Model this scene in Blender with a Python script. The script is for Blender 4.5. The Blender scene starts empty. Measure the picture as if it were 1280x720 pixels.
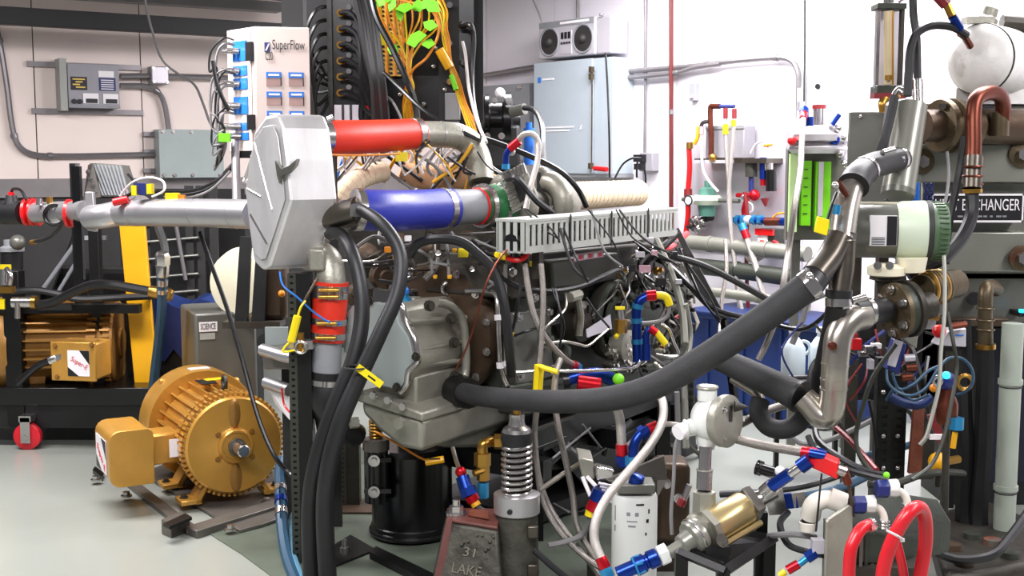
import bpy, bmesh, math, random
from mathutils import Vector, Matrix
random.seed(7)
SC = bpy.context.scene
COL = SC.collection
# ------------------------------------------------------------------ camera
F = 1500.0; CAMH = 1.45; HOR = 200.0
PITCH = math.atan((360 - HOR) / F)
cd = bpy.data.cameras.new('camera'); cam = bpy.data.objects.new('camera', cd); COL.objects.link(cam)
cam.location = (0, 0, CAMH); cam.rotation_euler = (math.pi / 2 - PITCH, 0, 0)
cd.sensor_width = 36; cd.lens = 36 * F / 1280; cd.clip_start = 0.05; cd.clip_end = 60
SC.camera = cam
# ------------------------------------------------------------------ world, lamps, exposure
w = bpy.data.worlds.new('world'); SC.world = w; w.use_nodes = True
w.node_tree.nodes['Background'].inputs[0].default_value = (0.90, 0.92, 1.0, 1)
w.node_tree.nodes['Background'].inputs[1].default_value = 0.14
def area(name, loc, rot, sx, sy, power, col=(1, 0.97, 1.0)):
    l = bpy.data.lights.new(name, 'AREA'); l.shape = 'RECTANGLE'; l.size = sx; l.size_y = sy
    l.energy = power; l.color = col
    o = bpy.data.objects.new(name, l); COL.objects.link(o); o.location = loc; o.rotation_euler = rot; return o
area('ceiling_lamp_near', (-0.6, 1.6, 2.82), (0, 0, 0), 2.4, 0.5, 150)
area('ceiling_lamp_mid', (-2.4, 4.6, 2.82), (0, 0, 0), 2.4, 0.4, 150)
area('ceiling_lamp_right', (1.5, 5.4, 2.82), (0, 0, math.radians(-41)), 2.4, 0.4, 150)
area('ceiling_lamp_back', (0.6, 7.0, 2.82), (0, 0, 0), 1.6, 0.4, 80)
area('ceiling_lamp_side', (2.9, 2.6, 2.82), (0, 0, 0), 0.5, 2.4, 90)
SC.view_settings.view_transform = 'Standard'; SC.view_settings.look = 'None'
SC.view_settings.gamma = 1; SC.view_settings.exposure = 0.35
# ------------------------------------------------------------------ maths helpers
cp, sp = math.cos(PITCH), math.sin(PITCH)
CAM = Vector((0, 0, CAMH)); Z = Vector((0, 0, 1)); X = Vector((1, 0, 0)); Yv = Vector((0, 1, 0))
def ray(px, py):
    return Vector((0, cp, -sp)) * F + X * (px - 640) + Vector((0, sp, cp)) * (360 - py)
def a(px, py, Y):
    d = ray(px, py); return CAM + d * (Y / d.y)
def onp(px, py, p, n):
    d = ray(px, py); return CAM + d * ((p - CAM).dot(n) / d.dot(n))
def fl(px, py, z=0.0): return onp(px, py, Vector((0, 0, z)), Z)
def r_(npx, Y): return npx * Y / F
WL0, WL1 = a(0, 200, 8), a(550, 200, 9.7)
WR0, WR1 = a(556, 200, 9.72), a(1280, 200, 6.1)
def nrm(p, q):
    d = (q - p).normalized(); n = Vector((d.y, -d.x, 0))
    return n if n.y < 0 else -n
WLn, WRn = nrm(WL0, WL1), nrm(WR0, WR1)
WLd, WRd = (WL1 - WL0).normalized(), (WR1 - WR0).normalized()
def wl(px, py, off=0): return onp(px, py, WL0 + WLn * off, WLn)
def wr(px, py, off=0): return onp(px, py, WR0 + WRn * off, WRn)
# ------------------------------------------------------------------ materials
def lin(v):
    v /= 255.0
    return v / 12.92 if v <= 0.04045 else ((v + 0.055) / 1.055) ** 2.4
MATS = {}
def mat(key, rgb, rough=0.5, metal=0.0, var=0.12, scale=6.0, bump=0.0, bscale=60.0, stain=None, coat=0.0, emit=0, trans=0, alpha=1, stretch=None):
    m = bpy.data.materials.new(key); m.use_nodes = True; nt = m.node_tree; n = nt.nodes; L = nt.links
    b = n['Principled BSDF']; c = [lin(v) for v in rgb]
    tc = n.new('ShaderNodeTexCoord'); src = tc.outputs['Object']
    if stretch:
        mp = n.new('ShaderNodeMapping'); mp.inputs['Scale'].default_value = stretch; L.new(src, mp.inputs[0]); src = mp.outputs[0]
    no = n.new('ShaderNodeTexNoise'); no.inputs['Scale'].default_value = scale; no.inputs['Detail'].default_value = 5
    L.new(src, no.inputs['Vector'])
    cr = n.new('ShaderNodeValToRGB'); cr.color_ramp.elements[0].position = 0.3; cr.color_ramp.elements[1].position = 0.7
    cr.color_ramp.elements[0].color = [v * (1 - var) for v in c] + [1]
    cr.color_ramp.elements[1].color = [min(1, v * (1 + var)) for v in c] + [1]
    L.new(no.outputs[0], cr.inputs[0]); out = cr.outputs[0]
    if stain:
        n2 = n.new('ShaderNodeTexNoise'); n2.inputs['Scale'].default_value = stain[2]; n2.inputs['Detail'].default_value = 8
        L.new(tc.outputs['Object'], n2.inputs['Vector'])
        r2 = n.new('ShaderNodeValToRGB'); r2.color_ramp.elements[0].position = stain[1]; r2.color_ramp.elements[1].position = stain[1] + 0.12
        L.new(n2.outputs[0], r2.inputs[0])
        mx = n.new('ShaderNodeMixRGB'); L.new(r2.outputs[0], mx.inputs[0]); L.new(out, mx.inputs[1])
        mx.inputs[2].default_value = [lin(v) for v in stain[0]] + [1]; out = mx.outputs[0]
    L.new(out, b.inputs['Base Color'])
    b.inputs['Roughness'].default_value = rough; b.inputs['Metallic'].default_value = metal
    if coat: b.inputs['Coat Weight'].default_value = coat; b.inputs['Coat Roughness'].default_value = 0.15
    if trans: b.inputs['Transmission Weight'].default_value = trans
    if emit: L.new(out, b.inputs['Emission Color']); b.inputs['Emission Strength'].default_value = emit
    if bump:
        nb = n.new('ShaderNodeTexNoise'); nb.inputs['Scale'].default_value = bscale; L.new(src, nb.inputs['Vector'])
        bp = n.new('ShaderNodeBump'); bp.inputs['Strength'].default_value = bump; bp.inputs['Distance'].default_value = 0.004
        L.new(nb.outputs[0], bp.inputs['Height']); L.new(bp.outputs[0], b.inputs['Normal'])
    MATS[key] = m; return m
mat('white_paint', (226, 222, 229), 0.45, var=0.03, scale=1.5, bump=0.05)
mat('warm_white_paint', (238, 222, 214), 0.45, var=0.03, scale=1.5, bump=0.05)
mat('floor_paint', (146, 150, 142), 0.28, var=0.05, scale=1.3, bump=0.04, bscale=20, stain=((128, 134, 124), 0.62, 1.1), coat=0.2)
mat('bare_concrete', (84, 92, 80), 0.45, var=0.2, scale=5, bump=0.2, bscale=30, stain=((60, 62, 55), 0.6, 4))
mat('ceiling_paint', (140, 138, 136), 0.8, var=0.06)
mat('grey_band', (132, 126, 126), 0.6)
mat('black_gloss', (10, 10, 11), 0.25, var=0.2)
mat('black_matte', (14, 14, 15), 0.55, var=0.25)
mat('black_steel', (14, 14, 14), 0.42, 0.3, var=0.3, bump=0.1)
mat('dark_grey', (40, 39, 38), 0.6, var=0.2)
mat('rubber', (19, 19, 21), 0.46, var=0.2, scale=14, bump=0.05)
mat('foam_rubber', (40, 40, 41), 0.75, var=0.14, scale=25, bump=0.3, bscale=120)
mat('cable_black', (16, 16, 18), 0.33, var=0.15)
mat('cable_grey', (120, 118, 118), 0.5)
mat('cable_white', (196, 192, 190), 0.5)
mat('grey_box', (148, 146, 152), 0.5, 0.1, var=0.05)
mat('green_grey', (158, 168, 166), 0.45, var=0.04)
mat('cab_grey', (166, 176, 184), 0.4, var=0.03)
mat('panel_grey', (136, 138, 142), 0.5)
mat('conduit', (136, 132, 134), 0.35, 0.6, var=0.08)
mat('beige_plastic', (212, 198, 190), 0.45, var=0.02)
mat('cream', (222, 216, 190), 0.45, var=0.05)
mat('cream_green', (196, 208, 186), 0.4, var=0.05)
mat('olive_green', (70, 94, 66), 0.45, var=0.12)
mat('blue_label', (30, 112, 200), 0.4, var=0.04)
mat('blue_dark', (28, 40, 104), 0.4)
mat('label_white', (236, 232, 234), 0.4, var=0.02)
mat('label_black', (24, 22, 26), 0.4)
mat('label_red', (205, 40, 60), 0.4)
mat('label_yellow', (222, 190, 90), 0.4)
mat('taupe', (160, 132, 126), 0.5)
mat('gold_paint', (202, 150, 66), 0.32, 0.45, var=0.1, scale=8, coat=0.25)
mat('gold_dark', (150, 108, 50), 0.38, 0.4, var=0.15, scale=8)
mat('yellow_paint', (214, 156, 14), 0.4, var=0.06)
mat('brass_pale', (190, 170, 122), 0.3, 0.7, var=0.12)
mat('cast_letter', (116, 112, 98), 0.5, 0.2)
mat('navy', (12, 16, 36), 0.5)
mat('yellow', (228, 204, 16), 0.4, var=0.05)
mat('orange', (220, 132, 20), 0.4, var=0.08)
mat('lime', (120, 214, 30), 0.45, var=0.12)
mat('green_wire', (50, 130, 60), 0.45)
mat('red', (205, 22, 26), 0.35, var=0.08)
mat('red_dark', (120, 26, 30), 0.45, var=0.15)
mat('red_silicone', (214, 48, 26), 0.42, var=0.07, bump=0.15, bscale=150)
mat('blue_silicone', (44, 52, 150), 0.38, var=0.1, bump=0.15, bscale=150)
mat('green_silicone', (36, 104, 58), 0.4, var=0.1)
mat('red_rubber', (196, 26, 38), 0.32, var=0.06)
mat('anodised_blue', (22, 54, 140), 0.28, 0.75, var=0.15)
mat('anodised_cyan', (50, 140, 190), 0.3, 0.6, var=0.15)
mat('anodised_red', (200, 26, 40), 0.28, 0.7, var=0.12)
mat('aluminium', (186, 184, 186), 0.36, 0.85, var=0.07, bump=0.04, bscale=200, stretch=(1, 1, 0.08))
mat('aluminium_tank', (206, 204, 204), 0.42, 0.6, var=0.16, scale=9, bump=0.05, bscale=160, stretch=(1, 1, 0.25))
mat('cast_aluminium', (156, 154, 142), 0.42, 0.55, var=0.12, scale=9, bump=0.3, bscale=90, stain=((112, 104, 86), 0.6, 5))
mat('cast_dark', (58, 55, 48), 0.5, 0.4, var=0.25, scale=8, bump=0.4, bscale=70, stain=((50, 40, 32), 0.55, 5))
mat('cast_iron', (58, 62, 54), 0.5, 0.35, var=0.2, scale=6, bump=0.3, bscale=70)
mat('cast_brown', (82, 66, 52), 0.42, 0.5, var=0.25, scale=7, bump=0.3, bscale=60)
mat('steel', (196, 192, 190), 0.22, 0.95, var=0.08)
mat('steel_pipe', (176, 170, 160), 0.28, 0.9, var=0.14, scale=10, stain=((140, 112, 80), 0.66, 6))
mat('weld_pipe', (92, 86, 78), 0.32, 0.8, var=0.25, scale=7, stain=((70, 52, 44), 0.55, 6))
mat('stainless', (140, 140, 130), 0.3, 0.45, var=0.08, scale=4, bump=0.05, bscale=40)
mat('stainless_dull', (104, 104, 97), 0.36, 0.35, var=0.12, scale=4)
mat('steel_plate', (104, 100, 94), 0.4, 0.5, var=0.12, scale=9, bump=0.15)
mat('rust', (120, 66, 48), 0.6, 0.3, var=0.25, scale=12, bump=0.5, stain=((88, 84, 74), 0.55, 8))
mat('rough_cast', (72, 70, 62), 0.55, 0.3, var=0.25, scale=16, bump=0.8, bscale=45, stain=((52, 48, 42), 0.52, 12))
mat('red_oxide', (92, 50, 44), 0.5, var=0.2, scale=12)
mat('brass', (176, 134, 62), 0.28, 0.9, var=0.12)
mat('copper', (108, 56, 42), 0.36, 0.8, var=0.2, scale=9, stain=((112, 62, 44), 0.55, 8))
mat('bronze_flange', (92, 80, 60), 0.42, 0.6, var=0.3, scale=10, bump=0.3, stain=((84, 52, 38), 0.58, 8))
mat('wrap', (226, 206, 176), 0.85, var=0.1, scale=20, bump=0.5, bscale=90)
mat('wrap_tan', (206, 160, 122), 0.8, var=0.18, scale=14, bump=0.5, bscale=90)
mat('braid', (138, 132, 126), 0.34, 0.75, var=0.16, scale=240, bump=0.6, bscale=420)
mat('braid_white', (182, 176, 170), 0.36, 0.6, var=0.12, scale=240, bump=0.5, bscale=420)
mat('duct_grey', (158, 160, 154), 0.5, var=0.04)
mat('pipe_red', (92, 28, 26), 0.42, var=0.06)
mat('pipe_grey', (128, 128, 118), 0.45, 0.3, var=0.15)
mat('pipe_white', (156, 164, 152), 0.4, var=0.06)
mat('blue_tarp', (12, 40, 96), 0.5, var=0.2, scale=4, bump=0.3, bscale=8)
mat('teal_hose', (38, 72, 96), 0.45, var=0.12)
mat('pale_blue_hose', (88, 134, 158), 0.45, var=0.1)
mat('filter_white', (214, 216, 212), 0.3, var=0.03, coat=0.3)
mat('pvc_white', (226, 220, 208), 0.4, var=0.05)
mat('jug', (196, 208, 214), 0.35, var=0.05)
mat('frost_white', (224, 222, 218), 0.42, 0.1, var=0.08, scale=16, bump=0.4, bscale=40, stain=((178, 172, 162), 0.64, 9))
mat('lime_glow', (116, 206, 16), 0.4, var=0.12, scale=4)
mat('lime_pale', (198, 232, 160), 0.35, var=0.05)
mat('blue_cyl', (30, 110, 214), 0.4, var=0.06)
mat('teal_reg', (84, 132, 118), 0.45, var=0.1)
mat('glass', (235, 238, 235), 0.04, var=0.0, trans=1.0)
mat('amber', (206, 188, 150), 0.3, 0.3, var=0.1)
mat('caster_red', (200, 24, 40), 0.35)
mat('grey_speaker', (44, 40, 40), 0.6)
mat('boombox_silver', (208, 204, 212), 0.35, 0.4, var=0.03)
mat('olive_dark', (52, 54, 46), 0.5, 0.2, var=0.2)
mat('pink_label', (190, 150, 162), 0.45, var=0.15, scale=60)
mat('cyan_lamp', (40, 200, 250), 0.3, emit=2.2)
mat('reflector', (255, 246, 250), 0.3, emit=1.5)
# ------------------------------------------------------------------ mesh builder
class M:
    def __init__(s): s.v = []; s.f = []
    def add(s, vs, fs):
        k = len(s.v); s.v += [Vector(v) for v in vs]; s.f += [tuple(i + k for i in f) for f in fs]; return s
    def box(s, o, U, V, W):
        p = [o, o + U, o + U + V, o + V]; p += [q + W for q in p]
        return s.add(p, [(0, 3, 2, 1), (4, 5, 6, 7), (0, 1, 5, 4), (1, 2, 6, 5), (2, 3, 7, 6), (3, 0, 4, 7)])
    def cbox(s, c, U, V, W): return s.box(c - U / 2 - V / 2 - W / 2, U, V, W)
    def prism(s, pts, vec):
        n = len(pts)
        return s.add(list(pts) + [p + vec for p in pts],
                     [tuple(range(n)), tuple(range(2 * n - 1, n - 1, -1))] + [(i, i + n, (i + 1) % n + n, (i + 1) % n) for i in range(n)])
    def loft(s, rings, cap=True, close=False):
        n = len(rings[0]); k = len(rings); fs = []
        for j in range(k if close else k - 1):
            b0 = j * n; b1 = ((j + 1) % k) * n
            for i in range(n): fs.append((b0 + i, b0 + (i + 1) % n, b1 + (i + 1) % n, b1 + i))
        if cap and not close: fs += [tuple(range(n - 1, -1, -1)), tuple(range((k - 1) * n, k * n))]
        return s.add([p for r in rings for p in r], fs)
    def tube(s, pts, rad, seg=8, cap=True):
        n = len(pts); rads = rad if isinstance(rad, list) else [rad] * n
        T = [(pts[min(i + 1, n - 1)] - pts[max(i - 1, 0)]).normalized() for i in range(n)]
        ref = Z if abs(T[0].z) < 0.9 else X
        N = (ref - T[0] * ref.dot(T[0])).normalized(); rings = []
        for i in range(n):
            N = (N - T[i] * N.dot(T[i])).normalized(); B = T[i].cross(N)
            rings.append([pts[i] + (N * math.cos(2 * math.pi * k / seg) + B * math.sin(2 * math.pi * k / seg)) * rads[i] for k in range(seg)])
        return s.loft(rings, cap)
    def lathe(s, o, ax, prof, seg=20):
        ax = ax.normalized(); ref = Z if abs(ax.z) < 0.9 else X
        N = (ref - ax * ref.dot(ax)).normalized(); B = ax.cross(N)
        return s.loft([[o + ax * t + (N * math.cos(2 * math.pi * k / seg) + B * math.sin(2 * math.pi * k / seg)) * max(r, 1e-4) for k in range(seg)] for t, r in prof])
    def cyl(s, p, q, r, r2=None, seg=16):
        d = q - p; return s.lathe(p, d, [(0, r), (d.length, r if r2 is None else r2)], seg)
    def ball(s, c, r, seg=12, rings=8, sc=(1, 1, 1)):
        rr = []
        for j in range(rings + 1):
            t = math.pi * j / rings
            rr.append([c + Vector((sc[0] * r * math.sin(t) * math.cos(2 * math.pi * k / seg), sc[1] * r * math.sin(t) * math.sin(2 * math.pi * k / seg), sc[2] * r * math.cos(t))) for k in range(seg)])
        rr[0] = [p + Vector((0, 0, 0)) for p in rr[0]]
        return s.loft(rr)
    def torus(s, c, ax, R, r, seg=24, sg=8, arc=1.0):
        ax = ax.normalized(); ref = Z if abs(ax.z) < 0.9 else X
        N = (ref - ax * ref.dot(ax)).normalized(); B = ax.cross(N); rr = []
        m = seg if arc >= 1 else seg + 1
        for j in range(m):
            t = 2 * math.pi * arc * j / seg; d = N * math.cos(t) + B * math.sin(t)
            rr.append([c + d * (R + r * math.cos(2 * math.pi * k / sg)) + ax * (r * math.sin(2 * math.pi * k / sg)) for k in range(sg)])
        return s.loft(rr, close=arc >= 1)
def spath(pts, n=6):
    """smooth path through (px, py, Y[, radius px]) -> points, radii(px)"""
    P = [a(*p[:3]) if not isinstance(p, Vector) else p for p in pts]
    return smooth(P, n)
def smooth(P, n=6):
    if len(P) < 3: return P
    out = []
    for i in range(len(P) - 1):
        p0 = P[max(i - 1, 0)]; p1 = P[i]; p2 = P[i + 1]; p3 = P[min(i + 2, len(P) - 1)]
        for k in range(n):
            t = k / n
            out.append(0.5 * ((2 * p1) + (p2 - p0) * t + (2 * p0 - 5 * p1 + 4 * p2 - p3) * t * t + (3 * p1 - p0 - 3 * p2 + p3) * t ** 3))
    out.append(P[-1]); return out
# ------------------------------------------------------------------ objects
ROOT = {}
def build(name, m, mt, parent=None, bev=0.0, smoothed=True, origin=None):
    if parent is None:
        if origin is None:
            xs = [v.x for v in m.v]; ys = [v.y for v in m.v]; zs = [v.z for v in m.v]
            origin = Vector(((min(xs) + max(xs)) / 2, (min(ys) + max(ys)) / 2, min(zs)))
    else: origin = ROOT[parent.name]
    me = bpy.data.meshes.new(name); me.from_pydata([v - origin for v in m.v], [], m.f)
    bm = bmesh.new(); bm.from_mesh(me); bmesh.ops.recalc_face_normals(bm, faces=bm.faces); bm.to_mesh(me); bm.free()
    me.materials.append(MATS[mt])
    if smoothed:
        me.polygons.foreach_set('use_smooth', [True] * len(me.polygons))
        try: me.set_sharp_from_angle(angle=math.radians(38))
        except Exception: pass
    o = bpy.data.objects.new(name, me); COL.objects.link(o)
    if parent is None: o.location = origin
    else: o.parent = parent
    ROOT[o.name] = origin
    if bev:
        md = o.modifiers.new('bevel', 'BEVEL'); md.width = bev; md.segments = 2; md.limit_method = 'ANGLE'; md.angle_limit = math.radians(40)
    return o
def tag(o, label, cat, group=None, kind=None):
    o['label'] = label; o['category'] = cat
    if group: o['group'] = group
    if kind: o['kind'] = kind
    return o
def T(name, label, cat, loc, group=None):
    o = bpy.data.objects.new(name, None); COL.objects.link(o); o.location = loc; o.empty_display_size = 0.05
    ROOT[o.name] = Vector(loc); return tag(o, label, cat, group)
def P(t, name, m, mt, label=None, bev=0.0, sm=True):
    o = build(name, m, mt, t, bev, sm)
    if label: o['label'] = label
    return o
def S(name, label, cat, m, mt, group=None, bev=0.0): return tag(build(name, m, mt, None, bev), label, cat, group)
def struct(name, m, mt, bev=0.0):
    o = build(name, m, mt, None, bev, smoothed=False); o['kind'] = 'structure'; return o
def face(px0, py0, px1, py1, Y, rz=0.0):
    """front face of a box: spans a pixel rectangle, turned by rz about z; returns origin, U, V, away"""
    xc, yc = (px0 + px1) / 2, (py0 + py1) / 2
    c = a(xc, yc, Y); n = Vector((math.sin(rz), -math.cos(rz), 0)); L = onp(px0, yc, c, n); R = onp(px1, yc, c, n)
    zt = onp(xc, py0, c, n).z; zb = onp(xc, py1, c, n).z
    L.z = R.z = zb
    return L, R - L, Vector((0, 0, zt - zb)), -n
def sub(fr, u0, v0, u1, v1, d=0.003, sink=0.0):
    """slab proud of a face frame; u from left, v from TOP"""
    o, U, V, N = fr
    return M().box(o + U * u0 + V * (1 - v1) - N * d + N * sink, U * (u1 - u0), V * (v1 - v0), N * (d + 0.001))
def fpt(fr, u, v, d=0.0):
    o, U, V, N = fr; return o + U * u + V * (1 - v) - N * d
def txt(t, string, p, U, V, h, mt, width=None, name='lettering'):
    """flat lettering: p = left baseline, U right dir, V up dir"""
    cu = bpy.data.curves.new('t', 'FONT'); cu.body = string; cu.size = 1.0; cu.extrude = 0.02
    ob = bpy.data.objects.new('t', cu); me0 = bpy.data.meshes.new_from_object(ob)
    U = U.normalized(); V = V.normalized(); N = U.cross(V)
    xs = [v.co.x for v in me0.vertices]; sx = (width / max(1e-3, max(xs))) if width else h / 0.72
    m = M(); m.v = [p + U * (v.co.x * sx) + V * (v.co.y * h / 0.72) + N * (v.co.z * 0.03) for v in me0.vertices]; m.f = [tuple(q.vertices) for q in me0.polygons]
    bpy.data.objects.remove(ob); bpy.data.curves.remove(cu); bpy.data.meshes.remove(me0)
    return P(t, name, m, mt, sm=False)
def rads(pts, dense, rpx):
    """radius along a path, proportional to depth"""
    n = len(dense); return [rpx * d.y / F for d in dense] if not isinstance(rpx, (list, tuple)) else \
        [(rpx[0] + (rpx[1] - rpx[0]) * i / (n - 1)) * d.y / F for i, d in enumerate(dense)]
def pipe(pts, rpx, seg=10, n=6):
    d = spath(pts, n); ym = sum(p.y for p in d) / len(d)
    if isinstance(rpx, (list, tuple)): rr = [(rpx[0] + (rpx[1] - rpx[0]) * i / (len(d) - 1)) * ym / F for i in range(len(d))]
    else: rr = rpx * ym / F
    m = M(); m.tube(d, rr, seg); m.path = d; m.rl = rr if isinstance(rr, list) else None; m.rad = rr if not isinstance(rr, list) else rr[0]; return m
def at_path(m, s):
    d = m.path; i = min(int(s * (len(d) - 1)), len(d) - 2); k = s * (len(d) - 1) - i
    return d[i].lerp(d[i + 1], k), (d[i + 1] - d[i]).normalized()
def band(t, m, s, w=0.012, grow=1.1, mt='steel', name='hose_clamp', r=None):
    p, d = at_path(m, s); R = (r or (m.rl[int(s * (len(m.rl) - 1))] if getattr(m, 'rl', None) else m.rad)) * grow
    mm = M(); mm.lathe(p - d * w / 2, d, [(0, R), (w, R)], 16)
    side = d.cross(Z); side = side.normalized() if side.length > .1 else X
    if name == 'hose_clamp': mm.cbox(p - Yv * (R + 0.002) + Z * 0.0, d * w * 1.3, side.cross(d).normalized() * w * 1.6, Yv * 0.012)
    return P(t, name, mm, mt)
def fitting(t, p, d, r, c1='anodised_red', c2='anodised_blue', L=0.05):
    d = d.normalized(); P(t, 'hose_end_collar', M().lathe(p, d, [(0, r * 1.25), (L * .45, r * 1.35), (L * .5, r * 1.2)], 14), c1, c1.replace('anodised_', '') + ' collar of the hose end')
    P(t, 'hose_end_nut', M().lathe(p + d * L * .5, d, [(0, r * 1.5), (L * .35, r * 1.5), (L * .5, r * 1.05)], 6), c2, c2.replace('anodised_', '') + ' nut of the hose end')
def H(name, label, cat, pts, rpx, mt, ends=(), bands=(), seg=8, group=None, part='hose_body'):
    """a hose, cable or pipe; ends: (0|1, collar, nut); bands: (s, width, material)"""
    m = pipe(pts, rpx, seg)
    if not ends and not bands: return S(name, label, cat, m, mt, group)
    mid = m.path[0]; t = T(name, label, cat, mid, group); P(t, part, m, mt)
    for e in ends:
        if e[0] == 0: fitting(t, m.path[0], m.path[0] - m.path[1], m.rad, e[1], e[2], m.rad * 5)
        else: fitting(t, m.path[-1], m.path[-1] - m.path[-2], m.rad, e[1], e[2], m.rad * 5)
    for b in bands: band(t, m, b[0], b[1], 1.12, b[2])
    t['_'] = 0; del t['_']
    return t
def hexnut(p, d, r, h): return M().lathe(p, d, [(0, r), (h, r)], 6)
def bolt(t, p, d, r, mt='steel', name='bolt'):
    d = d.normalized(); return P(t, name, M().lathe(p - d * .002, d, [(0, r * 1.5), (r * .4, r * 1.5)], 12).lathe(p + d * r * .3, d, [(0, r), (r * .9, r)], 6), mt)
def perf(t, fr, cols, rows, mt, name='perforated_face', hole=0.55, depth=0.003):
    """sheet with real square holes"""
    o, U, V, N = fr; m = M(); u = U / cols; v = V / rows
    for i in range(cols):
        for j in range(rows):
            q = o + u * i + v * j; g = (1 - hole) / 2
            A = [q, q + u, q + u + v, q + v]; B = [q + u * g + v * g, q + u * (1 - g) + v * g, q + u * (1 - g) + v * (1 - g), q + u * g + v * (1 - g)]
            m.add(A + B, [(0, 1, 5, 4), (1, 2, 6, 5), (2, 3, 7, 6), (3, 0, 4, 7)])
    return P(t, name, m, mt, sm=False)
# ================================================================== THE ROOM
m = M(); m.box(Vector((-6, -1.5, -0.1)), X * 11, Yv * 13, Z * 0.1); struct('floor', m, 'floor_paint')
# bare concrete patch under the rig, a thin worn layer on the floor
m = M(); pp = [fl(300, 640, .001), fl(262, 668, .001), fl(300, 692, .001), fl(345, 725, .001), fl(380, 790, .001), fl(700, 800, .001), fl(830, 700, .001), fl(700, 560, .001), fl(420, 560, .001)]
m.prism(pp, Z * 0.003); struct('trim_1', m, 'bare_concrete')['label'] = 'bare worn concrete patch in the painted floor'
def wall(name, p0, p1, n, mt, seams, z0=0.0, z1=2.9):
    d = (p1 - p0).normalized(); A = p0.copy(); A.z = 0; B = p1.copy(); B.z = 0
    wo = struct(name, M().box(A - n * 0.012, B - A, -n * 0.12, Z * z1), 'dark_grey')
    s = [0.0] + sorted(seams) + [(B - A).length]
    for i in range(len(s) - 1):
        g = 0.004
        P(wo, 'wall_panel', M().box(A + d * (s[i] + g) + Z * z0, d * (s[i + 1] - s[i] - 2 * g), -n * 0.012, Z * (z1 - z0)), mt, sm=False)
    return wo
CORN = None
# meeting line of the two walls
def meet():
    A, B, C, D = WL0, WLd, WR0, WRd
    det = B.x * (-D.y) + D.x * B.y
    t = ((C.x - A.x) * (-D.y) + D.x * (C.y - A.y)) / det
    return A + B * t
K = meet(); LE = WL0 - WLd * 2.2; RE = WR1 + WRd * 3.0
sl = [(wl(px, 150) - LE).dot(WLd) for px in (45, 178, 400)]
wall_left = wall('wall_left', LE, K, WLn, 'warm_white_paint', sl, z0=wl(100, 224).z)
sr = [(wr(px, 150) - K).dot(WRd) for px in (608, 692, 805, 1007)]
wall_right = wall('wall_right', K, RE, WRn, 'white_paint', sr)
struct('ceiling', M().box(Vector((-6, -1.5, 2.9)), X * 11, Yv * 13, Z * 0.1), 'ceiling_paint')
# grey dado band and dark skirt low on the left wall
A = LE.copy(); A.z = wl(100, 246).z
struct('trim_2', M().box(A, K - LE, WLn * 0.05, Z * (wl(100, 223).z - wl(100, 246).z)), 'grey_band', 0.004)
A = LE.copy(); A.z = 0
struct('baseboard_left', M().box(A, K - LE, WLn * 0.02, Z * (wl(100, 247).z)), 'dark_grey')
A = K.copy(); A.z = 0
struct('baseboard_right', M().box(A, RE - K, WRn * 0.015, Z * 0.1), 'panel_grey')
# black beam and grey duct across the left wall
def wbeam(name, x0, y0, x1, y1, yy0, yy1, off, th, mt):
    p = wl(x0, y0, off); q = wl(x1, y1, off); zt = (wl(x0, y0, off).z + wl(x1, y1, off).z) / 2
    zb = (wl(x0, yy0, off).z + wl(x1, yy1, off).z) / 2
    p.z = q.z = zb; p = p - WLd * 1.6; return struct(name, M().box(p, q - p, -WLn * th, Z * (zt - zb)), mt, 0.004)
wbeam('trim_3', -60, 4, 372, 30, 27, 49, 0.55, 0.10, 'black_matte')
wbeam('trim_4', -60, -22, 352, -2, -6, 9, 0.30, 0.12, 'ceiling_paint')
wbeam('trim_5', -60, -60, 420, -40, -22, -4, 0.9, 0.10, 'dark_grey')
m = M(); p = a(352, 34, 6.2); m.box(p, X * 0.11, Yv * 0.3, Z * 0.9); struct('trim_6', m, 'dark_grey')
def onwall(w, n, d, px0, py0, px1, py1, depth, base=0.0):
    """box on a wall; returns face frame of its front"""
    L = w(px0, (py0 + py1) / 2, base + depth); R = w(px1, (py0 + py1) / 2, base + depth)
    xc = (px0 + px1) / 2; zt = w(xc, py0, base + depth).z; zb = w(xc, py1, base + depth).z
    L.z = R.z = zb
    return L, R - L, Vector((0, 0, zt - zb)), -n
def wbox(t, name, fr, depth, mt, bev=0.004, label=None):
    o, U, V, N = fr; return P(t, name, M().box(o, U, V, N * depth), mt, label, bev)
# ------------------------------------------------------------------ left wall fittings
fr = onwall(wl, WLn, WLd, 85, 80, 149, 135, 0.16)
t = T('motor_drive_box', 'grey wall-mounted drive box with two warning labels and two gauges', 'control box', fr[0])
wbox(t, 'housing', fr, 0.159, 'grey_box')
P(t, 'side_flange', M().box(fr[0] - WLd * 0.05 - Z * 0.02, WLd * 0.045, fr[2] + Z * 0.05, fr[3] * 0.15), 'duct_grey')
P(t, 'hazard_label', sub(fr, .05, .30, .37, .60, .002), 'label_black', 'black label with yellow print')
for i in range(4): P(t, 'hazard_print', sub(fr, .09 + .06 * (i % 2), .34 + .06 * i, .33 - .05 * (i % 3), .37 + .06 * i, .003), 'label_yellow')
P(t, 'white_label', sub(fr, .60, .15, .90, .29, .002), 'label_white')
P(t, 'printed_label', sub(fr, .60, .31, .93, .60, .002), 'blue_dark', 'dark label with rows of white print')
for i in range(5): P(t, 'printed_line', sub(fr, .64, .35 + .05 * i, .89, .37 + .05 * i, .003), 'label_white')
for u in (.28, .67):
    P(t, 'gauge', sub(fr, u, .67, u + .30, .90, .006), 'label_white'); P(t, 'gauge_window', sub(fr, u + .05, .79, u + .28, .89, .008), 'label_black')
for u in (.10, .21): P(t, 'knob', M().cyl(fpt(fr, u, .86), fpt(fr, u, .86, .02), .016), 'label_black')
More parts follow.
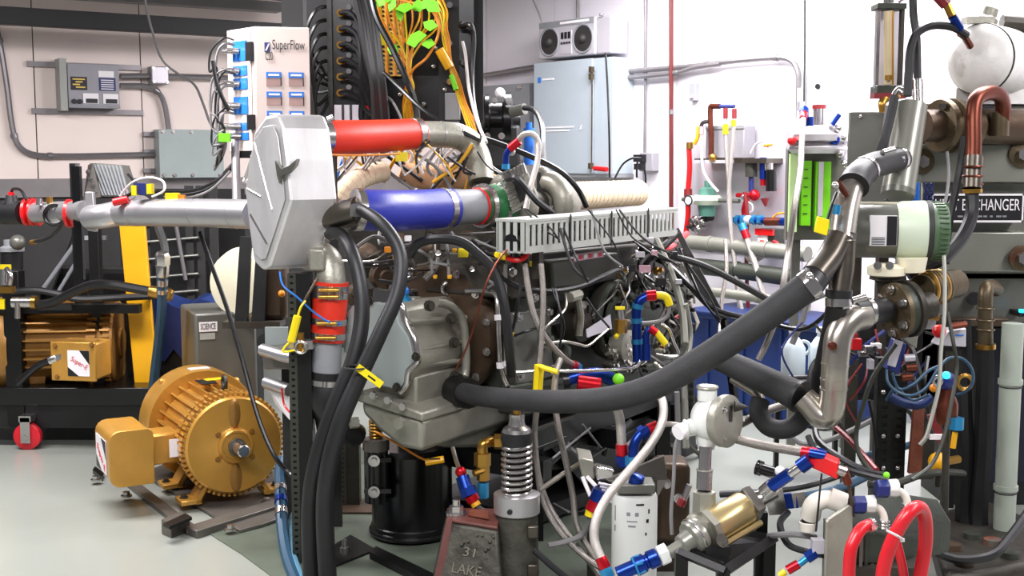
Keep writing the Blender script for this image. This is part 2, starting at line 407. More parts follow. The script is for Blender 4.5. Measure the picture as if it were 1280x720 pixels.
P(t, 'bottom_lip', sub(fr, 0, .95, 1, 1.0, .008), 'panel_grey')
for i, (x0, x1, y0, y1) in enumerate(((34, 176, 79, 86), (40, 179, 138, 140))):
    p = wl(x0, y0 - 3, .03); q = wl(x1, y1 - 3, .03); q.z = p.z
    P(t, 'strut_channel', M().box(p, q - p, -WLn * .03, -Z * 0.035), 'conduit')
def cpipe(name, label, w, pts, rpx, off, mt='conduit', clips=(), group=None):
    d = smooth([w(x, y, off) for x, y in pts], 6); Y = d[len(d) // 2].y
    m = M(); m.tube(d, rpx * Y / F, 8); m.path = d; m.rad = rpx * Y / F
    t = T(name, label, 'conduit', d[0], group); P(t, 'pipe', m, mt)
    for c in clips: band(t, m, c, .03, 1.25, 'conduit', 'pipe_strap')
    return t
cpipe('electrical_conduit', 'grey conduit curving down the far left wall to the green junction box', wl, [(-8, 20), (1, 60), (9, 110), (14, 150), (22, 180), (42, 193), (80, 195), (140, 194), (194, 193)], 3.6, .03, clips=(.1, .45, .7))
cpipe('electrical_conduit', 'straight conduit running through the small square box to the white cabinet', wl, [(150, 95), (200, 95), (285, 97)], 3.4, .06)
cpipe('electrical_conduit', 'conduit from the drive box bending down into the green junction box', wl, [(150, 107), (182, 108), (198, 116), (206, 132), (211, 162)], 3.4, .05, clips=(.45,))
fr = onwall(wl, WLn, WLd, 189, 83, 211, 105, 0.10)
t = T('switch_box', 'small square grey switch box between two wall conduits', 'electrical box', fr[0])
wbox(t, 'housing', fr, .099, 'grey_box'); P(t, 'cover_plate', sub(fr, .06, .06, .94, .94, .006), 'boombox_silver')
for u in (.12, .88):
    for v in (.12, .88): bolt(t, fpt(fr, u, v, .007), WLn, .008)
fr = onwall(wl, WLn, WLd, 199, 162, 279, 222, 0.14)
t = T('junction_box', 'large plain grey-green junction box low on the left wall', 'electrical box', fr[0])
wbox(t, 'housing', fr, .139, 'green_grey'); P(t, 'cover', sub(fr, .0, .0, 1, 1, .006), 'green_grey')
for u in (.06, .22, .5, .94):
    for v in (.05, .95): bolt(t, fpt(fr, u, v, .007), WLn, .010)
for y in (170, 192, 216):
    p = wl(180, y, .04); P(t, 'bracket', M().box(p, WLd * .16, -WLn * .04, Z * .03), 'conduit')
H('data_cable', 'thin grey cable hanging from the ceiling across the left wall', 'cable', [(179, -20, 7.6), (183, 10, 7.6), (192, 45, 7.7), (203, 75, 7.8), (222, 92, 7.8), (243, 106, 7.7), (254, 130, 7.4), (262, 152, 7.0), (272, 168, 6.5)], 1.6, 'cable_grey')
# ------------------------------------------------------------------ dark equipment against the left wall
fr = face(-20, 262, 72, 362, 6.9, 0.1)
t = T('machine_guard', 'dark grey sloping guard behind the left pipe run', 'guard', fr[0])
o_, U, V, N = fr
P(t, 'sheet', M().prism([o_, o_ + U * .9, o_ + U * 1.35 + V, o_ + V], N * .05), 'dark_grey')
P(t, 'diagonal_brace', M().tube([a(53, 362, 6.8), a(100, 296, 6.8)], .012), 'panel_grey'); P(t, 'diagonal_brace', M().tube([a(72, 366, 6.7), a(104, 312, 6.7)], .01), 'panel_grey')
P(t, 'support', M().box(Vector((o_.x, o_.y + .03, 0)), U * .7, N * .04, Z * o_.z), 'black_matte')
t = T('wire_shelf', 'black open rack with thin grey horizontal wires beside the yellow beam', 'shelf', fl(210, 440))
for x in (178, 232, 246, 262): P(t, 'upright', M().box(Vector((a(x, 300, 6.9).x, 6.9, 0)), X * .045, Yv * .03, Z * a(x, 232, 6.9).z), 'dark_grey')
for y in (258, 278, 300, 322, 345, 366): P(t, 'wire', M().tube([a(176, y + 3, 6.88), a(248, y - 3, 6.88)], .008), 'stainless_dull')
P(t, 'brace', M().tube([a(218, 270, 6.86), a(232, 350, 6.86)], .012), 'conduit')
P(t, 'back_panel', M().box(Vector((a(150, 300, 7.2).x, 7.2, 0)), X * .75, Yv * .03, Z * a(150, 236, 7.2).z), 'black_matte')
fr = face(-30, 345, 190, 520, 7.0, 0.0)
t = T('storage_cabinet', 'low black cabinet in shadow behind the cart', 'cabinet', fr[0])
o_, U, V, N = fr; o_ = Vector((o_.x, o_.y, 0))
P(t, 'body', M().box(o_, U, Vector((0, 0, .82)), N * .2), 'black_matte', bev=.004)
for i in range(3): P(t, 'door', M().box(o_ + U * (i / 3 + .01) - N * .012 + Z * .05, U * .31, Z * .74, N * .012), 'black_steel')
# blue tarp-covered crate
fr = face(196, 385, 290, 470, 6.35, -.25); o_, U, V, N = fr; o_ = Vector((o_.x, o_.y, 0)); hz = a(240, 375, 6.35).z
t = T('covered_crate', 'crate under a bright blue cover behind the gold motor', 'crate', o_)
P(t, 'crate', M().box(o_ + U * .04, U * .92, Z * (hz - .1), N * .4), 'black_matte')
m = M(); pts = []
for i in range(9):
    for j in range(5):
        zz = hz + .03 * math.sin(i * 1.3 + j) - (.28 + .05 * math.sin(i * 2) if j == 0 else 0) - (.02 * abs(j - 2))
        pts.append(o_ + U * (i / 8) + N * (-.02 if j < 2 else .13 * (j - 1)) + Z * zz)
m.add(pts, [(i * 5 + j, i * 5 + j + 1, i * 5 + j + 6, i * 5 + j + 5) for i in range(8) for j in range(4)])
P(t, 'cover', m, 'blue_tarp')
# yellow beam
t = T('yellow_post', 'wide leaning bright yellow steel post behind the silver pipe', 'post', fl(190, 575))
p0 = a(147, 262, 6.1); p1 = a(179, 262, 6.1); q0 = a(176, 560, 6.1); q1 = a(202, 560, 6.1)
P(t, 'flange', M().prism([p0, p1, q1, q0], Yv * .03), 'yellow_paint', bev=.003)
P(t, 'web', M().prism([v + Yv * .031 for v in (p0 + X * .02, p0 + X * .035, q0 + X * .035, q0 + X * .02)], Yv * .13), 'yellow_paint')
P(t, 'foot', M().box(fl(170, 566) , X * .22, Yv * .22, Z * .012), 'yellow_paint')
# ------------------------------------------------------------------ black cart with the rear motor
cart = T('motor_cart', 'black steel cart on red casters carrying the rear gold motor', 'cart', fl(60, 560))
CY = 6.0
def post(t, px, pt, Y, wpx, name='upright', mt='black_steel', zb=0.0, dep=None):
    x = a(px, 360, Y).x; zt = a(px, pt, Y).z; wd = wpx * Y / F
    return P(t, name, M().box(Vector((x - wd / 2, Y - wd / 2, zb)), X * wd, Yv * (dep or wd), Z * (zt - zb)), mt, bev=.003)
post(cart, 17, 338, CY, 21, zb=.12); post(cart, 99, 204, 6.15, 10, zb=.3); post(cart, 121, 285, 6.1, 13, zb=.3); post(cart, 166, 372, 6.4, 15, zb=.12)
z0 = a(60, 520, 6.1).z
P(cart, 'deck', M().box(Vector((a(-60, 500, 6).x, 5.95, .22)), X * 1.05, Yv * .75, Z * .09), 'black_gloss', bev=.004)
P(cart, 'skirt', M().box(Vector((a(-60, 500, 6).x, 5.97, .10)), X * 1.0, Yv * .03, Z * .13), 'black_matte')
P(cart, 'top_rail', M().box(a(-30, 392, 6.0), X * .82, Yv * .06, Z * .045), 'black_steel'); P(cart, 'cross_rail', M().box(a(95, 300, 6.15), X * .15, Yv * .03, Z * .02), 'panel_grey')
P(cart, 'dark_plate', M().box(a(47, 388, 5.95), X * .17, Yv * .02, Z * .035), 'black_matte')
def caster(t, px, Y):
    x = a(px, 500, Y).x; c = Vector((x, Y, .062))
    c = c + Z * .006; P(t, 'caster_wheel', M().lathe(c - Yv * .02, Yv, [(0, .056), (.006, .068), (.034, .068), (.04, .056)], 28), 'caster_red', 'red caster wheel')
    P(t, 'caster_fork', M().box(c + Vector((-.024, -.034, -.03)), X * .048, Yv * .008, Z * .13).box(c + Vector((-.024, .026, -.03)), X * .048, Yv * .008, Z * .13).box(c + Vector((-.03, -.034, .078)), X * .06, Yv * .068, Z * .03), 'steel')
    P(t, 'caster_axle', M().cyl(c - Yv * .04, c + Yv * .04, .012), 'steel')
caster(cart, 33, 5.93); caster(cart, 165, 6.4)
# ------------------------------------------------------------------ electric motor builder
def motor(name, label, C, A, R, L, mt='gold_paint', back=1.17, fins=60, tb=None, shaft=True):
    """C centre of the drive end, A unit axis towards the drive end, R radius"""
    A = A.normalized(); Sd = Vector((0, 0, 1)).cross(A); Sd = -Sd if Sd.y > 0 else Sd
    Sd.normalize(); t = T(name, label, 'electric motor', Vector((C.x, C.y, max(0.0, C.z - R * 1.15))))
    B = C - A * L
    P(t, 'stator_body', M().lathe(B + A * .06, A, [(0, R * .86), (L - .1, R * .86)], 40), mt)
    # long cooling ribs
    for k in range(30):
        th = 2 * math.pi * k / 30; d = Sd * math.cos(th) + Z * math.sin(th); tn = A.cross(d)
        if d.z < -.45: continue
        P(t, 'cooling_rib', M().cbox(C - A * (L * .53) + d * R * .92, A * L * .70, d * R * .17, tn * R * .035), mt, sm=False)
    # end bell with its ring of short teeth
    P(t, 'end_bell', M().lathe(C - A * .055, A, [(0, R * .92), (.01, R * .97), (.045, R * .97), (.055, R * .93), (.058, R * .40), (.062, R * .36), (.072, R * .34), (.074, .02)], 56), mt)
    for k in range(fins):
        th = 2 * math.pi * k / fins; d = Sd * math.cos(th) + Z * math.sin(th); tn = A.cross(d)
        for off in ((.035, .10) if d.z > .1 else (.045,)):
            P(t, 'bell_tooth', M().cbox(C - A * off + d * R * .965, A * .046, d * R * .15, tn * R * .052), mt, sm=False)
    # fan shroud
    P(t, 'fan_shroud', M().lathe(B - A * .16, A, [(0, R * .55), (.02, R * .95), (.05, R * back), (.20, R * back), (.215, R * (back - .02)), (.215, R * .9)], 48), mt)
    for th in (2.4, .9): P(t, 'shroud_lug', M().ball(B - A * .04 + (Sd * math.cos(th) + Z * math.sin(th)) * R * back, .016), mt)
    if shaft:
        P(t, 'hub_ring', M().torus(C + A * .018, A, R * .30, .008, 32, 6), mt)
        P(t, 'shaft', M().lathe(C, A, [(0, .026), (.115, .026), (.12, .022), (.12, .001)], 24), 'steel', 'bright steel drive shaft')
        P(t, 'shaft_sleeve', M().lathe(C, A, [(0, .036), (.035, .036)], 24), 'steel_plate')
        P(t, 'shaft_key', M().cbox(C + A * .075 + Z * .027, A * .07, Z * .008, Sd * .009), 'dark_grey')
        for th in (.65, 2.5, 3.8, 5.7):
            d = Sd * math.cos(th) + Z * math.sin(th); bolt(t, C + A * .005 + d * R * .42, A, .008, 'gold_dark', 'bell_bolt')
        for sg in (1, -1):
            m = M(); c = C + A * .003 + Z * sg * R * .64
            m.add([c + Sd * (R * .12 * math.cos(q)) + Z * (R * .30 * math.sin(q)) for q in [i * math.pi / 8 for i in range(16)]] + [c + A * .012 + Sd * (R * .03 * math.cos(q)) + Z * (R * .26 * math.sin(q)) for q in [i * math.pi / 8 for i in range(16)]], [(i, (i + 1) % 16, (i + 1) % 16 + 16, i + 16) for i in range(16)] + [tuple(range(16, 32))])
            P(t, 'bell_boss', m, 'gold_dark')
    # eye bolt
    e = C - A * .13 + Z * R * 1.0
    m = M().torus(e + Z * .036, A.cross(Z), .024, .0085, 20, 8); m.cyl(e - Z * .03, e + Z * .014, .014)
    P(t, 'eye_bolt', m, 'cast_dark')
    # feet
    for k in (-1, 1):
        for g in (.16, .72):
            f = C - A * L * g + Sd * k * R * .74; f.z = C.z - R * 1.12
            P(t, 'foot', M().prism([f + A * .05, f - A * .05, f - A * .05 + Z * R * .1, f - A * .05 + Z * .5 * R - Sd * k * R * .25, f + A * .05 + Z * .5 * R - Sd * k * R * .25, f + A * .05 + Z * R * .1], Sd * k * -.02) , mt)
            P(t, 'foot_pad', M().cbox(f + Z * R * .05 + Sd * k * .02, A * .1, Z * R * .1, Sd * R * .42), mt, bev=.004)
            bolt(t, f + Z * R * .11 + Sd * k * .04, Z, .012, 'cast_dark', 'foot_bolt')
    return t, A, Sd, B
C1 = a(294, 562, 4.9); C1.z = 1.45 - (562 - 200) / F * 4.9; mt1, A1, S1, B1 = motor('electric_motor', 'big gold finned electric motor on the floor with its shaft toward us', C1, Vector((.50, -.86, 0)), .212, .52)
# terminal box: rounded gold box on the viewer's left side
c = C1 - A1 * .22 + S1 * .405 - Z * .018
def rbox(c, A, Sx, h, w, d, rr=.045):
    """box with rounded far-top edges: profile in plane (Sx, Z) extruded along A"""
    pts = []
    hw, hh = w / 2, h / 2
    for (cx, cz, t0) in ((hw - rr, hh - rr, 0), (-hw + rr * .6, hh - rr * .6, 90), (-hw + .01, -hh + .01, 180), (hw - rr, -hh + rr, 270)):
        R_ = {0: rr, 90: rr * .6, 180: .01, 270: rr}[t0]
        for k in range(5):
            q = math.radians(t0 + 22.5 * k); pts.append(c + Sx * (cx + R_ * math.cos(q)) + Z * (cz + R_ * math.sin(q)) - A * d / 2)
    return M().prism(pts, A * d)
P(mt1, 'terminal_box', rbox(c, A1, S1, .225, .17, .28), 'gold_paint', 'rounded gold terminal box', .006)
P(mt1, 'terminal_box_cover', rbox(c + A1 * .145, A1, S1, .232, .178, .012), 'gold_paint', bev=.003)
P(mt1, 'conduit_neck', M().cbox(C1 - A1 * .2 + S1 * .25 + Z * -.01, A1 * .14, S1 * .12, Z * .13), 'gold_paint', bev=.01)
P(mt1, 'side_nameplate', M().cbox(C1 - A1 * .085 + S1 * .225, A1 * .003, S1 * .05, Z * .075), 'label_white')
lab_o = c + S1 * .123 - A1 * .02
# the label sits on the outer face (facing the left)
def motor_label(t, p, U, V, w, h, mtw='label_white'):
    U = U.normalized(); V = V.normalized(); N = U.cross(V)
    b = P(t, 'maker_label', M().box(p, U * w, V * h, N * .002), 'label_white', 'white label with red script and a black corner')
    P(b, 'black_corner', M().prism([p + U * w * .55 + V * h + N * .002, p + U * w + V * h + N * .002, p + U * w + V * h * .45 + N * .002], N * .001), 'label_black')
    P(b, 'black_corner', M().prism([p + N * .002, p + U * w * .5 + N * .002, p + V * h * .35 + N * .002], N * .001), 'label_black')
    txt(b, 'Super-E', p + U * w * .12 + V * h * .62 + N * .003, U * .8 - V * .45, V * .8 + U * .45, h * .2, 'label_red', w * .85)
motor_label(mt1, c + S1 * .086 - A1 * .11 - Z * .075, A1, Z, .19, .14)
m = M(); q = C1 - A1 * .30 + Z * .212 * .97 + S1 * .03
q = q + Z * .014; P(mt1, 'warning_tag', M().cbox(q + Z * .004, A1 * .11, S1 * .07, Z * .003), 'label_black'); P(mt1, 'warning_tag_top', M().cbox(q + Z * .006 - A1 * .035 - S1 * .05, A1 * .05, S1 * .09, Z * .003), 'yellow')
P(mt1, 'paper_tag', M().cbox(B1 + Z * .212 * 1.165 + A1 * .0, A1 * .05, S1 * .09, Z * .004), 'label_white')
P(mt1, 'arrow_mark', M().prism([C1 + A1 * .005 + Z * .075 + S1 * .008, C1 + A1 * .005 + Z * .075 - S1 * .012, C1 + A1 * .005 + Z * .105 - S1 * .002], A1 * .003), 'red', 'small red arrow mark')
# steel plate on the floor below the motor
bp = T('motor_base_plate', 'flat steel base plate with rails under the front gold motor', 'base plate', fl(280, 640))
pl4 = [fl(178, 596, 0), fl(300, 668, 0), fl(330, 660, 0), fl(352, 652, 0), fl(360, 600, 0), fl(262, 560, 0)]
P(bp, 'plate', M().prism([p + Z * .004 for p in pl4], Z * .014), 'steel_plate', bev=.002)
e = fl(262, 667, 0); P(bp, 'front_rail', M().prism([fl(232, 668), fl(246, 674), fl(352, 640), fl(345, 632)], Z * .032), 'steel_plate', bev=.003)
P(bp, 'left_rail', M().prism([fl(150, 602), fl(160, 598), fl(246, 664), fl(234, 670)], Z * .022), 'steel_plate', bev=.003)
P(bp, 'stop_block', M().prism([fl(202, 668), fl(214, 673), fl(238, 664), fl(226, 657)], Z * .06), 'steel_plate', bev=.003)
P(bp, 'black_strap', M().prism([fl(204, 658, .062), fl(212, 662, .062), fl(240, 650, .062), fl(232, 645, .062)], Z * .012), 'black_steel')
for x, y in ((158, 620), (333, 628), (288, 662), (120, 600)): bolt(bp, fl(x, y, .02), Z, .016)
P(bp, 'clip', M().prism([fl(116, 592), fl(128, 602), fl(130, 596), fl(119, 588)], Z * .02), 'black_steel')
# rear motor, axis nearly across the view
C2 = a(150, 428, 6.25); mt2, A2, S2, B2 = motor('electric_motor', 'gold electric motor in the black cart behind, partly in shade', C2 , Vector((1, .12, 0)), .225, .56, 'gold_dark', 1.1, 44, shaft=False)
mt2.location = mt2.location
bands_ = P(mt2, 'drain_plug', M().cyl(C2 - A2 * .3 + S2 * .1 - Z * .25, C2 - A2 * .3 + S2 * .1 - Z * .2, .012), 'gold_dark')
f2 = face(66, 428, 120, 475, 5.78, -.15); o_, U, V, N = f2
P(mt2, 'terminal_box', M().box(o_, U, V, N * .16), 'gold_paint', 'square gold terminal box', .012)
P(mt2, 'terminal_box_cover', M().box(o_ - U * .02 - V * .02 - N * .012, U * 1.04, V * 1.04, N * .014), 'gold_paint', bev=.006)
motor_label(mt2, fpt(f2, .38, .88, .013), U, Z, U.length * .5, V.length * .68)
for u, v in ((.1, .1), (.12, .92), (.95, .05)): bolt(mt2, fpt(f2, u, v, .013), -N, .009, 'gold_dark')
H('power_cable', 'black cable with a steel gland entering the rear motor terminal box', 'cable', [(22, 480, 5.8), (32, 470, 5.8), (46, 458, 5.8), (62, 451, 5.8)], 4.5, 'cable_black', ends=((1, 'steel', 'steel'),))
# ------------------------------------------------------------------ left pipe run
t = T('intake_pipe', 'long silver aluminium pipe running left from the silver tank', 'pipe', a(200, 290, 4.8))
m = pipe([(318, 268, 4.45), (240, 266, 4.7), (150, 266, 5.0)], (17.5, 17.5), 24); P(t, 'pipe_body', m, 'aluminium')
for s in (.18, .46, .85): band(t, m, s, .006, 1.03, 'aluminium', 'weld_ring')
m2 = pipe([(172, 263, 4.95), (150, 266, 5.0), (130, 270, 5.0), (112, 272, 5.05)], (16.5, 15), 24); P(t, 'elbow', m2, 'aluminium')
P(t, 'joint_sleeve', M().tube([a(178, 263, 4.93), a(166, 264, 4.96)], .062, 24), 'aluminium')
P(t, 'flange_plate', M().prism([a(106, 240, 5.05), a(116, 240, 5.05), a(120, 290, 5.05), a(109, 288, 5.05)], Yv * .03), 'aluminium', bev=.003)
bolt(t, a(115, 281, 5.04), -Yv, .012, 'brass')
t = T('valve_pipe', 'short silver pipe with a round cap between two red couplings', 'pipe', a(60, 290, 5.3))
m = pipe([(108, 264, 5.1), (70, 265, 5.3), (44, 266, 5.4)], 13, 20); P(t, 'pipe_body', m, 'aluminium')
P(t, 'round_cap', M().lathe(a(68, 269, 5.25), Vector((.1, -1, 0)), [(0, .04), (.03, .04), (.034, .03), (.034, .002)], 24), 'steel')
P(t, 'cap_ring', M().torus(a(68, 269, 5.21), Vector((.1, -1, 0)), .043, .007), 'black_gloss')
for p_, mm in (((88, 268, 5.2), 'red'), ((37, 266, 5.42), 'red')):
    for dx in (-5, 3) if p_[0] > 50 else (-7, 1, 8): P(t, 'red_clamp', M().lathe(a(p_[0] + dx, p_[1] - 1, p_[2]), X, [(0, .05), (.006, .062), (.018, .062), (.024, .05)], 24), mm, 'red ring coupling')
for x, y, c_ in ((49, 250, 'steel'), (62, 248, 'brass')): P(t, 'sensor_stub', M().cyl(a(x, y + 6, 5.3), a(x, y - 2, 5.3), .014), c_)
m = pipe([(30, 266, 5.44), (4, 266, 5.5)], 14.5, 20); t = T('rubber_coupling', 'short black rubber coupling at the far left end of the pipe run', 'hose', a(16, 282, 5.47)); P(t, 'sleeve', m, 'rubber'); P(t, 'steel_end', pipe([(6, 266, 5.5), (-90, 266, 5.75)], 12, 16), 'steel')
P(t, 'top_plug', M().cyl(a(14, 256, 5.47), a(14, 244, 5.47), .034, .022), 'rubber'); P(t, 'plug_cap', M().cyl(a(14, 245, 5.47), a(14, 240, 5.47), .014), 'red')
H('sensor_cable', 'short looping black cable over the black coupling', 'cable', [(14, 240, 5.47), (17, 236, 5.45), (26, 238, 5.4), (33, 250, 5.36)], 1.8, 'cable_black')
H('sensor_cable', 'black cable dropping from the round cap to a brass plug', 'cable', [(78, 262, 5.2), (80, 275, 5.2), (70, 290, 5.25), (58, 298, 5.3), (44, 302, 5.35)], 2.2, 'cable_black', ends=((1, 'brass', 'brass'),))
t = T('air_filter_canister', 'black canister with a grey cap at the left edge behind the cart', 'canister', a(15, 345, 6.3))
P(t, 'body', M().cyl(a(15, 345, 6.3), a(15, 312, 6.3), .055), 'black_matte'); P(t, 'cap', M().lathe(a(15, 314, 6.3), Z, [(0, .062), (.02, .062), (.03, .04), (.06, .04)], 20), 'panel_grey'); P(t, 'bowl', M().ball(a(22, 303, 6.2), .04), 'stainless_dull')
t = T('valve_cluster', 'small cluster of brass and chrome valves at the left edge', 'valve', a(6, 380, 5.8))
P(t, 'body', M().cyl(a(5, 356, 5.8), a(5, 336, 5.8), .022), 'steel'); P(t, 'handle', M().cbox(a(4, 334, 5.8), X * .07, Yv * .02, Z * .025), 'yellow'); P(t, 'elbow', pipe([(8, 336, 5.78), (13, 344, 5.76), (12, 356, 5.76)], 3.5), 'steel'); P(t, 'base', M().cbox(a(6, 362, 5.8), X * .09, Yv * .05, Z * .03), 'brass'); P(t, 'tag', M().cbox(a(2, 380, 5.8), X * .03, Yv * .01, Z * .05), 'yellow')
P(t, 'pipe_nipple', M().cyl(a(16, 378, 5.8), a(46, 378, 5.8), .028), 'steel'); P(t, 'brass_collar', M().cyl(a(40, 378, 5.79), a(46, 378, 5.79), .032), 'brass'); P(t, 'lower_stub', M().cyl(a(22, 378, 5.78), a(22, 398, 5.78), .014), 'steel')
H('coolant_hose', 'black hose arching over the rear motor to the teal hose', 'hose', [(46, 381, 5.79), (66, 378, 5.75), (90, 366, 5.7), (115, 356, 5.65), (140, 356, 5.6), (165, 360, 5.6), (187, 364, 5.6)], 5.8, 'rubber', ends=((1, 'brass', 'brass'),))
H('coolant_hose', 'flatter black hose lying just behind the arching one on the cart', 'hose', [(16, 365, 5.95), (45, 363, 5.95), (75, 368, 5.95), (100, 374, 5.95), (150, 372, 6.0), (195, 370, 6.1)], 4.5, 'rubber')
H('coolant_hose', 'teal hose dropping beside the yellow post from a steel fitting', 'hose', [(203, 345, 5.55), (202, 390, 5.6), (198, 430, 5.7), (192, 480, 5.8), (188, 530, 5.85)], 6.2, 'teal_hose', ends=((0, 'steel', 'steel'),), bands=((.06, .03, 'steel'), (.12, .02, 'steel')))
H('steam_pipe', 'grey upright hose between wires above the teal hose', 'hose', [(190, 236, 6.0), (197, 280, 6.0), (206, 310, 5.9), (205, 344, 5.8)], 5, 'dark_grey')
# finned box over the pipe
fr = face(103, 198, 162, 250, 5.3, -.2)
t = T('finned_box', 'small slanted grey finned box behind the silver pipe elbow', 'box', a(130, 252, 5.3))
P(t, 'front_plate', M().prism([a(112, 204, 5.25), a(151, 207, 5.3), a(163, 245, 5.3), a(128, 245, 5.25)], Yv * .12), 'stainless_dull')
P(t, 'side_plate', M().prism([a(104, 250, 5.2), a(110, 206, 5.2), a(116, 204, 5.22), a(126, 246, 5.22)], Yv * .04), 'steel_plate')
for i in range(9): 
    u = i / 8; P(t, 'fin', M().prism([a(113 + 37 * u, 205 + 2 * u, 5.245), a(115 + 37 * u, 205 + 2 * u, 5.245), a(131 + 31 * u, 244, 5.245), a(129 + 31 * u, 244, 5.245)], Yv * -.012), 'panel_grey')
for i in range(4): bolt(t, a(110 + i * 3, 215 + i * 8, 5.19), -Yv, .007)
t = T('pipe_bracket', 'narrow black bracket post clamped to the left pipe run', 'bracket', a(97, 340, 5.15))
P(t, 'post', M().box(Vector((a(94, 340, 5.12).x, 5.12, a(94, 350, 5.12).z)), X * .034, Yv * .03, Z * .485), 'black_gloss'); P(t, 'top_bolt', M().cyl(a(97, 214, 5.13), a(97, 204, 5.13), .01), 'steel')
t = T('wire_bundle', 'tangle of purple, white and yellow wires on top of the silver pipe', 'cables', a(180, 245, 4.9))
for pts, c_, r in (([(150, 245, 4.95), (165, 228, 4.9), (185, 222, 4.9), (203, 226, 4.85), (205, 238, 4.8), (190, 246, 4.8)], 'cable_white', 1.5), ([(150, 250, 4.9), (170, 240, 4.9), (200, 240, 4.9), (240, 238, 4.9), (270, 226, 4.95), (290, 205, 5)], 'cable_black', 2), ([(160, 218, 5.2), (175, 232, 5.1), (210, 243, 5.0), (250, 240, 5.0), (280, 222, 5.0), (300, 195, 5.0)], 'cable_black', 1.8), ([(205, 246, 4.9), (240, 246, 4.9), (265, 236, 4.9), (288, 214, 4.9)], 'cable_grey', 1.6)): P(t, 'wire', pipe(pts, r, 6), c_)
P(t, 'plug', M().cbox(a(178, 236, 4.85), X * .06, Yv * .04, Z * .045), 'blue_dark'); P(t, 'plug_end', M().cbox(a(169, 238, 4.84), X * .02, Yv * .04, Z * .04), 'yellow'); P(t, 'plug_end', M().cbox(a(188, 236, 4.84), X * .02, Yv * .04, Z * .04), 'yellow')
P(t, 'plug', M().cbox(a(216, 246, 4.8), X * .05, Yv * .04, Z * .03), 'yellow'); P(t, 'plug_end', M().cbox(a(225, 247, 4.8), X * .04, Yv * .03, Z * .02), 'orange'); P(t, 'red_sleeve', M().cyl(a(142, 253, 4.9), a(160, 249, 4.9), .016), 'red')
# grey machine box
fr = face(245, 400, 322, 540, 5.55, .42); o_, U, V, N = fr; top = a(250, 392, 5.5).z; o_ = Vector((o_.x, o_.y, 0))
t = T('machine_cabinet', 'low grey steel cabinet with a small nameplate behind the gold motor', 'cabinet', o_)
P(t, 'body', M().box(o_, U, Z * top, N * .42), 'stainless_dull', bev=.012)
frc = (o_, U, Z * top, N)
P(t, 'nameplate', sub(frc, .07, .055, .36, .115, .004), 'label_white'); P(t, 'lower_plate', sub(frc, .08, .125, .32, .165, .003), 'duct_grey')
txt(t, 'SCIENCE', fpt(frc, .09, .10, .005), U, Z, .028, 'label_black', U.length * .24)
P(t, 'knob', M().cyl(a(331, 427, 5.3), a(331, 427, 5.2), .035), 'black_matte')
t = T('cream_blower', 'round cream housing wrapped by two black straps on the grey cabinet', 'blower', a(315, 400, 5.5))
P(t, 'housing', M().lathe(a(326, 350, 5.75), Vector((-.35, -.9, 0)), [(0, .06), (.02, .15), (.14, .17), (.2, .15), (.21, .05)], 32), 'cream')
P(t, 'side_casting', M().cbox(a(344, 362, 5.5), X * .12, Yv * .12, Z * .28), 'cast_brown', bev=.03)
for x0, x1 in ((307, 301), (328, 322)):
    P(t, 'strap', M().prism([a(x0 - 7, 296, 5.4), a(x0 + 7, 296, 5.4), a(x1 + 8, 403, 5.4), a(x1 - 8, 403, 5.4)], Yv * .03), 'black_matte')
P(t, 'orange_fitting', M().ball(a(352, 367, 5.35), .016), 'orange'); P(t, 'base', M().cbox(a(318, 404, 5.45), X * .26, Yv * .14, Z * .03), 'cast_dark')
H('power_cable', 'long thin black cable slanting in front of the grey cabinet and gold motor', 'cable', [(250, 290, 4.75), (262, 325, 4.7), (282, 380, 4.6), (300, 440, 4.5), (322, 520, 4.4), (342, 568, 4.35), (360, 590, 4.35), (374, 600, 4.3)], 3.0, 'cable_black')
H('coolant_hose', 'slate-blue hose with steel couplings running down beside the perforated post', 'hose', [(352, 575, 4.75), (350, 592, 4.65), (351, 622, 4.5), (353, 660, 4.36), (360, 700, 4.18), (378, 745, 3.92)], 7.5, 'teal_hose', bands=((.34, .03, 'steel'), (.42, .03, 'anodised_blue'), (.5, .03, 'steel')))
H('coolant_hose', 'pale blue hose bending along the floor behind the perforated post', 'hose', [(385, 620, 4.9), (366, 650, 4.5), (364, 690, 4.25), (386, 750, 3.9)], 6, 'pale_blue_hose')
# ================================================================== DATA CABINET AND WIRING RACK
t = T('data_cabinet', 'tall off-white instrument cabinet with blue labels and cable-filled side', 'cabinet', a(325, 185, 5.0))
E = a(320, 110, 4.95); nF = Vector((math.sin(.20), -math.cos(.20), 0)); nS = Vector((-math.cos(.35), -math.sin(.35), 0))
zt = onp(320, 33, E, nF).z; zb = onp(320, 190, E, nF).z
R_ = onp(388, 110, E, nF); L_ = onp(285, 110, E, Vector((-math.sin(.82), -math.cos(.82), 0)))
E0 = Vector((E.x, E.y, zb)); R0 = Vector((R_.x, R_.y, zb)); L0 = Vector((L_.x, L_.y, zb)); Hh = Z * (zt - zb)
P(t, 'body', M().prism([E0, R0, R0 + (L0 - E0), L0], Hh), 'beige_plastic', bev=.004)
ff = (E0, R0 - E0, Hh, (L0 - E0).normalized()); fs = (L0, E0 - L0, Hh, (R0 - E0).normalized())
ffn = (E0, R0 - E0, Hh, (R0 - E0).normalized().cross(Z) * -1); fsn = (L0, E0 - L0, Hh, (E0 - L0).normalized().cross(Z) * -1)
ff, fs = ffn, fsn
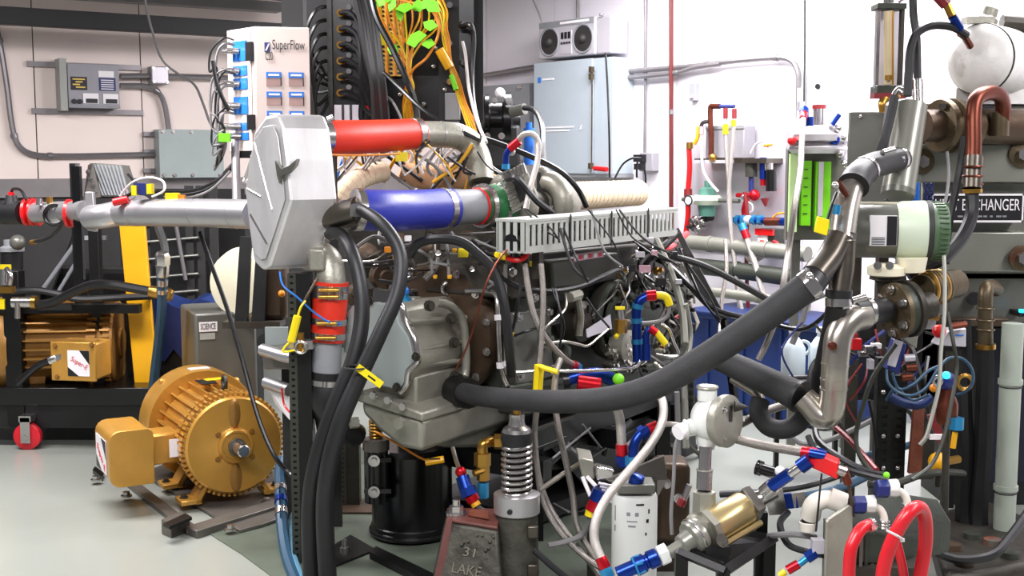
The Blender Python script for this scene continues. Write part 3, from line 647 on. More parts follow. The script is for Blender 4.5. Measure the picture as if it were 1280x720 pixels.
for i in range(4):
    for j, u in enumerate((.19, .60)):
        v = .36 + .155 * i
        b = P(t, 'channel_plate', sub(ff, u, v, u + .28, v + .11, .004), 'taupe', 'small plate with a blue header strip')
        P(b, 'blue_header', sub(ff, u, v, u + .28, v + .045, .006), 'blue_label'); P(b, 'header_print', sub(ff, u + .04, v + .015, u + .24, v + .03, .007), 'label_white')
        P(b, 'side_edge', sub(ff, u + .26, v + .04, u + .28, v + .11, .006), 'label_black')
P(t, 'logo_square', sub(ff, .17, .125, .27, .20, .003), 'blue_dark'); P(t, 'logo_stroke', M().prism([fpt(ff, .18, .19, .004), fpt(ff, .21, .19, .004), fpt(ff, .265, .135, .004), fpt(ff, .24, .135, .004)], -ff[3] * .001), 'label_white')
txt(t, 'SuperFlow', fpt(ff, .31, .178, .004), ff[1], Z, .04, 'label_black', ff[1].length * .60)
txt(t, 'C20', fpt(ff, .18, .265, .004), ff[1], Z, .035, 'label_black', ff[1].length * .14)
for k, (v0, v1) in enumerate(((.10, .26), (.30, .38), (.40, .49), (.55, .69), (.76, .82), (.84, .90))):
    b = P(t, 'side_plate', sub(fs, .22, v0, .72, v1, .004), 'blue_label', 'blue connector plate')
    for u in (.3, .45): P(b, 'connector', M().cyl(fpt(fs, u, (v0 + v1) / 2, .004), fpt(fs, u - .1, (v0 + v1) / 2, .05), .013), 'steel')
for v0, v1 in ((.12, .27), (.70, .82)): P(t, 'latch', sub(fs, .80, v0, .96, v1, .02), 'label_black')
P(t, 'door_seam', sub(fs, .86, 0, .875, 1, .002), 'taupe'); P(t, 'green_plug', M().cbox(a(281, 172, 4.9), X * .045, Yv * .03, Z * .035), 'lime')
for i, (y, yb) in enumerate(((50, 90), (56, 125), (87, 150), (92, 160), (104, 170), (108, 172), (138, 182), (142, 178), (162, 186))):
    x = 264 + (i * 7) % 13
    P(t, 'side_cable', pipe([(292, y, 4.95), (280, y - 2 + i % 3, 4.9), (x, y + 14, 4.9), (x - 2, (y + yb) / 2 + 20, 4.9), (x + 8, yb, 4.9), (272 + i % 4 * 2, 195, 4.95), (268, 205 + i, 5.0)], 1.3 + .5 * (i % 2), 6), 'cable_grey' if i % 3 else 'cable_black')
P(t, 'thick_cable', pipe([(266, 76, 4.88), (270, 100, 4.88), (278, 122, 4.88), (286, 138, 4.9)], 2.6, 6), 'cable_black')
P(t, 'stand_pipe', M().cyl(a(296, 258, 4.72), a(294, 180, 4.98), .017), 'conduit'); P(t, 'stand_bracket', M().cbox(a(310, 193, 5.0), X * .12, Yv * .05, Z * .03), 'black_steel')
H('hanging_flashlight', 'short knurled grey tube leaning on the silver tank below the white cabinet', 'tube', [(322, 190, 4.35), (315, 212, 4.32), (308, 232, 4.3)], 6.5, 'stainless_dull', bands=((.15, .012, 'steel'), (.85, .012, 'steel')))
# rack
RY = 5.3
t = T('wiring_rack', 'tall black instrument rack hung from the ceiling, full of sockets', 'rack', a(490, 155, RY))
def rrect(x0, y0, x1, y1, Y, d): 
    p = a(x0, (y0 + y1) / 2, Y); q = a(x1, (y0 + y1) / 2, Y); zt = a(x0, y0, Y).z; zb = a(x0, y1, Y).z; p.z = q.z = zb
    return p, q - p, Z * (zt - zb), Yv
def rb(t, name, x0, y0, x1, y1, Y, d, mt, lab=None, bev=0): 
    o, U, V, N = rrect(x0, y0, x1, y1, Y, d); return P(t, name, M().box(o, U, V, N * d), mt, lab, bev)
rb(t, 'back_plate', 384, -60, 604, 152, RY + .12, .03, 'black_matte')
rb(t, 'socket_panel', 415, -60, 466, 168, RY, .03, 'black_gloss', bev=.003)
rb(t, 'side_rail', 409, -60, 415, 168, RY - .02, .08, 'dark_grey'); rb(t, 'lower_plate', 466, 95, 560, 166, RY + .03, .03, 'black_gloss')
rb(t, 'right_panel', 548, -60, 588, 150, RY + .02, .03, 'black_matte'); rb(t, 'right_rail', 574, -60, 592, 160, RY, .06, 'black_gloss')
P(t, 'ceiling_hanger', M().box(a(430, -58, RY), X * .05, Yv * .05, Z * (2.9 - a(430, -58, RY).z)), 'black_steel'); P(t, 'ceiling_hanger', M().box(a(570, -58, RY), X * .05, Yv * .05, Z * (2.9 - a(570, -58, RY).z)), 'black_steel')
for i in range(6):
    y = 16 + i * 20; P(t, 'socket', M().cyl(a(428, y, RY), a(425, y, RY - .05), .016), 'brass', 'brass cable socket')
    y = 9 + i * 20; P(t, 'socket', M().cyl(a(437, y, RY), a(436, y, RY - .02), .012), 'steel')
for i in range(5): 
    P(t, 'rail_socket', M().cyl(a(558 + (i % 2) * 18, 6 + i * 24, RY + .01), a(562 + (i % 2) * 18, 6 + i * 24, RY - .04), .013), 'steel')
g = rrect(463, -40, 505, 95, RY - .005, 0)
gp = P(t, 'terminal_board', M().box(g[0], g[1], g[2], Yv * .02), 'label_yellow', 'yellow terminal board in black-slotted rows')
for j in range(24):
    for i in range(4):
        P(gp, 'terminal_slot', sub(g, .08 + i * .235, .02 + j * .041, .10 + i * .235 + .07, .02 + j * .041 + .02, .003), 'label_black') if (i + j) % 1 == 0 else None
for i in range(5): P(gp, 'yellow_row', sub(g, .0 + i * .23, 0, .05 + i * .23, 1, .006), 'orange')
for x, y in ((520, 12), (545, 60), (542, 83), (556, 112), (470, 130), (500, 118), (530, 130)): P(t, 'rivet', M().ball(a(x, y, RY - .0), .011, 8, 6), 'steel')
rb(t, 'white_relay', 418, 131, 452, 152, RY - .03, .05, 'boombox_silver'); rb(t, 'relay_slot', 427, 131, 430, 152, RY - .034, .01, 'label_black'); rb(t, 'relay_slot', 437, 131, 440, 152, RY - .034, .01, 'label_black'); rb(t, 'red_lamp', 454, 132, 462, 137, RY - .03, .02, 'red')
rb(t, 'grey_module', 556, 116, 575, 150, RY - .04, .05, 'panel_grey', bev=.004)
t = T('black_cable_bundle', 'thick bundle of black cables plugged into the rack and falling behind the red hose', 'cables', a(465, 150, 5.1))
for i in range(6):
    y = 16 + i * 20
    P(t, 'cable', pipe([(425, y, RY - .05), (438, y, RY - .10), (448 + i, y + 14, RY - .13), (456 - i, y + 55, RY - .15), (468 + i * 2, 150 + i, RY - .15), (474 + i * 3, 190, RY - .1)], 3.0, 6), 'cable_black')
for i in range(6):
    P(t, 'cable', pipe([(436 + i * 4, -30, RY - .15), (448 + i * 4, 15, RY - .18), (458 + i * 3.5, 70, RY - .2), (466 + i * 3, 115, RY - .2), (468 + i * 4, 190, RY - .15)], 3.2, 6), 'cable_black' if i % 3 else 'dark_grey')
t = T('looped_cables', 'black cables looping out of the left edge of the rack', 'cables', a(395, 120, 5.2))
for i in range(6):
    y = 8 + i * 17
    P(t, 'cable', pipe([(412, y, RY + .02), (396 + i, y + 4, RY - .05), (384 + i * 2, y + 28, RY - .07), (388 + i * 2, y + 55, RY - .06), (414, 100 + i * 4, RY + .0)], 2.4, 6), 'cable_black')
H('rack_cable', 'single fat black cable crossing the rack diagonally in front of the yellow board', 'cable', [(462, -20, 5.15), (470, 20, 5.1), (490, 60, 5.05), (508, 100, 5.0), (520, 135, 5.0), (523, 190, 4.95)], 4.0, 'cable_black')
H('rack_cable', 'thin black cable slanting across the lower rack to the steel elbow', 'cable', [(462, 74, 5.18), (500, 110, 5.0), (530, 138, 4.9), (560, 156, 4.85), (600, 176, 4.8)], 2.6, 'cable_black')
H('rack_cable', 'thin grey cable curving down from the lower left of the rack', 'cable', [(477, 118, 5.15), (488, 124, 5.12), (498, 140, 5.1), (510, 170, 5.1)], 1.6, 'cable_grey')
H('rack_cable', 'black cable with a pale sheen looping off the right edge of the rack', 'cable', [(576, 33, 5.25), (588, 32, 5.2), (592, 48, 5.2), (590, 90, 5.2), (592, 130, 5.15), (600, 165, 5.0)], 3.2, 'cable_black')
H('rack_cable', 'white and black cable dropping straight beside the right edge of the rack', 'cable', [(578, 52, 5.22), (582, 70, 5.2), (586, 110, 5.15), (596, 150, 5.0), (608, 178, 4.8)], 2.0, 'cable_white')
t = T('orange_wire_harness', 'bunch of yellow and orange wires hanging down the rack', 'cables', a(515, 150, 5.1))
for i in range(12):
    x = 470 + i * 7; k = (i * 5) % 7
    P(t, 'wire', pipe([(x, -10 + k, RY - .04), (x + 6 - k, 20 + k * 2, RY - .09), (505 + (x - 505) * .35 + k, 55, RY - .12), (509 + (i % 5), 85, RY - .13), (507 + (i % 6) * 2, 110, RY - .13), (504 + (i * 3) % 14, 135, RY - .12), (508 + (i * 5) % 12, 160 + 4 * (i % 4), RY - .1), (512 + (i * 7) % 16, 205, RY - .15)], 1.3, 6), ('orange', 'yellow', 'orange', 'yellow_paint')[i % 4])
for i in range(8):
    k = (i * 3) % 5
    P(t, 'wire', pipe([(520 + i * 4, -10, RY - .04), (545 + i * 2, 15 + k, RY - .08), (553 + k * 2, 45, RY - .1), (560 + k, 75, RY - .1), (566 + k * 2, 100, RY - .1), (575 + k * 2, 130, RY - .12), (585 + k * 3, 160, RY - .2), (592 + k * 2, 185, RY - .3)], 1.2, 6), ('orange', 'yellow_paint', 'yellow')[i % 3])
P(t, 'arching_wire', pipe([(500, 0, RY - .1), (538, 12, RY - .16), (548, 40, RY - .18), (535, 70, RY - .17), (518, 85, RY - .15), (512, 95, RY - .13)], 1.8, 6), 'orange')
P(t, 'wire_sleeve', M().tube([a(549, 62, RY - .12), a(562, 85, RY - .12)], .02, 8), 'yellow_paint'); P(t, 'green_sleeve', M().tube([a(564, 94, RY - .11), a(570, 112, RY - .12)], .011, 8), 'lime')
t = T('green_label_tags', 'crumpled bright green paper tags tied to the wires at the top of the rack', 'tags', a(520, 60, 5.2))
random.seed(3)
for (x, y, w_, h_) in ((476, 2, 12, 10), (490, 6, 14, 8), (505, 10, 16, 9), (500, 18, 13, 8), (522, 8, 12, 12), (540, 8, 12, 18), (533, 4, 14, 10), (516, 52, 12, 12), (523, 46, 10, 16), (538, 32, 10, 14), (535, 55, 12, 9), (491, 62, 10, 12), (484, -2, 10, 8)):
    s = RY / F; c = a(x, y, RY - .17 - random.random() * .06); an = random.random() * 2
    w_, h_ = w_ * 1.3, h_ * 1.3; U = X * math.cos(an) + Z * math.sin(an); V = Z * math.cos(an) - X * math.sin(an) + Yv * .3
    P(t, 'tag', M().prism([c - U * w_ * s * .5, c - V * h_ * s * .5, c + U * w_ * s * .55 - V * h_ * s * .1, c + U * w_ * s * .3 + V * h_ * s * .5, c - U * w_ * s * .2 + V * h_ * s * .4], Yv * .006), 'lime')
P(t, 'yellow_clip', M().cbox(a(479, 49, RY - .1), X * .05, Yv * .02, Z * .05), 'yellow')
# ================================================================== RED HOSE, TANK AND SILVER DUCTING
t = T('coolant_tank', 'tall six-sided welded silver tank with a flat side face and strap', 'tank', a(350, 338, 4.3))
p0 = a(333, 240, 4.2); nP = Vector((-.62, -.78, 0)).normalized()
outl = [(331, 145), (345, 142), (352, 160), (357, 200), (362, 250), (348, 294), (334, 336), (327, 338), (316, 327), (311, 290), (305, 236), (317, 165)]
pts = [onp(x, y, p0, nP) for x, y in outl]
vec = Vector((.152, .10, 0))
P(t, 'shell', M().prism(pts, vec), 'aluminium_tank', bev=.012, sm=False)
cen = sum(pts, Vector()) / len(pts); inn = [cen + (p - cen) * .86 + nP * .004 for p in pts]
P(t, 'raised_panel', M().prism(inn, nP * .004), 'aluminium_tank', 'paler raised panel on the tank side', bev=.003)
for (x0, y0), (x1, y1) in (((318, 178), (340, 262)), ((313, 268), (334, 305)), ((309, 236), (326, 246))): 
    P(t, 'weld_line', M().tube([onp(x0, y0, p0 + nP * .008, nP), onp(x1, y1, p0 + nP * .008, nP)], .004, 6), 'steel')
bk = P(t, 'side_lug', M().prism([a(343, 200, 4.10), a(352, 210, 4.10), a(360, 207, 4.10), a(371, 198, 4.10), a(369, 207, 4.10), a(362, 216, 4.10), a(352, 220, 4.10), a(349, 230, 4.12), a(346, 220, 4.12)], Yv * .12), 'stainless_dull', 'forked steel lug on the tank front', .003)
m = pipe([(404, 255, 4.3), (412, 256, 4.28), (428, 257, 4.28)], 6, 12); P(t, 'hose_nozzle', m, 'black_steel'); band(t, m, .5, .012, 1.2); band(t, m, .75, .012, 1.2)
t = T('silicone_hose', 'thick bright red silicone hose leaving the top of the silver tank', 'hose', a(460, 192, 4.6))
m = pipe([(396, 172, 4.42), (430, 172, 4.5), (480, 170, 4.65), (524, 167, 4.78)], (22, 19.5), 28); P(t, 'hose_body', m, 'red_silicone')
for s in (.10, .94): band(t, m, s, .03, 1.05)
P(t, 'tank_flange', M().cyl(a(392, 172, 4.41), a(399, 172, 4.43), .07), 'red_silicone')
P(t, 'clamp_screw', M().cyl(a(410, 150, 4.42), a(417, 147, 4.42), .014), 'steel'); P(t, 'clamp_screw', M().cyl(a(398, 150, 4.4), a(403, 148, 4.4), .012), 'steel')
t = T('intercooler_elbow', 'grey cast elbow pipe bending down from the red hose to the turbo', 'pipe', a(590, 232, 4.85))
m = pipe([(520, 168, 4.77), (545, 168, 4.82), (570, 170, 4.86), (588, 180, 4.88), (598, 200, 4.86), (602, 228, 4.82)], (16, 16.5), 24); P(t, 'pipe_body', m, 'cast_aluminium')
for s in (.08, .25, .42): band(t, m, s, .005, 1.04, 'aluminium', 'weld_ring')
t = T('silicone_hose', 'thick royal blue silicone hose running to the turbocharger', 'hose', a(500, 290, 4.3))
m = pipe([(446, 262, 4.18), (470, 263, 4.22), (510, 263, 4.35), (562, 260, 4.5)], (25, 26), 28)
P(t, 'hose_body', m, 'blue_silicone')
for s in (.03, .93): band(t, m, s, .026, 1.04)
P(t, 'inlet_pipe', pipe([(396, 272, 4.3), (425, 270, 4.24), (452, 264, 4.18)], (14, 20), 24), 'weld_pipe')
t = T('turbocharger', 'turbocharger with a green silicone sleeve on its inlet', 'turbocharger', a(625, 300, 4.8))
m = pipe([(556, 260, 4.5), (596, 258, 4.62)], (22, 22), 28); P(t, 'grey_sleeve', m, 'panel_grey'); P(t, 'red_ring', M().torus(a(597, 258, 4.62), (a(596, 258, 4.62) - a(556, 260, 4.5)), .068, .005), 'red')
AX = (a(596, 258, 4.62) - a(556, 260, 4.5)).normalized(); G0 = a(597, 258, 4.62)
P(t, 'green_sleeve', M().lathe(G0, AX, [(0, .070), (.05, .076), (.07, .082), (.13, .088), (.16, .086)], 32), 'green_silicone', 'green silicone sleeve')
for s in (.015, .09): P(t, 'sleeve_clamp', M().lathe(G0 + AX * s, AX, [(0, .084), (.018, .088)], 28), 'steel')
c = G0 + AX * .185; P(t, 'compressor_housing', M().torus(c, AX, .092, .044, 36, 14).lathe(c - AX * .05, AX, [(0, .088), (.1, .07)], 28), 'cast_aluminium'); P(t, 'compressor_outlet', M().cyl(a(603, 226, 4.82), a(606, 248, 4.84), .045), 'cast_dark')
P(t, 'bearing_core', M().lathe(c + AX * .05, AX, [(0, .06), (.12, .05)], 20), 'cast_dark')
c2 = c + AX * .22; P(t, 'turbine_housing', M().torus(c2, AX, .085, .045, 30, 12), 'cast_aluminium'); P(t, 'turbine_cone', M().lathe(c2 + AX * .02, AX, [(0, .12), (.04, .11), (.10, .075)], 28), 'cast_aluminium')
for i in range(5): bolt(t, c2 + AX * .03 + Z * (.10 * math.cos(i * 1.2)) + Vector((AX.y, -AX.x, 0)) * .10 * math.sin(i * 1.2), -Yv, .01)
for sg, y in ((1, 200), (1, 262), (1, 300)): P(t, 'housing_bolt', M().ball(a(640, y - 10, 4.7), .014), 'steel')
fr = face(627, 212, 662, 262, 4.62, .35)
t = T('ribbed_bracket', 'tilted ribbed grey metal bracket above the left end of the slotted duct', 'bracket', a(645, 265, 4.62))
q = [a(626, 218, 4.60), a(655, 203, 4.62), a(672, 246, 4.66), a(640, 266, 4.62)]
P(t, 'plate', M().prism(q, Yv * .05), 'cast_aluminium', bev=.004)
for i in range(7):
    k = i / 6; s_ = q[0].lerp(q[3], k); e_ = s_ + (q[1] - q[0]) * .38; P(t, 'rib', M().tube([s_ - Yv * .006, e_ - Yv * .006], .005, 6), 'steel'); 
    s_ = q[0].lerp(q[1], k * .9 + .05); P(t, 'rib', M().tube([s_ - Yv * .006, s_ + (q[3] - q[0]) * .28 - Yv * .006], .004, 6), 'steel')
P(t, 'dark_opening', M().prism([a(641, 226, 4.595), a(654, 222, 4.6), a(662, 246, 4.61), a(650, 254, 4.6)], Yv * -.004), 'black_matte')
t = T('actuator_housing', 'grey domed housing with bolts at the mouth of the wrapped exhaust', 'housing', a(682, 262, 4.95))
P(t, 'dome', M().prism([a(664, 212, 4.9), a(680, 206, 4.9), a(692, 218, 4.9), (a(698, 240, 4.9)), a(694, 262, 4.9), a(664, 268, 4.9)], Yv * .12), 'cast_aluminium', bev=.02)
P(t, 'dark_slot', M().prism([a(671, 214, 4.885), a(676, 216, 4.885), a(679, 246, 4.885), a(671, 252, 4.885)], Yv * .01), 'dark_grey')
for x, y in ((697, 222), (697, 248), (700, 258), (690, 262)): bolt(t, a(x, y, 4.88), -Yv, .012)
t = T('wrapped_exhaust', 'exhaust pipe wrapped in ribbed cream heat tape behind the slotted duct', 'pipe', a(750, 262, 5.3))
m = pipe([(694, 246, 5.05), (740, 244, 5.3), (798, 241, 5.6)], (17, 16.5), 24); P(t, 'pipe_body', m, 'wrap')
for i in range(22): band(t, m, (i + .5) / 22, .012, 1.035, 'wrap', 'tape_turn')
for r in [o for o in bpy.data.objects if o.parent == t and o.name.startswith('tape_turn')]: pass
t = T('wrapped_exhaust', 'cream heat-wrapped pipe curving up behind the blue hose', 'pipe', a(455, 240, 4.75))
m = pipe([(424, 250, 4.7), (438, 232, 4.72), (456, 220, 4.78), (480, 214, 4.85)], (14, 13), 18); P(t, 'pipe_body', m, 'wrap')
for i in range(10): band(t, m, (i + .5) / 10, .008, 1.04, 'wrap', 'tape_turn')
t = T('wrapped_exhaust', 'tan heat-wrapped manifold pipe above the middle of the blue hose', 'pipe', a(560, 235, 4.95))
m = pipe([(500, 214, 4.9), (530, 222, 4.92), (560, 220, 4.95), (598, 220, 4.95)], (13, 17), 18); P(t, 'pipe_body', m, 'wrap_tan')
for i in range(8): band(t, m, (i + .5) / 8, .008, 1.04, 'wrap_tan', 'tape_turn')
t = T('mixed_wiring', 'mass of black, white and yellow wires hanging between the red and blue hoses', 'cables', a(510, 235, 4.8))
random.seed(11)
for i in range(60):
    x0 = random.uniform(415, 600); x1 = x0 + random.uniform(-60, 60); y0 = random.uniform(176, 196); y1 = random.uniform(215, 240); Yd = random.uniform(4.7, 5.05)
    P(t, 'wire', pipe([(x0, y0, Yd), ((x0 + x1) / 2 + random.uniform(-12, 12), (y0 + y1) / 2 + random.uniform(-8, 8), Yd), (x1, y1, Yd)], random.choice((1.2, 1.6, 2.2)), 6), random.choice(('cable_black', 'cable_white', 'cable_white', 'cable_black', 'yellow_paint', 'dark_grey', 'cable_grey')))
P(t, 'yellow_connector', M().cbox(a(502, 196, 4.68), X * .045, Yv * .03, Z * .035), 'yellow')
P(t, 'blue_wire', pipe([(430, 196, 4.8), (424, 212, 4.8), (420, 235, 4.8)], 1.5, 6), 'blue_label')
H('copper_wire', 'orange wire lying along the underside of the red hose', 'cable', [(400, 192, 4.35), (425, 194, 4.42), (460, 194, 4.5), (500, 192, 4.6)], 1.3, 'orange')
t = T('perforated_strut', 'short brown perforated steel strut between the tank and the wrapped pipe', 'strut', a(412, 240, 4.6)); fr = face(404, 190, 420, 246, 4.6)
perf(t, fr, 1, 7, 'weld_pipe', hole=.4); P(t, 'channel_back', M().box(Vector((fr[0].x, fr[0].y + .03, 0)), fr[1], Z * (fr[0].z + fr[2].z), Yv * .004), 'dark_grey')
# engine top clutter behind blue hose
t = T('valve_train', 'dark cast iron manifold clutter behind the hoses above the engine', 'manifold', a(560, 330, 5.0))
P(t, 'casting', M().prism([a(430, 250, 5.1), a(640, 235, 5.2), a(660, 330, 5.2), a(440, 350, 5.1)], Yv * .2), 'cast_dark', bev=.02)
for x, y, r in ((460, 320, .05), (500, 305, .04), (540, 310, .045), (585, 305, .05), (620, 320, .05)): P(t, 'manifold_port', M().lathe(a(x, y, 5.05), Vector((0, -1, .2)), [(0, r), (.06, r), (.07, r * .6)], 16), 'cast_brown')
# ------------------------------------------------------------------ exhaust bend with red clamp hose
t = T('coolant_downpipe', 'grey cast elbow dropping from the tank into a red clamped hose', 'pipe', a(405, 350, 4.25))
P(t, 'elbow', pipe([(384, 322, 4.35), (398, 318, 4.3), (410, 328, 4.27), (413, 350, 4.25), (413, 362, 4.25)], (17, 19.5), 20), 'cast_aluminium')
P(t, 'elbow_lug', M().cbox(a(397, 324, 4.22), X * .06, Yv * .05, Z * .08), 'cast_aluminium', bev=.01)
P(t, 'bleed_nozzle', M().cyl(a(408, 304, 4.25), a(409, 291, 4.25), .012), 'steel')
m = pipe([(414, 352, 4.25), (412, 385, 4.25), (409, 426, 4.25)], 22, 24); P(t, 'red_hose', m, 'red_silicone', 'red silicone sleeve')
for s in (.16, .28, .68, .88): 
    b = band(t, m, s, .022, 1.04); 
    p, d = at_path(m, s); P(b, 'clamp_screw', M().cyl(p - Yv * .075 - X * .03, p - Yv * .075 + X * .04, .008), 'brass')
P(t, 'lower_pipe', pipe([(409, 420, 4.25), (408, 445, 4.25), (408, 468, 4.25)], 19, 20), 'panel_grey')
m = pipe([(408, 464, 4.25), (407, 480, 4.25)], 21, 20); P(t, 'boot_collar', m, 'rubber'); band(t, m, .8, .02, 1.05)
P(t, 'rubber_boot', M().lathe(a(407, 480, 4.25), -Z, [(0, .06), (.03, .068), (.08, .066), (.13, .04), (.17, .035)], 20), 'rubber')
P(t, 'lower_boot', pipe([(412, 515, 4.27), (430, 535, 4.3), (445, 545, 4.35)], 16, 14), 'rubber')
# ================================================================== FRONT POSTS, CABLES
t = T('perforated_post', 'tall black perforated steel post standing in front of the gold motor', 'post', Vector((a(377, 500, 4.2).x, 4.2, 0)))
x0 = a(362, 500, 4.2).x; x1 = a(390, 500, 4.2).x; zt = a(376, 342, 4.2).z
P(t, 'channel', M().box(Vector((x0 + .002, 4.206, 0)), X * (x1 - x0 - .004), Yv * .07, Z * zt), 'black_steel')
x2 = x0 + (x1 - x0) * .38
perf(t, (Vector((x0, 4.2, 0)), X * (x2 - x0), Z * zt, Yv), 1, 46, 'olive_dark', hole=.38)
P(t, 'face_strip', M().box(Vector((x2, 4.198, 0)), X * (x1 - x2), Yv * .006, Z * zt), 'black_steel')
P(t, 'foot_plate', M().prism([fl(392, 722), fl(470, 690), fl(438, 672), fl(392, 700)], Z * .012), 'black_steel'); P(t, 'foot_rail', M().prism([fl(462, 700), fl(540, 740), fl(548, 730), fl(470, 692)], Z * .03), 'black_steel')
P(t, 'anchor_bolt', M().lathe(fl(431, 694), Z, [(0, .03), (.01, .03), (.01, .018), (.03, .018), (.03, .01), (.06, .01)], 12), 'steel')
P(t, 'top_clamp', M().cbox(a(376, 430, 4.17), X * .09, Yv * .05, Z * .03), 'steel'); P(t, 'brass_nipple', M().cyl(a(376, 438, 4.15), a(376, 416, 4.15), .012), 'brass')
P(t, 'ring', M().torus(a(376, 434, 4.14), Yv, .02, .006), 'steel')
t = T('perforated_post', 'short brown perforated post behind the twin black hoses', 'post', Vector((a(436, 600, 4.9).x, 4.9, 0)))
x0 = a(424, 600, 4.9).x; x1 = a(446, 600, 4.9).x
zt = a(436, 540, 4.9).z; P(t, 'channel', M().box(Vector((x0 + .01, 4.906, 0)), X * (x1 - x0), Yv * .06, Z * zt), 'cast_dark'); perf(t, (Vector((x0, 4.9, 0)), X * .03, Z * zt, Yv), 1, 16, 'weld_pipe', hole=.4)
P(t, 'foot_plate', M().box(Vector((x0 - .08, 4.8, 0)), X * .24, Yv * .2, Z * .012), 'cast_brown')
H('coolant_hose', 'black hose arching from the tank nozzle and dropping to the floor, tagged yellow', 'hose', [(426, 257, 4.26), (450, 262, 4.12), (480, 283, 4.02), (500, 318, 3.97), (497, 365, 3.93), (476, 415, 3.9), (448, 475, 3.88), (425, 530, 3.86), (410, 590, 3.86), (406, 650, 3.88), (412, 760, 3.9)], (7.5, 12), 'rubber', bands=((.02, .012, 'steel'),), seg=12)
H('coolant_hose', 'black hose curving from the cast elbow downward on the left of its twin', 'hose', [(410, 292, 4.24), (425, 293, 4.15), (440, 315, 4.05), (450, 355, 4.0), (452, 400, 3.97), (442, 450, 3.94), (418, 510, 3.92), (397, 575, 3.92), (388, 640, 3.94), (392, 760, 3.95)], (8, 12.5), 'rubber', bands=((.02, .012, 'steel'),), seg=12)
m = M(); p = a(446, 459, 3.84); q = a(477, 482, 3.84); d = (q - p).normalized(); n_ = d.cross(Yv).normalized(); m.box(p - n_ * .011, q - p, n_ * .024, Yv * .004)
t = T('hose_tag', 'flat yellow tag tied to the twin black hoses in front of the gearbox', 'tag', p); P(t, 'tag_plate', m, 'yellow'); P(t, 'print', M().box(p + (q - p) * .45 - n_ * .003 - Yv * .0005, (q - p) * .3, n_ * .006, Yv * .001), 'label_black')
P(t, 'tie', M().torus(a(446, 459, 3.87), Z, .04, .003), 'black_matte')
H('signal_wire', 'thin blue wire from under the tank to the red clamped hose', 'cable', [(350, 340, 4.15), (354, 357, 4.12), (372, 372, 4.12), (392, 390, 4.15), (412, 403, 4.17), (426, 405, 4.2)], 1.3, 'blue_label')
H('signal_wire', 'grey and orange lead hanging beside the perforated post with a yellow sleeve', 'cable', [(397, 348, 4.12), (384, 370, 4.1), (374, 390, 4.1), (370, 412, 4.1)], 2.0, 'cast_brown')
t = T('cable_sleeve', 'bright yellow heat-shrink sleeve dangling by the perforated post', 'sleeve', a(368, 425, 4.1)); P(t, 'sleeve', M().tube([a(372, 395, 4.08), a(364, 427, 4.08)], (.014), 8), 'yellow'); P(t, 'loop', pipe([(372, 396, 4.08), (376, 384, 4.08), (382, 376, 4.09)], 1.4, 6), 'yellow'); P(t, 'loop', pipe([(364, 426, 4.08), (356, 434, 4.08), (354, 440, 4.08), (368, 438, 4.1)], 1.4, 6), 'yellow')
t = T('cooler_box', 'small white oil cooler with two rounded tubes left of the perforated post', 'cooler', a(345, 520, 4.6))
P(t, 'upper_tank', M().prism([a(326, 436, 4.6), a(380, 430, 4.45), a(380, 462, 4.45), a(330, 462, 4.6)], Yv * .12), 'steel_plate', bev=.006); P(t, 'upper_tube', pipe([(328, 437, 4.55), (365, 447, 4.45), (395, 447, 4.4)], 8, 14), 'aluminium'); P(t, 'lower_tube', pipe([(333, 478, 4.6), (362, 488, 4.5)], 8, 14), 'aluminium'); P(t, 'end_plate', M().prism([a(336, 486, 4.6), a(362, 495, 4.5), a(362, 525, 4.5), a(344, 505, 4.6)], Yv * .02), 'label_white'); P(t, 'mount_leg', M().box(Vector((a(350, 500, 4.62).x, 4.66, 0)), X * .04, Yv * .04, Z * a(350, 440, 4.6).z), 'dark_grey')
P(t, 'red_wire', pipe([(352, 485, 4.45), (355, 505, 4.45), (362, 515, 4.4)], 1.3, 6), 'red'); P(t, 'label_plate', M().cbox(a(348, 420, 4.62), X * .1, Yv * .02, Z * .07), 'green_grey')
# ================================================================== ENGINE
SU = Vector((.54, .84, 0)).normalized(); SV = Vector((.84, -.54, 0)).normalized(); S0 = Vector((.044, 4.4, 0))
def es(px, py, off=0.0): return onp(px, py, S0 + SV * off, SV)
eng = T('diesel_engine', 'big grey-green diesel engine under test in the middle of the rig', 'engine', Vector((.3, 5.0, 0)))
def blk(name, pxy, depth, mt, off=0.0, lab=None, bev=.01):
    return P(eng, name, M().prism([es(x, y, off) for x, y in pxy], -SV * depth), mt, lab, bev)
blk('cylinder_block', [(652, 370), (860, 345), (868, 470), (660, 520), (652, 520)], .5, 'cast_iron', -.02)
blk('cylinder_head', [(645, 318), (850, 300), (858, 350), (640, 374)], .4, 'cast_dark', .0)
blk('valve_cover', [(655, 296), (842, 284), (848, 304), (648, 322)], .36, 'cast_dark', -.03)
blk('oil_pan', [(640, 505), (860, 462), (880, 520), (860, 560), (690, 590), (660, 560)], .4, 'black_steel', -.1, 'black oil pan')
blk('flat_cover_plate', [(641, 392), (688, 384), (692, 470), (645, 486)], .03, 'stainless_dull', .01, bev=.004)
blk('side_rail', [(638, 482), (846, 450), (846, 458), (638, 492)], .04, 'cast_iron', .03)
for x, y in ((668, 372), (708, 336), (763, 328), (700, 350), (640, 340), (650, 470), (690, 462), (648, 396), (686, 390), (800, 312), (836, 320)): bolt(eng, es(x, y, .03), SV, .012)
blk('control_module', [(690, 326), (775, 316), (777, 350), (692, 362)], .06, 'olive_dark', .06, 'dark engine control module')
m = M(); m.prism([es(716, 318, .065), es(753, 313, .065), es(754, 321, .065), es(717, 327, .065)], SV * .002); P(eng, 'module_label', m, 'pink_label')
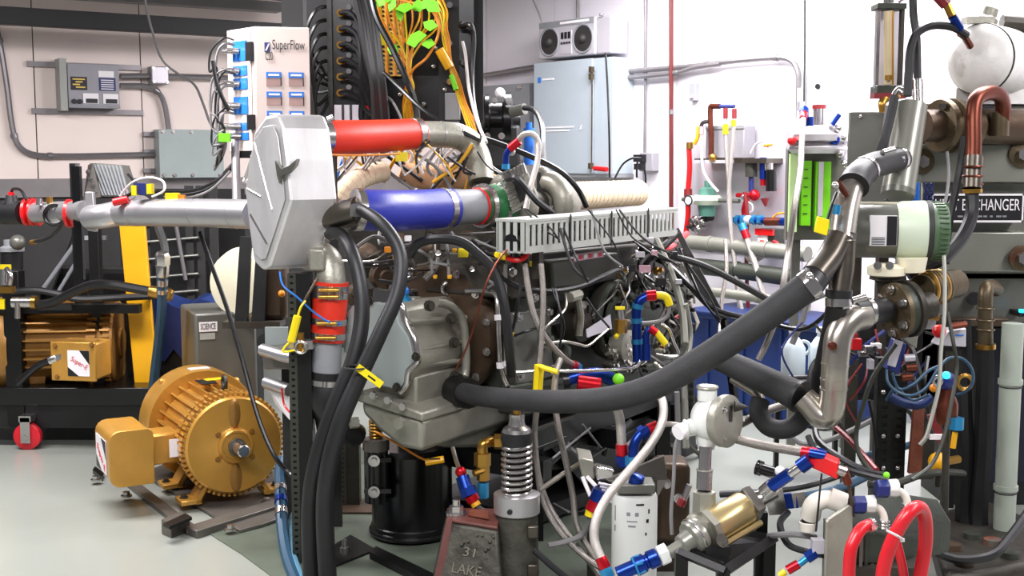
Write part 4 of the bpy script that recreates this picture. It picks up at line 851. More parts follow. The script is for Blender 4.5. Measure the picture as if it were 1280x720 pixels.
for i in range(6): P(eng, 'label_print', M().prism([es(718 + i * 6, 320 - i * .8, .068), es(722 + i * 6, 319.4 - i * .8, .068), es(722 + i * 6, 324 - i * .8, .068), es(718 + i * 6, 325 - i * .8, .068)], SV * .001), 'label_red' if i % 2 else 'label_white')
# pulleys and pump on the side
c = es(757, 398, .02)
P(eng, 'front_pulley', M().lathe(c, SV, [(0, .16), (.03, .17), (.05, .165), (.052, .13), (.035, .125), (.035, .06), (.07, .055), (.07, .01)], 40), 'cast_dark')
P(eng, 'pulley_face', M().lathe(c + SV * .05, SV, [(0, .10), (.02, .095), (.03, .05), (.03, .01)], 32), 'cast_iron')
P(eng, 'pulley_ring', M().torus(c + SV * .05, SV, .15, .014, 40, 8), 'cast_iron')
m = M().prism([es(732, 412, .12), es(762, 393, .12), es(764, 411, .12), es(733, 422, .12)], SV * .004); P(eng, 'data_plate', m, 'boombox_silver', 'pale silver plate on the pump')
c = es(770, 432, .08); P(eng, 'pump_body', M().lathe(c, SV, [(0, .07), (.06, .068), (.07, .04), (.07, .01)], 28), 'cast_aluminium')
for q in range(6): P(eng, 'pump_rib', M().cbox(c + SV * .068 + Z * .04 * math.cos(q) + SU * .04 * math.sin(q), SU * .01, SV * .01, Z * .01), 'steel')
c = es(707, 400, .0); P(eng, 'alternator', M().lathe(c, SV, [(0, .08), (.08, .08), (.1, .06), (.1, .01)], 28), 'cast_dark')
for k in range(8): P(eng, 'alternator_vent', M().cbox(c + SV * .1 + (Z * math.cos(k * .785) + SU * math.sin(k * .785)) * .05, (Z * math.cos(k * .785) + SU * math.sin(k * .785)) * .03, SV * .012, (Z * -math.sin(k * .785) + SU * math.cos(k * .785)) * .012), 'black_matte')
P(eng, 'bracket_arm', M().tube([es(722, 372, .1), es(726, 395, .1), es(724, 420, .1)], .014), 'cast_aluminium'); P(eng, 'bracket_arm', M().tube([es(712, 372, .1), es(724, 368, .1)], .02), 'cast_aluminium')
for x, y, r, mm in ((792, 355, .05, 'cast_dark'), (808, 332, .055, 'black_steel'), (785, 345, .03, 'steel'), (812, 350, .03, 'steel'), (820, 372, .04, 'cast_dark'), (770, 372, .03, 'cast_iron'), (840, 400, .05, 'cast_dark'), (800, 430, .05, 'cast_iron'), (845, 430, .05, 'cast_dark'), (700, 440, .04, 'cast_iron'), (680, 425, .03, 'cast_dark')):
    P(eng, 'port_ring', M().torus(es(x, y, .08), SV, r, r * .28, 22, 8), mm); P(eng, 'port_plug', M().lathe(es(x, y, .05), SV, [(0, r * .7), (.035, r * .65), (.04, r * .3)], 16), 'cast_iron' if mm != 'steel' else 'steel')
random.seed(5)
for i in range(26):
    x = random.uniform(752, 830); y = random.uniform(430, 462); P(eng, 'fuel_fitting', M().lathe(es(x, y, random.uniform(.08, .16)), SV + Z * random.uniform(-.6, .8), [(0, .012), (.025, .012), (.026, .008), (.04, .008)], 8), random.choice(('steel', 'cast_aluminium', 'steel', 'cast_dark')))
for x, y, h_ in ((656, 330, 12), (672, 340, 16), (798, 298, 10), (832, 306, 16), (786, 300, 10), (820, 296, 12)): P(eng, 'injector_stub', M().cyl(es(x, y, .05), es(x, y - h_, .06), .016), random.choice(('steel', 'cast_iron', 'brass')))
t = eng
# bell housing and gearbox (axis along the engine)
GC = Vector((-.48, 4.24, .80)) + SU * .36
P(eng, 'bell_housing', M().lathe(GC - SU * .02, SU, [(0, .25), (.02, .265), (.05, .265), (.055, .24), (.12, .27), (.18, .285), (.2, .29), (.22, .29)], 48), 'cast_brown', 'round brown-grey bell housing')
for k in range(14):
    th = 2 * math.pi * k / 14; bolt(eng, GC - SU * .025 + (Z * math.cos(th) + SV * math.sin(th)) * .25, -SU, .011)
P(eng, 'lifting_eye', M().torus(a(561, 361, 4.5), Vector((.2, -1, 0)), .024, .008, 20, 8), 'steel'); P(eng, 'lifting_eye_base', M().cyl(a(561, 372, 4.5), a(561, 380, 4.5), .014), 'steel')
# gearbox
gb = T('gearbox', 'silver cast gearbox housing with a flat cover plate bolted to the engine', 'gearbox', a(510, 500, 4.2))
gp0 = Vector((a(512, 440, 4.16).x, 4.16, 0))
def gf(x, y, off=0.0): return onp(x, y, gp0 - SU * off, SU)
def gs(x, y, off=0.0): return onp(x, y, gp0 + SV * off, SV)
face_o = [(440, 382), (468, 378), (494, 384), (498, 404), (510, 420), (514, 436), (520, 452), (508, 462), (506, 478), (497, 488), (470, 481), (452, 462), (430, 440), (424, 414), (432, 392)]
P(gb, 'case', M().prism([gf(x, y, .0) for x, y in [(440, 384), (500, 380), (524, 455), (505, 486), (470, 482), (432, 440), (426, 414)]], SU * .34), 'cast_aluminium', bev=.03)
P(gb, 'cover_plate', M().prism([gf(x, y, .02) for x, y in face_o], SU * .03), 'green_grey', 'smooth grey-green gearbox cover plate', bev=.005)
# bright flange edge
edge = [(494, 376), (503, 385), (506, 400), (517, 424), (520, 440), (522, 452), (511, 464), (508, 480), (500, 490)]
P(gb, 'flange_edge', M().tube(smooth([gf(x, y, .012) for x, y in edge], 4), .012, 10), 'steel')
for x, y in ((491, 378), (520, 446), (496, 484), (430, 399), (427, 410), (470, 476), (462, 376)): bolt(gb, gf(x, y, .03), -SU, .011, 'cast_dark')
for y0, y1, zz in ((402, 397, 0), (440, 426, 0), (458, 450, 0)): P(gb, 'cast_rib', M().tube([gs(512, y0, .012), gs(582, y1, .03)], .010, 8), 'cast_aluminium')
rear = smooth([gs(x, y, .05) for x, y in ((545, 378), (562, 382), (577, 398), (582, 430), (582, 465), (575, 478), (560, 484))], 5)
P(gb, 'rear_flange', M().tube(rear, .016, 10), 'cast_aluminium')
for x, y in ((563, 398), (567, 428), (568, 470), (536, 382)): P(gb, 'flange_bolt', M().lathe(gs(x, y, .05), SV - SU * .6, [(0, .02), (.012, .02), (.012, .012), (.03, .012)], 10), 'cast_dark')
P(gb, 'top_boss', M().lathe(a(516, 388, 4.45), Z, [(0, .04), (.03, .035), (.05, .03)], 16), 'cast_aluminium'); P(gb, 'blue_plug', M().lathe(a(505, 384, 4.35), Z, [(0, .028), (.035, .028), (.036, .018), (.06, .018)], 6), 'anodised_cyan', 'blue anodised plug')
P(gb, 'plug_cap', M().ball(a(505, 364, 4.35), .02), 'blue_label')
P(gb, 'neck', M().prism([gf(470, 478, -.02), gf(520, 470, -.02), gf(520, 512, -.02), gf(474, 504, -.02)], SU * .34), 'cast_aluminium', bev=.01)
P(gb, 'lower_flange', M().prism([gf(448, 488, .05), gf(528, 516, .05), gf(528, 528, .05), gf(446, 502, .05)], SU * .50), 'cast_aluminium', bev=.008)
P(gb, 'sump', M().prism([gf(450, 500, .04), gf(528, 524, .04), gf(528, 566, .04), gf(500, 560, .04), gf(474, 540, .04), gf(452, 518, .04)], SU * .62), 'cast_aluminium', 'grey cast sump under the gearbox', bev=.02)
P(gb, 'sump_side', M().prism([gs(545, 516, .03), gs(625, 492, .03), gs(632, 530, .03), gs(600, 560, .03), gs(560, 560, .03)], -SV * .1), 'cast_aluminium', bev=.015)
for x, y in ((450, 490), (468, 494), (486, 500), (505, 508)): P(gb, 'sump_bolt', M().lathe(gf(x, y, .06), -SU, [(0, .014), (.012, .014)], 8), 'steel')
P(gb, 'hex_plug', hexnut(a(501, 528, 4.08), Vector((-.3, -1, 0)), .02, .03), 'cast_aluminium'); P(gb, 'hex_plug', hexnut(a(448, 528, 4.12), Vector((-1, -.4, 0)), .02, .03), 'cast_aluminium'); P(gb, 'square_plug', M().cbox(a(603, 534, 4.55), X * .03, Yv * .03, Z * .04), 'cast_aluminium')
P(gb, 'outlet_collar', M().cyl(a(572, 488, 4.3), a(585, 492, 4.2), .062, .055), 'black_steel')
# slotted wiring duct
du = T('slotted_wiring_duct', 'long pale grey slotted wiring duct lying along the top of the engine', 'wiring duct', es(750, 305))
L0_ = es(657, 306, .16); L0_.z = a(0, 306, L0_.y).z if False else L0_.z
dA = es(657, 300, .16); dB = es(846, 275, .16); zb_ = 1.130; zt_ = 1.236
oA = Vector((dA.x, dA.y, zb_)); dv = Vector((dB.x - dA.x, dB.y - dA.y, 0)); Ld = dv.length; du_ = dv.normalized()
P(du, 'floor', M().box(oA, dv, -SV * .12, Z * .006), 'duct_grey'); P(du, 'back_wall', M().box(oA - SV * .12, dv, SV * .004, Z * (zt_ - zb_)), 'duct_grey')
P(du, 'cover', M().box(oA + Z * (zt_ - zb_) + SV * .004, dv, -SV * .13, Z * .012), 'duct_grey', bev=.002)
P(du, 'bottom_strip', M().box(oA, dv, SV * .004, Z * .024), 'duct_grey'); P(du, 'top_strip', M().box(oA + Z * (zt_ - zb_ - .008), dv, SV * .004, Z * .008), 'duct_grey')
ns = 32
for i in range(ns): P(du, 'slat', M().box(oA + du_ * (Ld * i / ns) + Z * .022, du_ * (Ld / ns * .55), SV * .004, Z * (zt_ - zb_ - .028)), 'duct_grey', sm=False)
for i in range(4): P(du, 'end_slat', M().box(oA - SV * (.005 + i * .03), -SV * .016, du_ * .004, Z * (zt_ - zb_)), 'duct_grey', sm=False)
P(du, 'inner_cables', M().tube([oA + SV * -.06 + Z * .04, oA + dv - SV * .06 + Z * .045], .028), 'cable_black')
for s in (.24, .50, .76): P(du, 'cable_tie', M().box(oA + du_ * (Ld * s) + SV * .006 - Z * .01, du_ * .008, SV * .003, Z * (zt_ - zb_ + .03)), 'black_matte')
for s in (.1, .9): P(du, 'support_arm', M().box(oA + du_ * (Ld * s) - SV * .02, du_ * .03, -SV * .03, Z * -.1), 'cast_dark')
# ------------------------------------------------------------------ hoses and wires around the engine
H('coolant_hose', 'black hose arching under the blue hose and down between gearbox and engine', 'hose', [(512, 318, 4.3), (522, 305, 4.25), (545, 299, 4.22), (575, 302, 4.2), (598, 318, 4.18), (618, 340, 4.15), (630, 380, 4.12), (636, 430, 4.12), (640, 470, 4.15)], 6.2, 'rubber')
H('wire_loom', 'black loom sagging across the engine side below the control module', 'cable', [(606, 322, 4.3), (625, 345, 4.25), (652, 360, 4.25), (690, 364, 4.3), (725, 358, 4.4), (755, 345, 4.5), (772, 338, 4.6), (778, 344, 4.65)], 3.6, 'cable_black')
H('wire_loom', 'grey loom slanting from the engine top right behind the big hose', 'cable', [(800, 312, 5.0), (840, 320, 4.9), (880, 332, 4.85), (920, 352, 4.85), (962, 376, 4.9)], 4.2, 'cable_grey' if False else 'dark_grey')
H('wire_loom', 'black loom running under the grey one from the engine corner', 'cable', [(795, 316, 5.1), (830, 328, 5.0), (860, 355, 4.95), (890, 385, 4.95), (925, 396, 5.0), (955, 398, 5.1)], 4.0, 'cable_black')
H('wire_loom', 'black cable looping over the wrapped exhaust to the slotted duct', 'cable', [(600, 172, 4.9), (625, 180, 4.9), (665, 196, 4.85), (700, 214, 4.8), (722, 236, 4.8), (733, 258, 4.85)], 3.6, 'cable_black')
H('wire_loom', 'thin black cable arching from the turbo sleeve to the duct end', 'cable', [(612, 300, 4.5), (600, 306, 4.4), (575, 300, 4.35), (560, 296, 4.35)], 3.0, 'cable_black')
H('sense_line', 'black rubber line arching over the ribbed bracket', 'hose', [(636, 224, 4.56), (645, 222, 4.5), (658, 236, 4.5), (672, 252, 4.5), (690, 266, 4.55)], 4.5, 'rubber')
H('braided_hose', 'pale hose arching over the ribbed bracket from a red and blue elbow fitting', 'hose', [(646, 178, 4.65), (655, 168, 4.62), (666, 168, 4.6), (673, 180, 4.6), (671, 205, 4.58), (664, 230, 4.55), (657, 262, 4.5)], 3.8, 'braid_white')
t = T('elbow_fitting', 'red and blue anodised elbow on top of the ribbed bracket', 'fitting', a(633, 208, 4.65))
P(t, 'red_collar', M().tube([a(649, 176, 4.64), a(637, 186, 4.65)], .017, 12), 'anodised_red'); P(t, 'blue_elbow', pipe([(638, 185, 4.65), (633, 193, 4.66), (632, 206, 4.66)], 4, 10), 'anodised_blue'); P(t, 'nut', hexnut(a(632, 205, 4.66), -Z, .016, .02), 'anodised_cyan')
t = T('dipstick_tube', 'bent bright steel tube turning down beside the bell housing', 'tube', a(624, 470, 4.3)); m = pipe([(582, 364, 4.35), (606, 364, 4.32), (619, 368, 4.3), (622, 385, 4.28), (624, 430, 4.26), (626, 462, 4.26), (634, 482, 4.26)], 3, 10); P(t, 'tube', m, 'steel')
for s in (.55, .8): band(t, m, s, .02, 1.6, 'label_white', 'tube_clip')
H('fuel_line', 'thin steel line standing just right of the bent steel tube', 'tube', [(632, 330, 4.25), (631, 380, 4.24), (632, 430, 4.24), (633, 468, 4.24)], 2.6, 'steel_pipe', bands=((.55, .03, 'label_white'), (.85, .02, 'label_white')))
H('signal_wire', 'thin copper-coloured wire hanging in front of the bell housing', 'cable', [(634, 312, 4.1), (620, 330, 4.08), (605, 362, 4.05), (595, 400, 4.05), (583, 435, 4.05), (570, 462, 4.08)], 1.4, 'copper')
H('signal_wire', 'black wire with a yellow crimp hanging at the left of the engine block', 'cable', [(652, 352, 4.2), (648, 375, 4.18), (644, 400, 4.18), (640, 415, 4.18)], 2.2, 'cable_black', ends=((1, 'yellow', 'yellow'),))
H('braided_hose', 'light braided line crossing the engine side from upper left to a red fitting', 'hose', [(656, 330, 4.2), (660, 360, 4.18), (668, 395, 4.16), (684, 425, 4.16), (705, 448, 4.2), (716, 455, 4.25)], 4.0, 'braid', ends=((1, 'anodised_red', 'anodised_cyan'),))
H('braided_hose', 'light braided line running straight down the engine side, yellow-banded', 'hose', [(676, 330, 4.15), (679, 370, 4.12), (677, 420, 4.1), (673, 470, 4.08), (672, 500, 4.08), (668, 545, 4.1), (672, 590, 4.1), (690, 640, 4.05), (735, 700, 3.95), (760, 735, 3.9)], 3.8, 'braid', bands=((.36, .10, 'yellow'),))
H('braided_hose', 'second braided line from the yellow tie bending down past the big hose', 'hose', [(700, 450, 4.1), (696, 462, 4.05), (693, 490, 4.03), (697, 530, 4.02), (708, 580, 4.0), (716, 620, 4.0), (722, 660, 3.98), (745, 700, 3.95)], 4.2, 'braid')
t = T('cable_tie', 'yellow tie joining two braided lines on the engine side', 'tie', a(687, 462, 4.05)); P(t, 'strap', M().tube([a(674, 458, 4.03), a(697, 465, 4.0)], .009, 8), 'yellow'); P(t, 'sleeve', M().tube([a(674, 456, 4.05), a(672, 490, 4.05)], .017, 12), 'yellow')
H('steel_line', 'thin steel tube lying across the engine side at fuel pump height', 'tube', [(640, 466, 4.15), (680, 463, 4.15), (720, 464, 4.2), (770, 462, 4.3), (793, 459, 4.4), (800, 452, 4.45)], 2.2, 'steel')
H('steel_line', 'thin wavy steel tube curling round the pump pulley', 'tube', [(706, 362, 4.4), (707, 385, 4.38), (692, 400, 4.3), (680, 412, 4.25), (678, 428, 4.25), (705, 427, 4.3), (722, 430, 4.35), (735, 432, 4.38), (750, 420, 4.45), (762, 410, 4.5)], 1.8, 'steel_pipe')
H('steel_line', 'bright angular steel tube beside the blue elbow hose', 'tube', [(826, 405, 4.5), (836, 412, 4.5), (843, 430, 4.5), (848, 443, 4.5), (836, 446, 4.5), (820, 443, 4.5)], 2.0, 'steel')
H('signal_wire', 'thin black wire dropping across the pump pulley', 'cable', [(733, 372, 4.4), (745, 390, 4.4), (762, 410, 4.4)], 1.4, 'cable_black')
t = T('elbow_hose', 'blue elbow hose arching to a yellow sleeve on the engine right', 'hose', a(795, 452, 4.5))
m = pipe([(797, 452, 4.5), (796, 420, 4.5), (796, 390, 4.5), (800, 376, 4.5), (812, 369, 4.5)], 6.2, 14); P(t, 'blue_hose', m, 'anodised_blue'); 
for s in (.2, .4, .6): band(t, m, s, .018, 1.15, 'anodised_cyan', 'collar')
P(t, 'red_collar', M().tube([a(808, 370, 4.5), a(820, 369, 4.5)], .021, 12), 'anodised_red'); P(t, 'yellow_sleeve', pipe([(820, 369, 4.5), (832, 371, 4.5), (837, 382, 4.5)], 5, 12), 'yellow'); P(t, 'grey_tail', pipe([(837, 382, 4.5), (834, 395, 4.5), (822, 402, 4.5), (800, 404, 4.5), (784, 402, 4.5)], 2.6, 8), 'cable_grey')
t = T('elbow_fitting', 'short blue fitting with a red and yellow lead right of the tall blue elbow', 'fitting', a(808, 450, 4.45)); P(t, 'lower_body', M().tube([a(808, 450, 4.45), a(808, 430, 4.45)], .017, 10), 'anodised_blue'); P(t, 'elbow', pipe([(808, 432, 4.45), (808, 418, 4.45), (813, 410, 4.45)], 4.5, 10), 'anodised_blue'); P(t, 'red_collar', M().tube([a(812, 410, 4.44), a(820, 416, 4.44)], .015, 10), 'anodised_red'); P(t, 'yellow_sleeve', M().tube([a(820, 415, 4.44), a(832, 430, 4.44)], .013, 10), 'yellow')
t = T('drain_valve', 'brass valve with a yellow cap beside the pump plate', 'valve', a(775, 415, 4.4)); P(t, 'body', hexnut(a(776, 416, 4.4), Z, .024, .05), 'brass'); P(t, 'stem', M().cyl(a(776, 400, 4.4), a(775, 387, 4.4), .012), 'steel'); P(t, 'cap', M().cbox(a(775, 385, 4.4), X * .035, Yv * .02, Z * .01), 'yellow'); P(t, 'outlet', M().tube([a(774, 415, 4.4), a(770, 422, 4.38)], .008), 'yellow')
t = T('hose_assembly', 'stubby blue hose with red collar and lime cap lying behind the big black hose', 'hose', a(740, 478, 4.3)); m = pipe([(708, 475, 4.3), (725, 470, 4.3), (748, 468, 4.32), (765, 474, 4.35)], 9, 14); P(t, 'hose_body', m, 'anodised_blue'); P(t, 'red_collar', M().tube([a(722, 478, 4.25), a(750, 482, 4.25)], .028, 14), 'anodised_red'); P(t, 'lime_cap', M().ball(a(773, 474, 4.3), .022), 'lime'); P(t, 'black_end', M().tube([a(704, 476, 4.3), a(712, 475, 4.3)], .03, 14), 'cable_black')
H('battery_lead', 'short bright red lead curling at the left end of the slotted duct', 'cable', [(634, 322, 4.2), (645, 325, 4.18), (655, 322, 4.18), (662, 312, 4.2)], 3.6, 'red', ends=((0, 'yellow', 'yellow'),))
t = T('sensor_connectors', 'yellow and black sensor plugs scattered over the bell housing top', 'connectors', a(570, 345, 4.4))
for x, y, mm, w_ in ((579, 316, 'yellow', .045), (568, 313, 'yellow_paint', .02), (544, 346, 'yellow_paint', .018), (562, 346, 'yellow_paint', .02), (485, 312, 'orange', .03), (494, 322, 'yellow_paint', .02), (634, 322, 'yellow', .02), (665, 330, 'yellow', .025), (510, 298, 'label_white', .03)): P(t, 'plug', M().cbox(a(x, y, 4.32), X * w_ * .8, Yv * .03, Z * w_ * .7), mm, bev=.003)
for pts in ([(522, 312, 4.35), (538, 323, 4.32), (540, 340, 4.32)], [(540, 328, 4.32), (552, 330, 4.32), (562, 332, 4.32)], [(558, 303, 4.32), (560, 320, 4.32), (561, 346, 4.32)], [(610, 350, 4.25), (625, 360, 4.22)]): P(t, 'lead', pipe(pts, 2.0, 6), 'cable_grey')
P(t, 'rod', M().tube([a(572, 330, 4.5), a(598, 350, 4.5)], .008), 'steel_pipe')
random.seed(21)
t = T('engine_wiring', 'loose black, red and white wires threaded over the engine and duct', 'cables', a(700, 340, 4.3))
for (x0, y0, x1, y1, Yd) in [(590, 300, 660, 318, 4.35), (600, 330, 655, 310, 4.3), (735, 262, 778, 330, 4.3), (700, 285, 735, 350, 4.2), (770, 262, 840, 315, 4.6), (655, 262, 700, 300, 4.25), (640, 300, 610, 360, 4.3), (790, 300, 850, 330, 4.8), (800, 330, 850, 290, 4.9), (835, 300, 800, 350, 4.9), (795, 340, 860, 380, 4.9), (560, 290, 620, 320, 4.4), (440, 330, 520, 300, 4.4), (470, 350, 530, 340, 4.4), (640, 420, 700, 400, 4.3), (690, 360, 700, 430, 4.25), (830, 330, 860, 420, 4.8), (845, 310, 900, 400, 4.9)]:
    for k in range(2):
        P(t, 'wire', pipe([(x0 + 4 * k, y0, Yd), ((x0 + x1) / 2 + random.uniform(-14, 14), (y0 + y1) / 2 + random.uniform(0, 16), Yd - .03), (x1, y1 + 3 * k, Yd)], random.choice((1.1, 1.5, 1.9)), 6), random.choice(('cable_black', 'cable_black', 'cable_black', 'dark_grey', 'cable_grey')))
for x, y in ((800, 318), (812, 300), (842, 318), (806, 336), (826, 352), (848, 352), (790, 335), (818, 316)): P(t, 'connector', M().cbox(a(x, y, 4.75), X * random.uniform(.02, .05), Yv * .03, Z * random.uniform(.015, .035)), random.choice(('boombox_silver', 'label_black', 'pink_label', 'cable_grey', 'steel')))
# ------------------------------------------------------------------ big black foam-covered hoses
t = T('insulated_hose', 'long thick black insulated hose sweeping right across the front of the engine', 'hose', a(750, 515, 3.8))
m = pipe([(575, 489, 4.22), (600, 495, 4.1), (650, 500, 3.9), (705, 502, 3.78), (765, 498, 3.7), (820, 482, 3.66), (880, 448, 3.63), (940, 408, 3.62), (985, 376, 3.62), (1014, 354, 3.62)], (13.5, 18.5), 24); P(t, 'hose_body', m, 'foam_rubber')
band(t, m, .985, .028, 1.05, 'steel')
for s in (.28, .45): band(t, m, s, .003, 1.012, 'foam_rubber', 'joint')
t = T('insulated_hose', 'shorter black insulated hose slanting down to the steel stub at centre right', 'hose', a(950, 500, 3.9))
m = pipe([(892, 446, 4.0), (920, 458, 3.95), (960, 477, 3.88), (1000, 496, 3.8)], (14.5, 19), 22); P(t, 'hose_body', m, 'foam_rubber'); band(t, m, .98, .012, 1.12, 'rubber', 'end_ring')
t = T('insulated_hose', 'black insulated U-bend hanging below the slanting insulated hose', 'hose', a(970, 540, 3.95))
m = pipe([(951, 500, 3.98), (948, 516, 3.96), (962, 534, 3.93), (985, 536, 3.9), (1004, 522, 3.88), (1012, 498, 3.86)], (12, 12.5), 18); P(t, 'hose_body', m, 'foam_rubber')
P(t, 'steel_neck', pipe([(916, 472, 4.05), (932, 482, 4.02), (946, 492, 4.0), (951, 503, 3.98)], 7, 14), 'steel_pipe')
# ------------------------------------------------------------------ drum, spring mount, stands
t = T('oil_filter_drum', 'tall glossy black canister standing on the floor under the gearbox', 'canister', Vector((a(515, 600, 4.5).x, 4.5, 0)))
c = Vector((a(515, 600, 4.55).x, 4.55, 0)); zt = a(515, 556, 4.55).z
P(t, 'body', M().lathe(c, Z, [(0, .13), (.012, .158), (.05, .16), (.055, .156), (zt - .02, .156), (zt, .14)], 40), 'black_gloss'); P(t, 'base_ring', M().torus(c + Z * .025, Z, .158, .012, 40, 8), 'black_gloss')
c2 = Vector((a(470, 560, 4.38).x, 4.38, 0)); P(t, 'side_canister', M().cyl(Vector((c2.x, c2.y, .18)), Vector((c2.x, c2.y, a(0, 560, 4.38).z)), .045), 'black_gloss'); P(t, 'canister_head', M().cyl(Vector((c2.x, c2.y, a(0, 562, 4.38).z)), Vector((c2.x, c2.y, a(0, 548, 4.38).z)), .05), 'steel_plate')
for i in range(6): P(t, 'brass_coil', M().torus(Vector((c2.x, c2.y, a(0, 546 - i * 4, 4.38).z)), Z, .022, .005, 16, 6), 'brass')
for y in (575, 614): P(t, 'clamp_knob', M().lathe(a(468, y, 4.33), Vector((0, -1, 0)), [(0, .022), (.015, .022), (.015, .012), (.03, .012)], 14), 'steel'); P(t, 'clamp_strap', M().box(a(455, y - 2, 4.335), X * .1, Yv * .01, Z * -.015), 'dark_grey')
P(t, 'white_script', M().box(a(472, 688, 4.39), X * .09, Yv * .01, Z * -.008), 'label_white')
H('signal_wire', 'orange wire running from the brass coils to a yellow tag under the sump', 'cable', [(470, 540, 4.3), (485, 548, 4.25), (505, 560, 4.2), (525, 572, 4.2), (540, 578, 4.2)], 1.5, 'orange')
t = T('wire_tag', 'small yellow sleeve under the gearbox sump', 'sleeve', a(543, 575, 4.18)); P(t, 'sleeve', M().tube([a(532, 578, 4.18), a(555, 574, 4.18)], .013, 8), 'yellow_paint'); P(t, 'print', M().box(a(536, 574, 4.165), X * .04, Yv * .002, Z * .004), 'label_black')
t = T('brass_elbow_fitting', 'large brass elbow fitting with hex nuts beside the spring', 'fitting', a(600, 600, 4.15))
P(t, 'elbow', pipe([(603, 568, 4.15), (604, 556, 4.15), (614, 552, 4.17), (628, 553, 4.2)], 7, 12), 'brass'); P(t, 'hex_nut', hexnut(a(603, 582, 4.15), Z, .03, .045), 'brass'); P(t, 'side_nut', hexnut(a(618, 552, 4.15), X, .028, .03), 'brass'); P(t, 'lower_nut', hexnut(a(604, 600, 4.15), Z, .023, .05), 'brass'); P(t, 'tee_arm', M().tube([a(604, 588, 4.14), a(592, 592, 4.12)], .012), 'brass'); P(t, 'blue_end', hexnut(a(604, 622, 4.15), Z, .02, .055), 'anodised_cyan')
t = T('check_valve', 'red and blue anodised hose fitting with a black tail above the rusty stand', 'fitting', a(590, 620, 4.1))
P(t, 'red_ball', M().ball(a(576, 590, 4.1), .02), 'anodised_red'); P(t, 'blue_body', M().tube([a(578, 596, 4.1), a(583, 612, 4.08)], .024, 12), 'anodised_blue'); P(t, 'blue_nut', M().tube([a(584, 610, 4.08), a(588, 620, 4.07)], .03, 6), 'anodised_blue'); P(t, 'red_end', M().tube([a(588, 619, 4.06), a(592, 626, 4.06)], .024, 10), 'anodised_red'); P(t, 'tail', pipe([(592, 626, 4.06), (598, 636, 4.05), (612, 642, 4.05), (625, 640, 4.08)], 5, 10), 'rubber'); P(t, 'yellow_band', M().tube([a(593, 628, 4.055), a(596, 633, 4.05)], .017, 10), 'yellow_paint')
P(t, 'feed_tube', pipe([(566, 560, 4.2), (570, 575, 4.15), (575, 588, 4.1)], 3, 8), 'steel_pipe')
t = T('spring_mount', 'coil spring isolator on a thick dirty steel post under the big hose', 'spring mount', Vector((a(646, 650, 3.95).x, 3.95, 0)))
sx = a(646, 600, 3.95).x; def_z = lambda y: a(646, y, 3.95).z; B0 = Vector((sx, 3.95, 0))
P(t, 'post', M().lathe(B0, Z, [(0, .078), (def_z(640), .070)], 32), 'rough_cast'); P(t, 'collar', M().lathe(B0 + Z * def_z(641), Z, [(0, .07), (.004, .078), (def_z(617) - def_z(641), .078), (def_z(616) - def_z(641) + .004, .06)], 40), 'aluminium', 'machined aluminium collar')
P(t, 'collar_hole', M().cyl(B0 + Z * def_z(632) + Vector((-.022, -.068, 0)), B0 + Z * def_z(632) + Vector((-.024, -.079, 0)), .009), 'label_black')
hz0, hz1 = def_z(620), def_z(556); m = M(); pts = []
for i in range(9 * 20 + 1):
    th = 2 * math.pi * i / 20; pts.append(B0 + Vector((.048 * math.cos(th), .048 * math.sin(th), hz0 + (hz1 - hz0) * i / 180)))
m.tube(pts, .0062, 8); P(t, 'coil_spring', m, 'steel'); P(t, 'inner_rod', M().cyl(B0 + Z * hz0, B0 + Z * hz1, .036), 'cast_dark')
P(t, 'black_bumper', M().lathe(B0 + Z * hz1, Z, [(0, .05), (.02, .055), (.045, .052)], 28), 'rubber'); P(t, 'top_cap', M().lathe(B0 + Z * (hz1 + .045), Z, [(0, .05), (.012, .046), (.022, .03), (.035, .026), (.06, .026)], 28), 'steel')
P(t, 'top_nut', hexnut(B0 + Z * def_z(531), Z, .026, .03), 'black_steel'); P(t, 'threaded_rod', M().cyl(B0 + Z * def_z(530), B0 + Z * def_z(498), .013), 'brass')
for y in (655, 702): P(t, 'square_boss', M().box(B0 + Vector((.035, -.085, def_z(y + 9))), X * .036, Yv * .03, Z * .042), 'weld_pipe', bev=.004)
t = T('cast_pedestal', 'rough rusty cast pedestal with raised lettering and a steel top bolt', 'pedestal', Vector((a(600, 690, 3.95).x, 3.95, 0)))
tp = a(0, 645, 3.95).z
def pd(x, y, Y): v = a(x, y, Y); return v
q = [Vector((a(558, 650, 3.9).x, 3.92, tp)), Vector((a(622, 660, 3.9).x, 3.86, tp - .01)), Vector((a(628, 640, 4.1).x, 4.04, tp)), Vector((a(560, 640, 4.1).x, 4.05, tp))]
qb = [Vector((q[0].x - .055, 3.85, 0)), Vector((q[1].x + .02, 3.78, 0)), Vector((q[2].x + .02, 4.1, 0)), Vector((q[3].x - .055, 4.12, 0))]
P(t, 'body', M().loft([qb, [v - Z * .012 for v in q]]), 'rough_cast', bev=.01); P(t, 'top_plate', M().loft([[v - Z * .012 for v in q], q]), 'red_oxide', bev=.004)
P(t, 'red_edge', M().prism([q[0] - Yv * .002, q[0] + X * .02 - Yv * .002, qb[0] + X * .035 - Yv * .002, qb[0] - Yv * .002], -Yv * .004), 'red_oxide')
P(t, 'top_recess', M().prism([q[0] + Vector((.07, .03, .001)), q[1] + Vector((-.03, .05, .01)), q[2] + Vector((-.05, -.04, .001)), q[3] + Vector((.08, -.04, .001))], Z * .003), 'rust')
c = Vector((a(570, 642, 3.95).x, 3.97, tp)); P(t, 'washer', M().lathe(c, Z, [(0, .036), (.008, .036)], 24), 'steel'); P(t, 'bolt_nut', hexnut(c + Z * .008, Z, .024, .022), 'steel'); P(t, 'bolt_end', M().cyl(c + Z * .03, c + Z * .052, .013), 'steel')
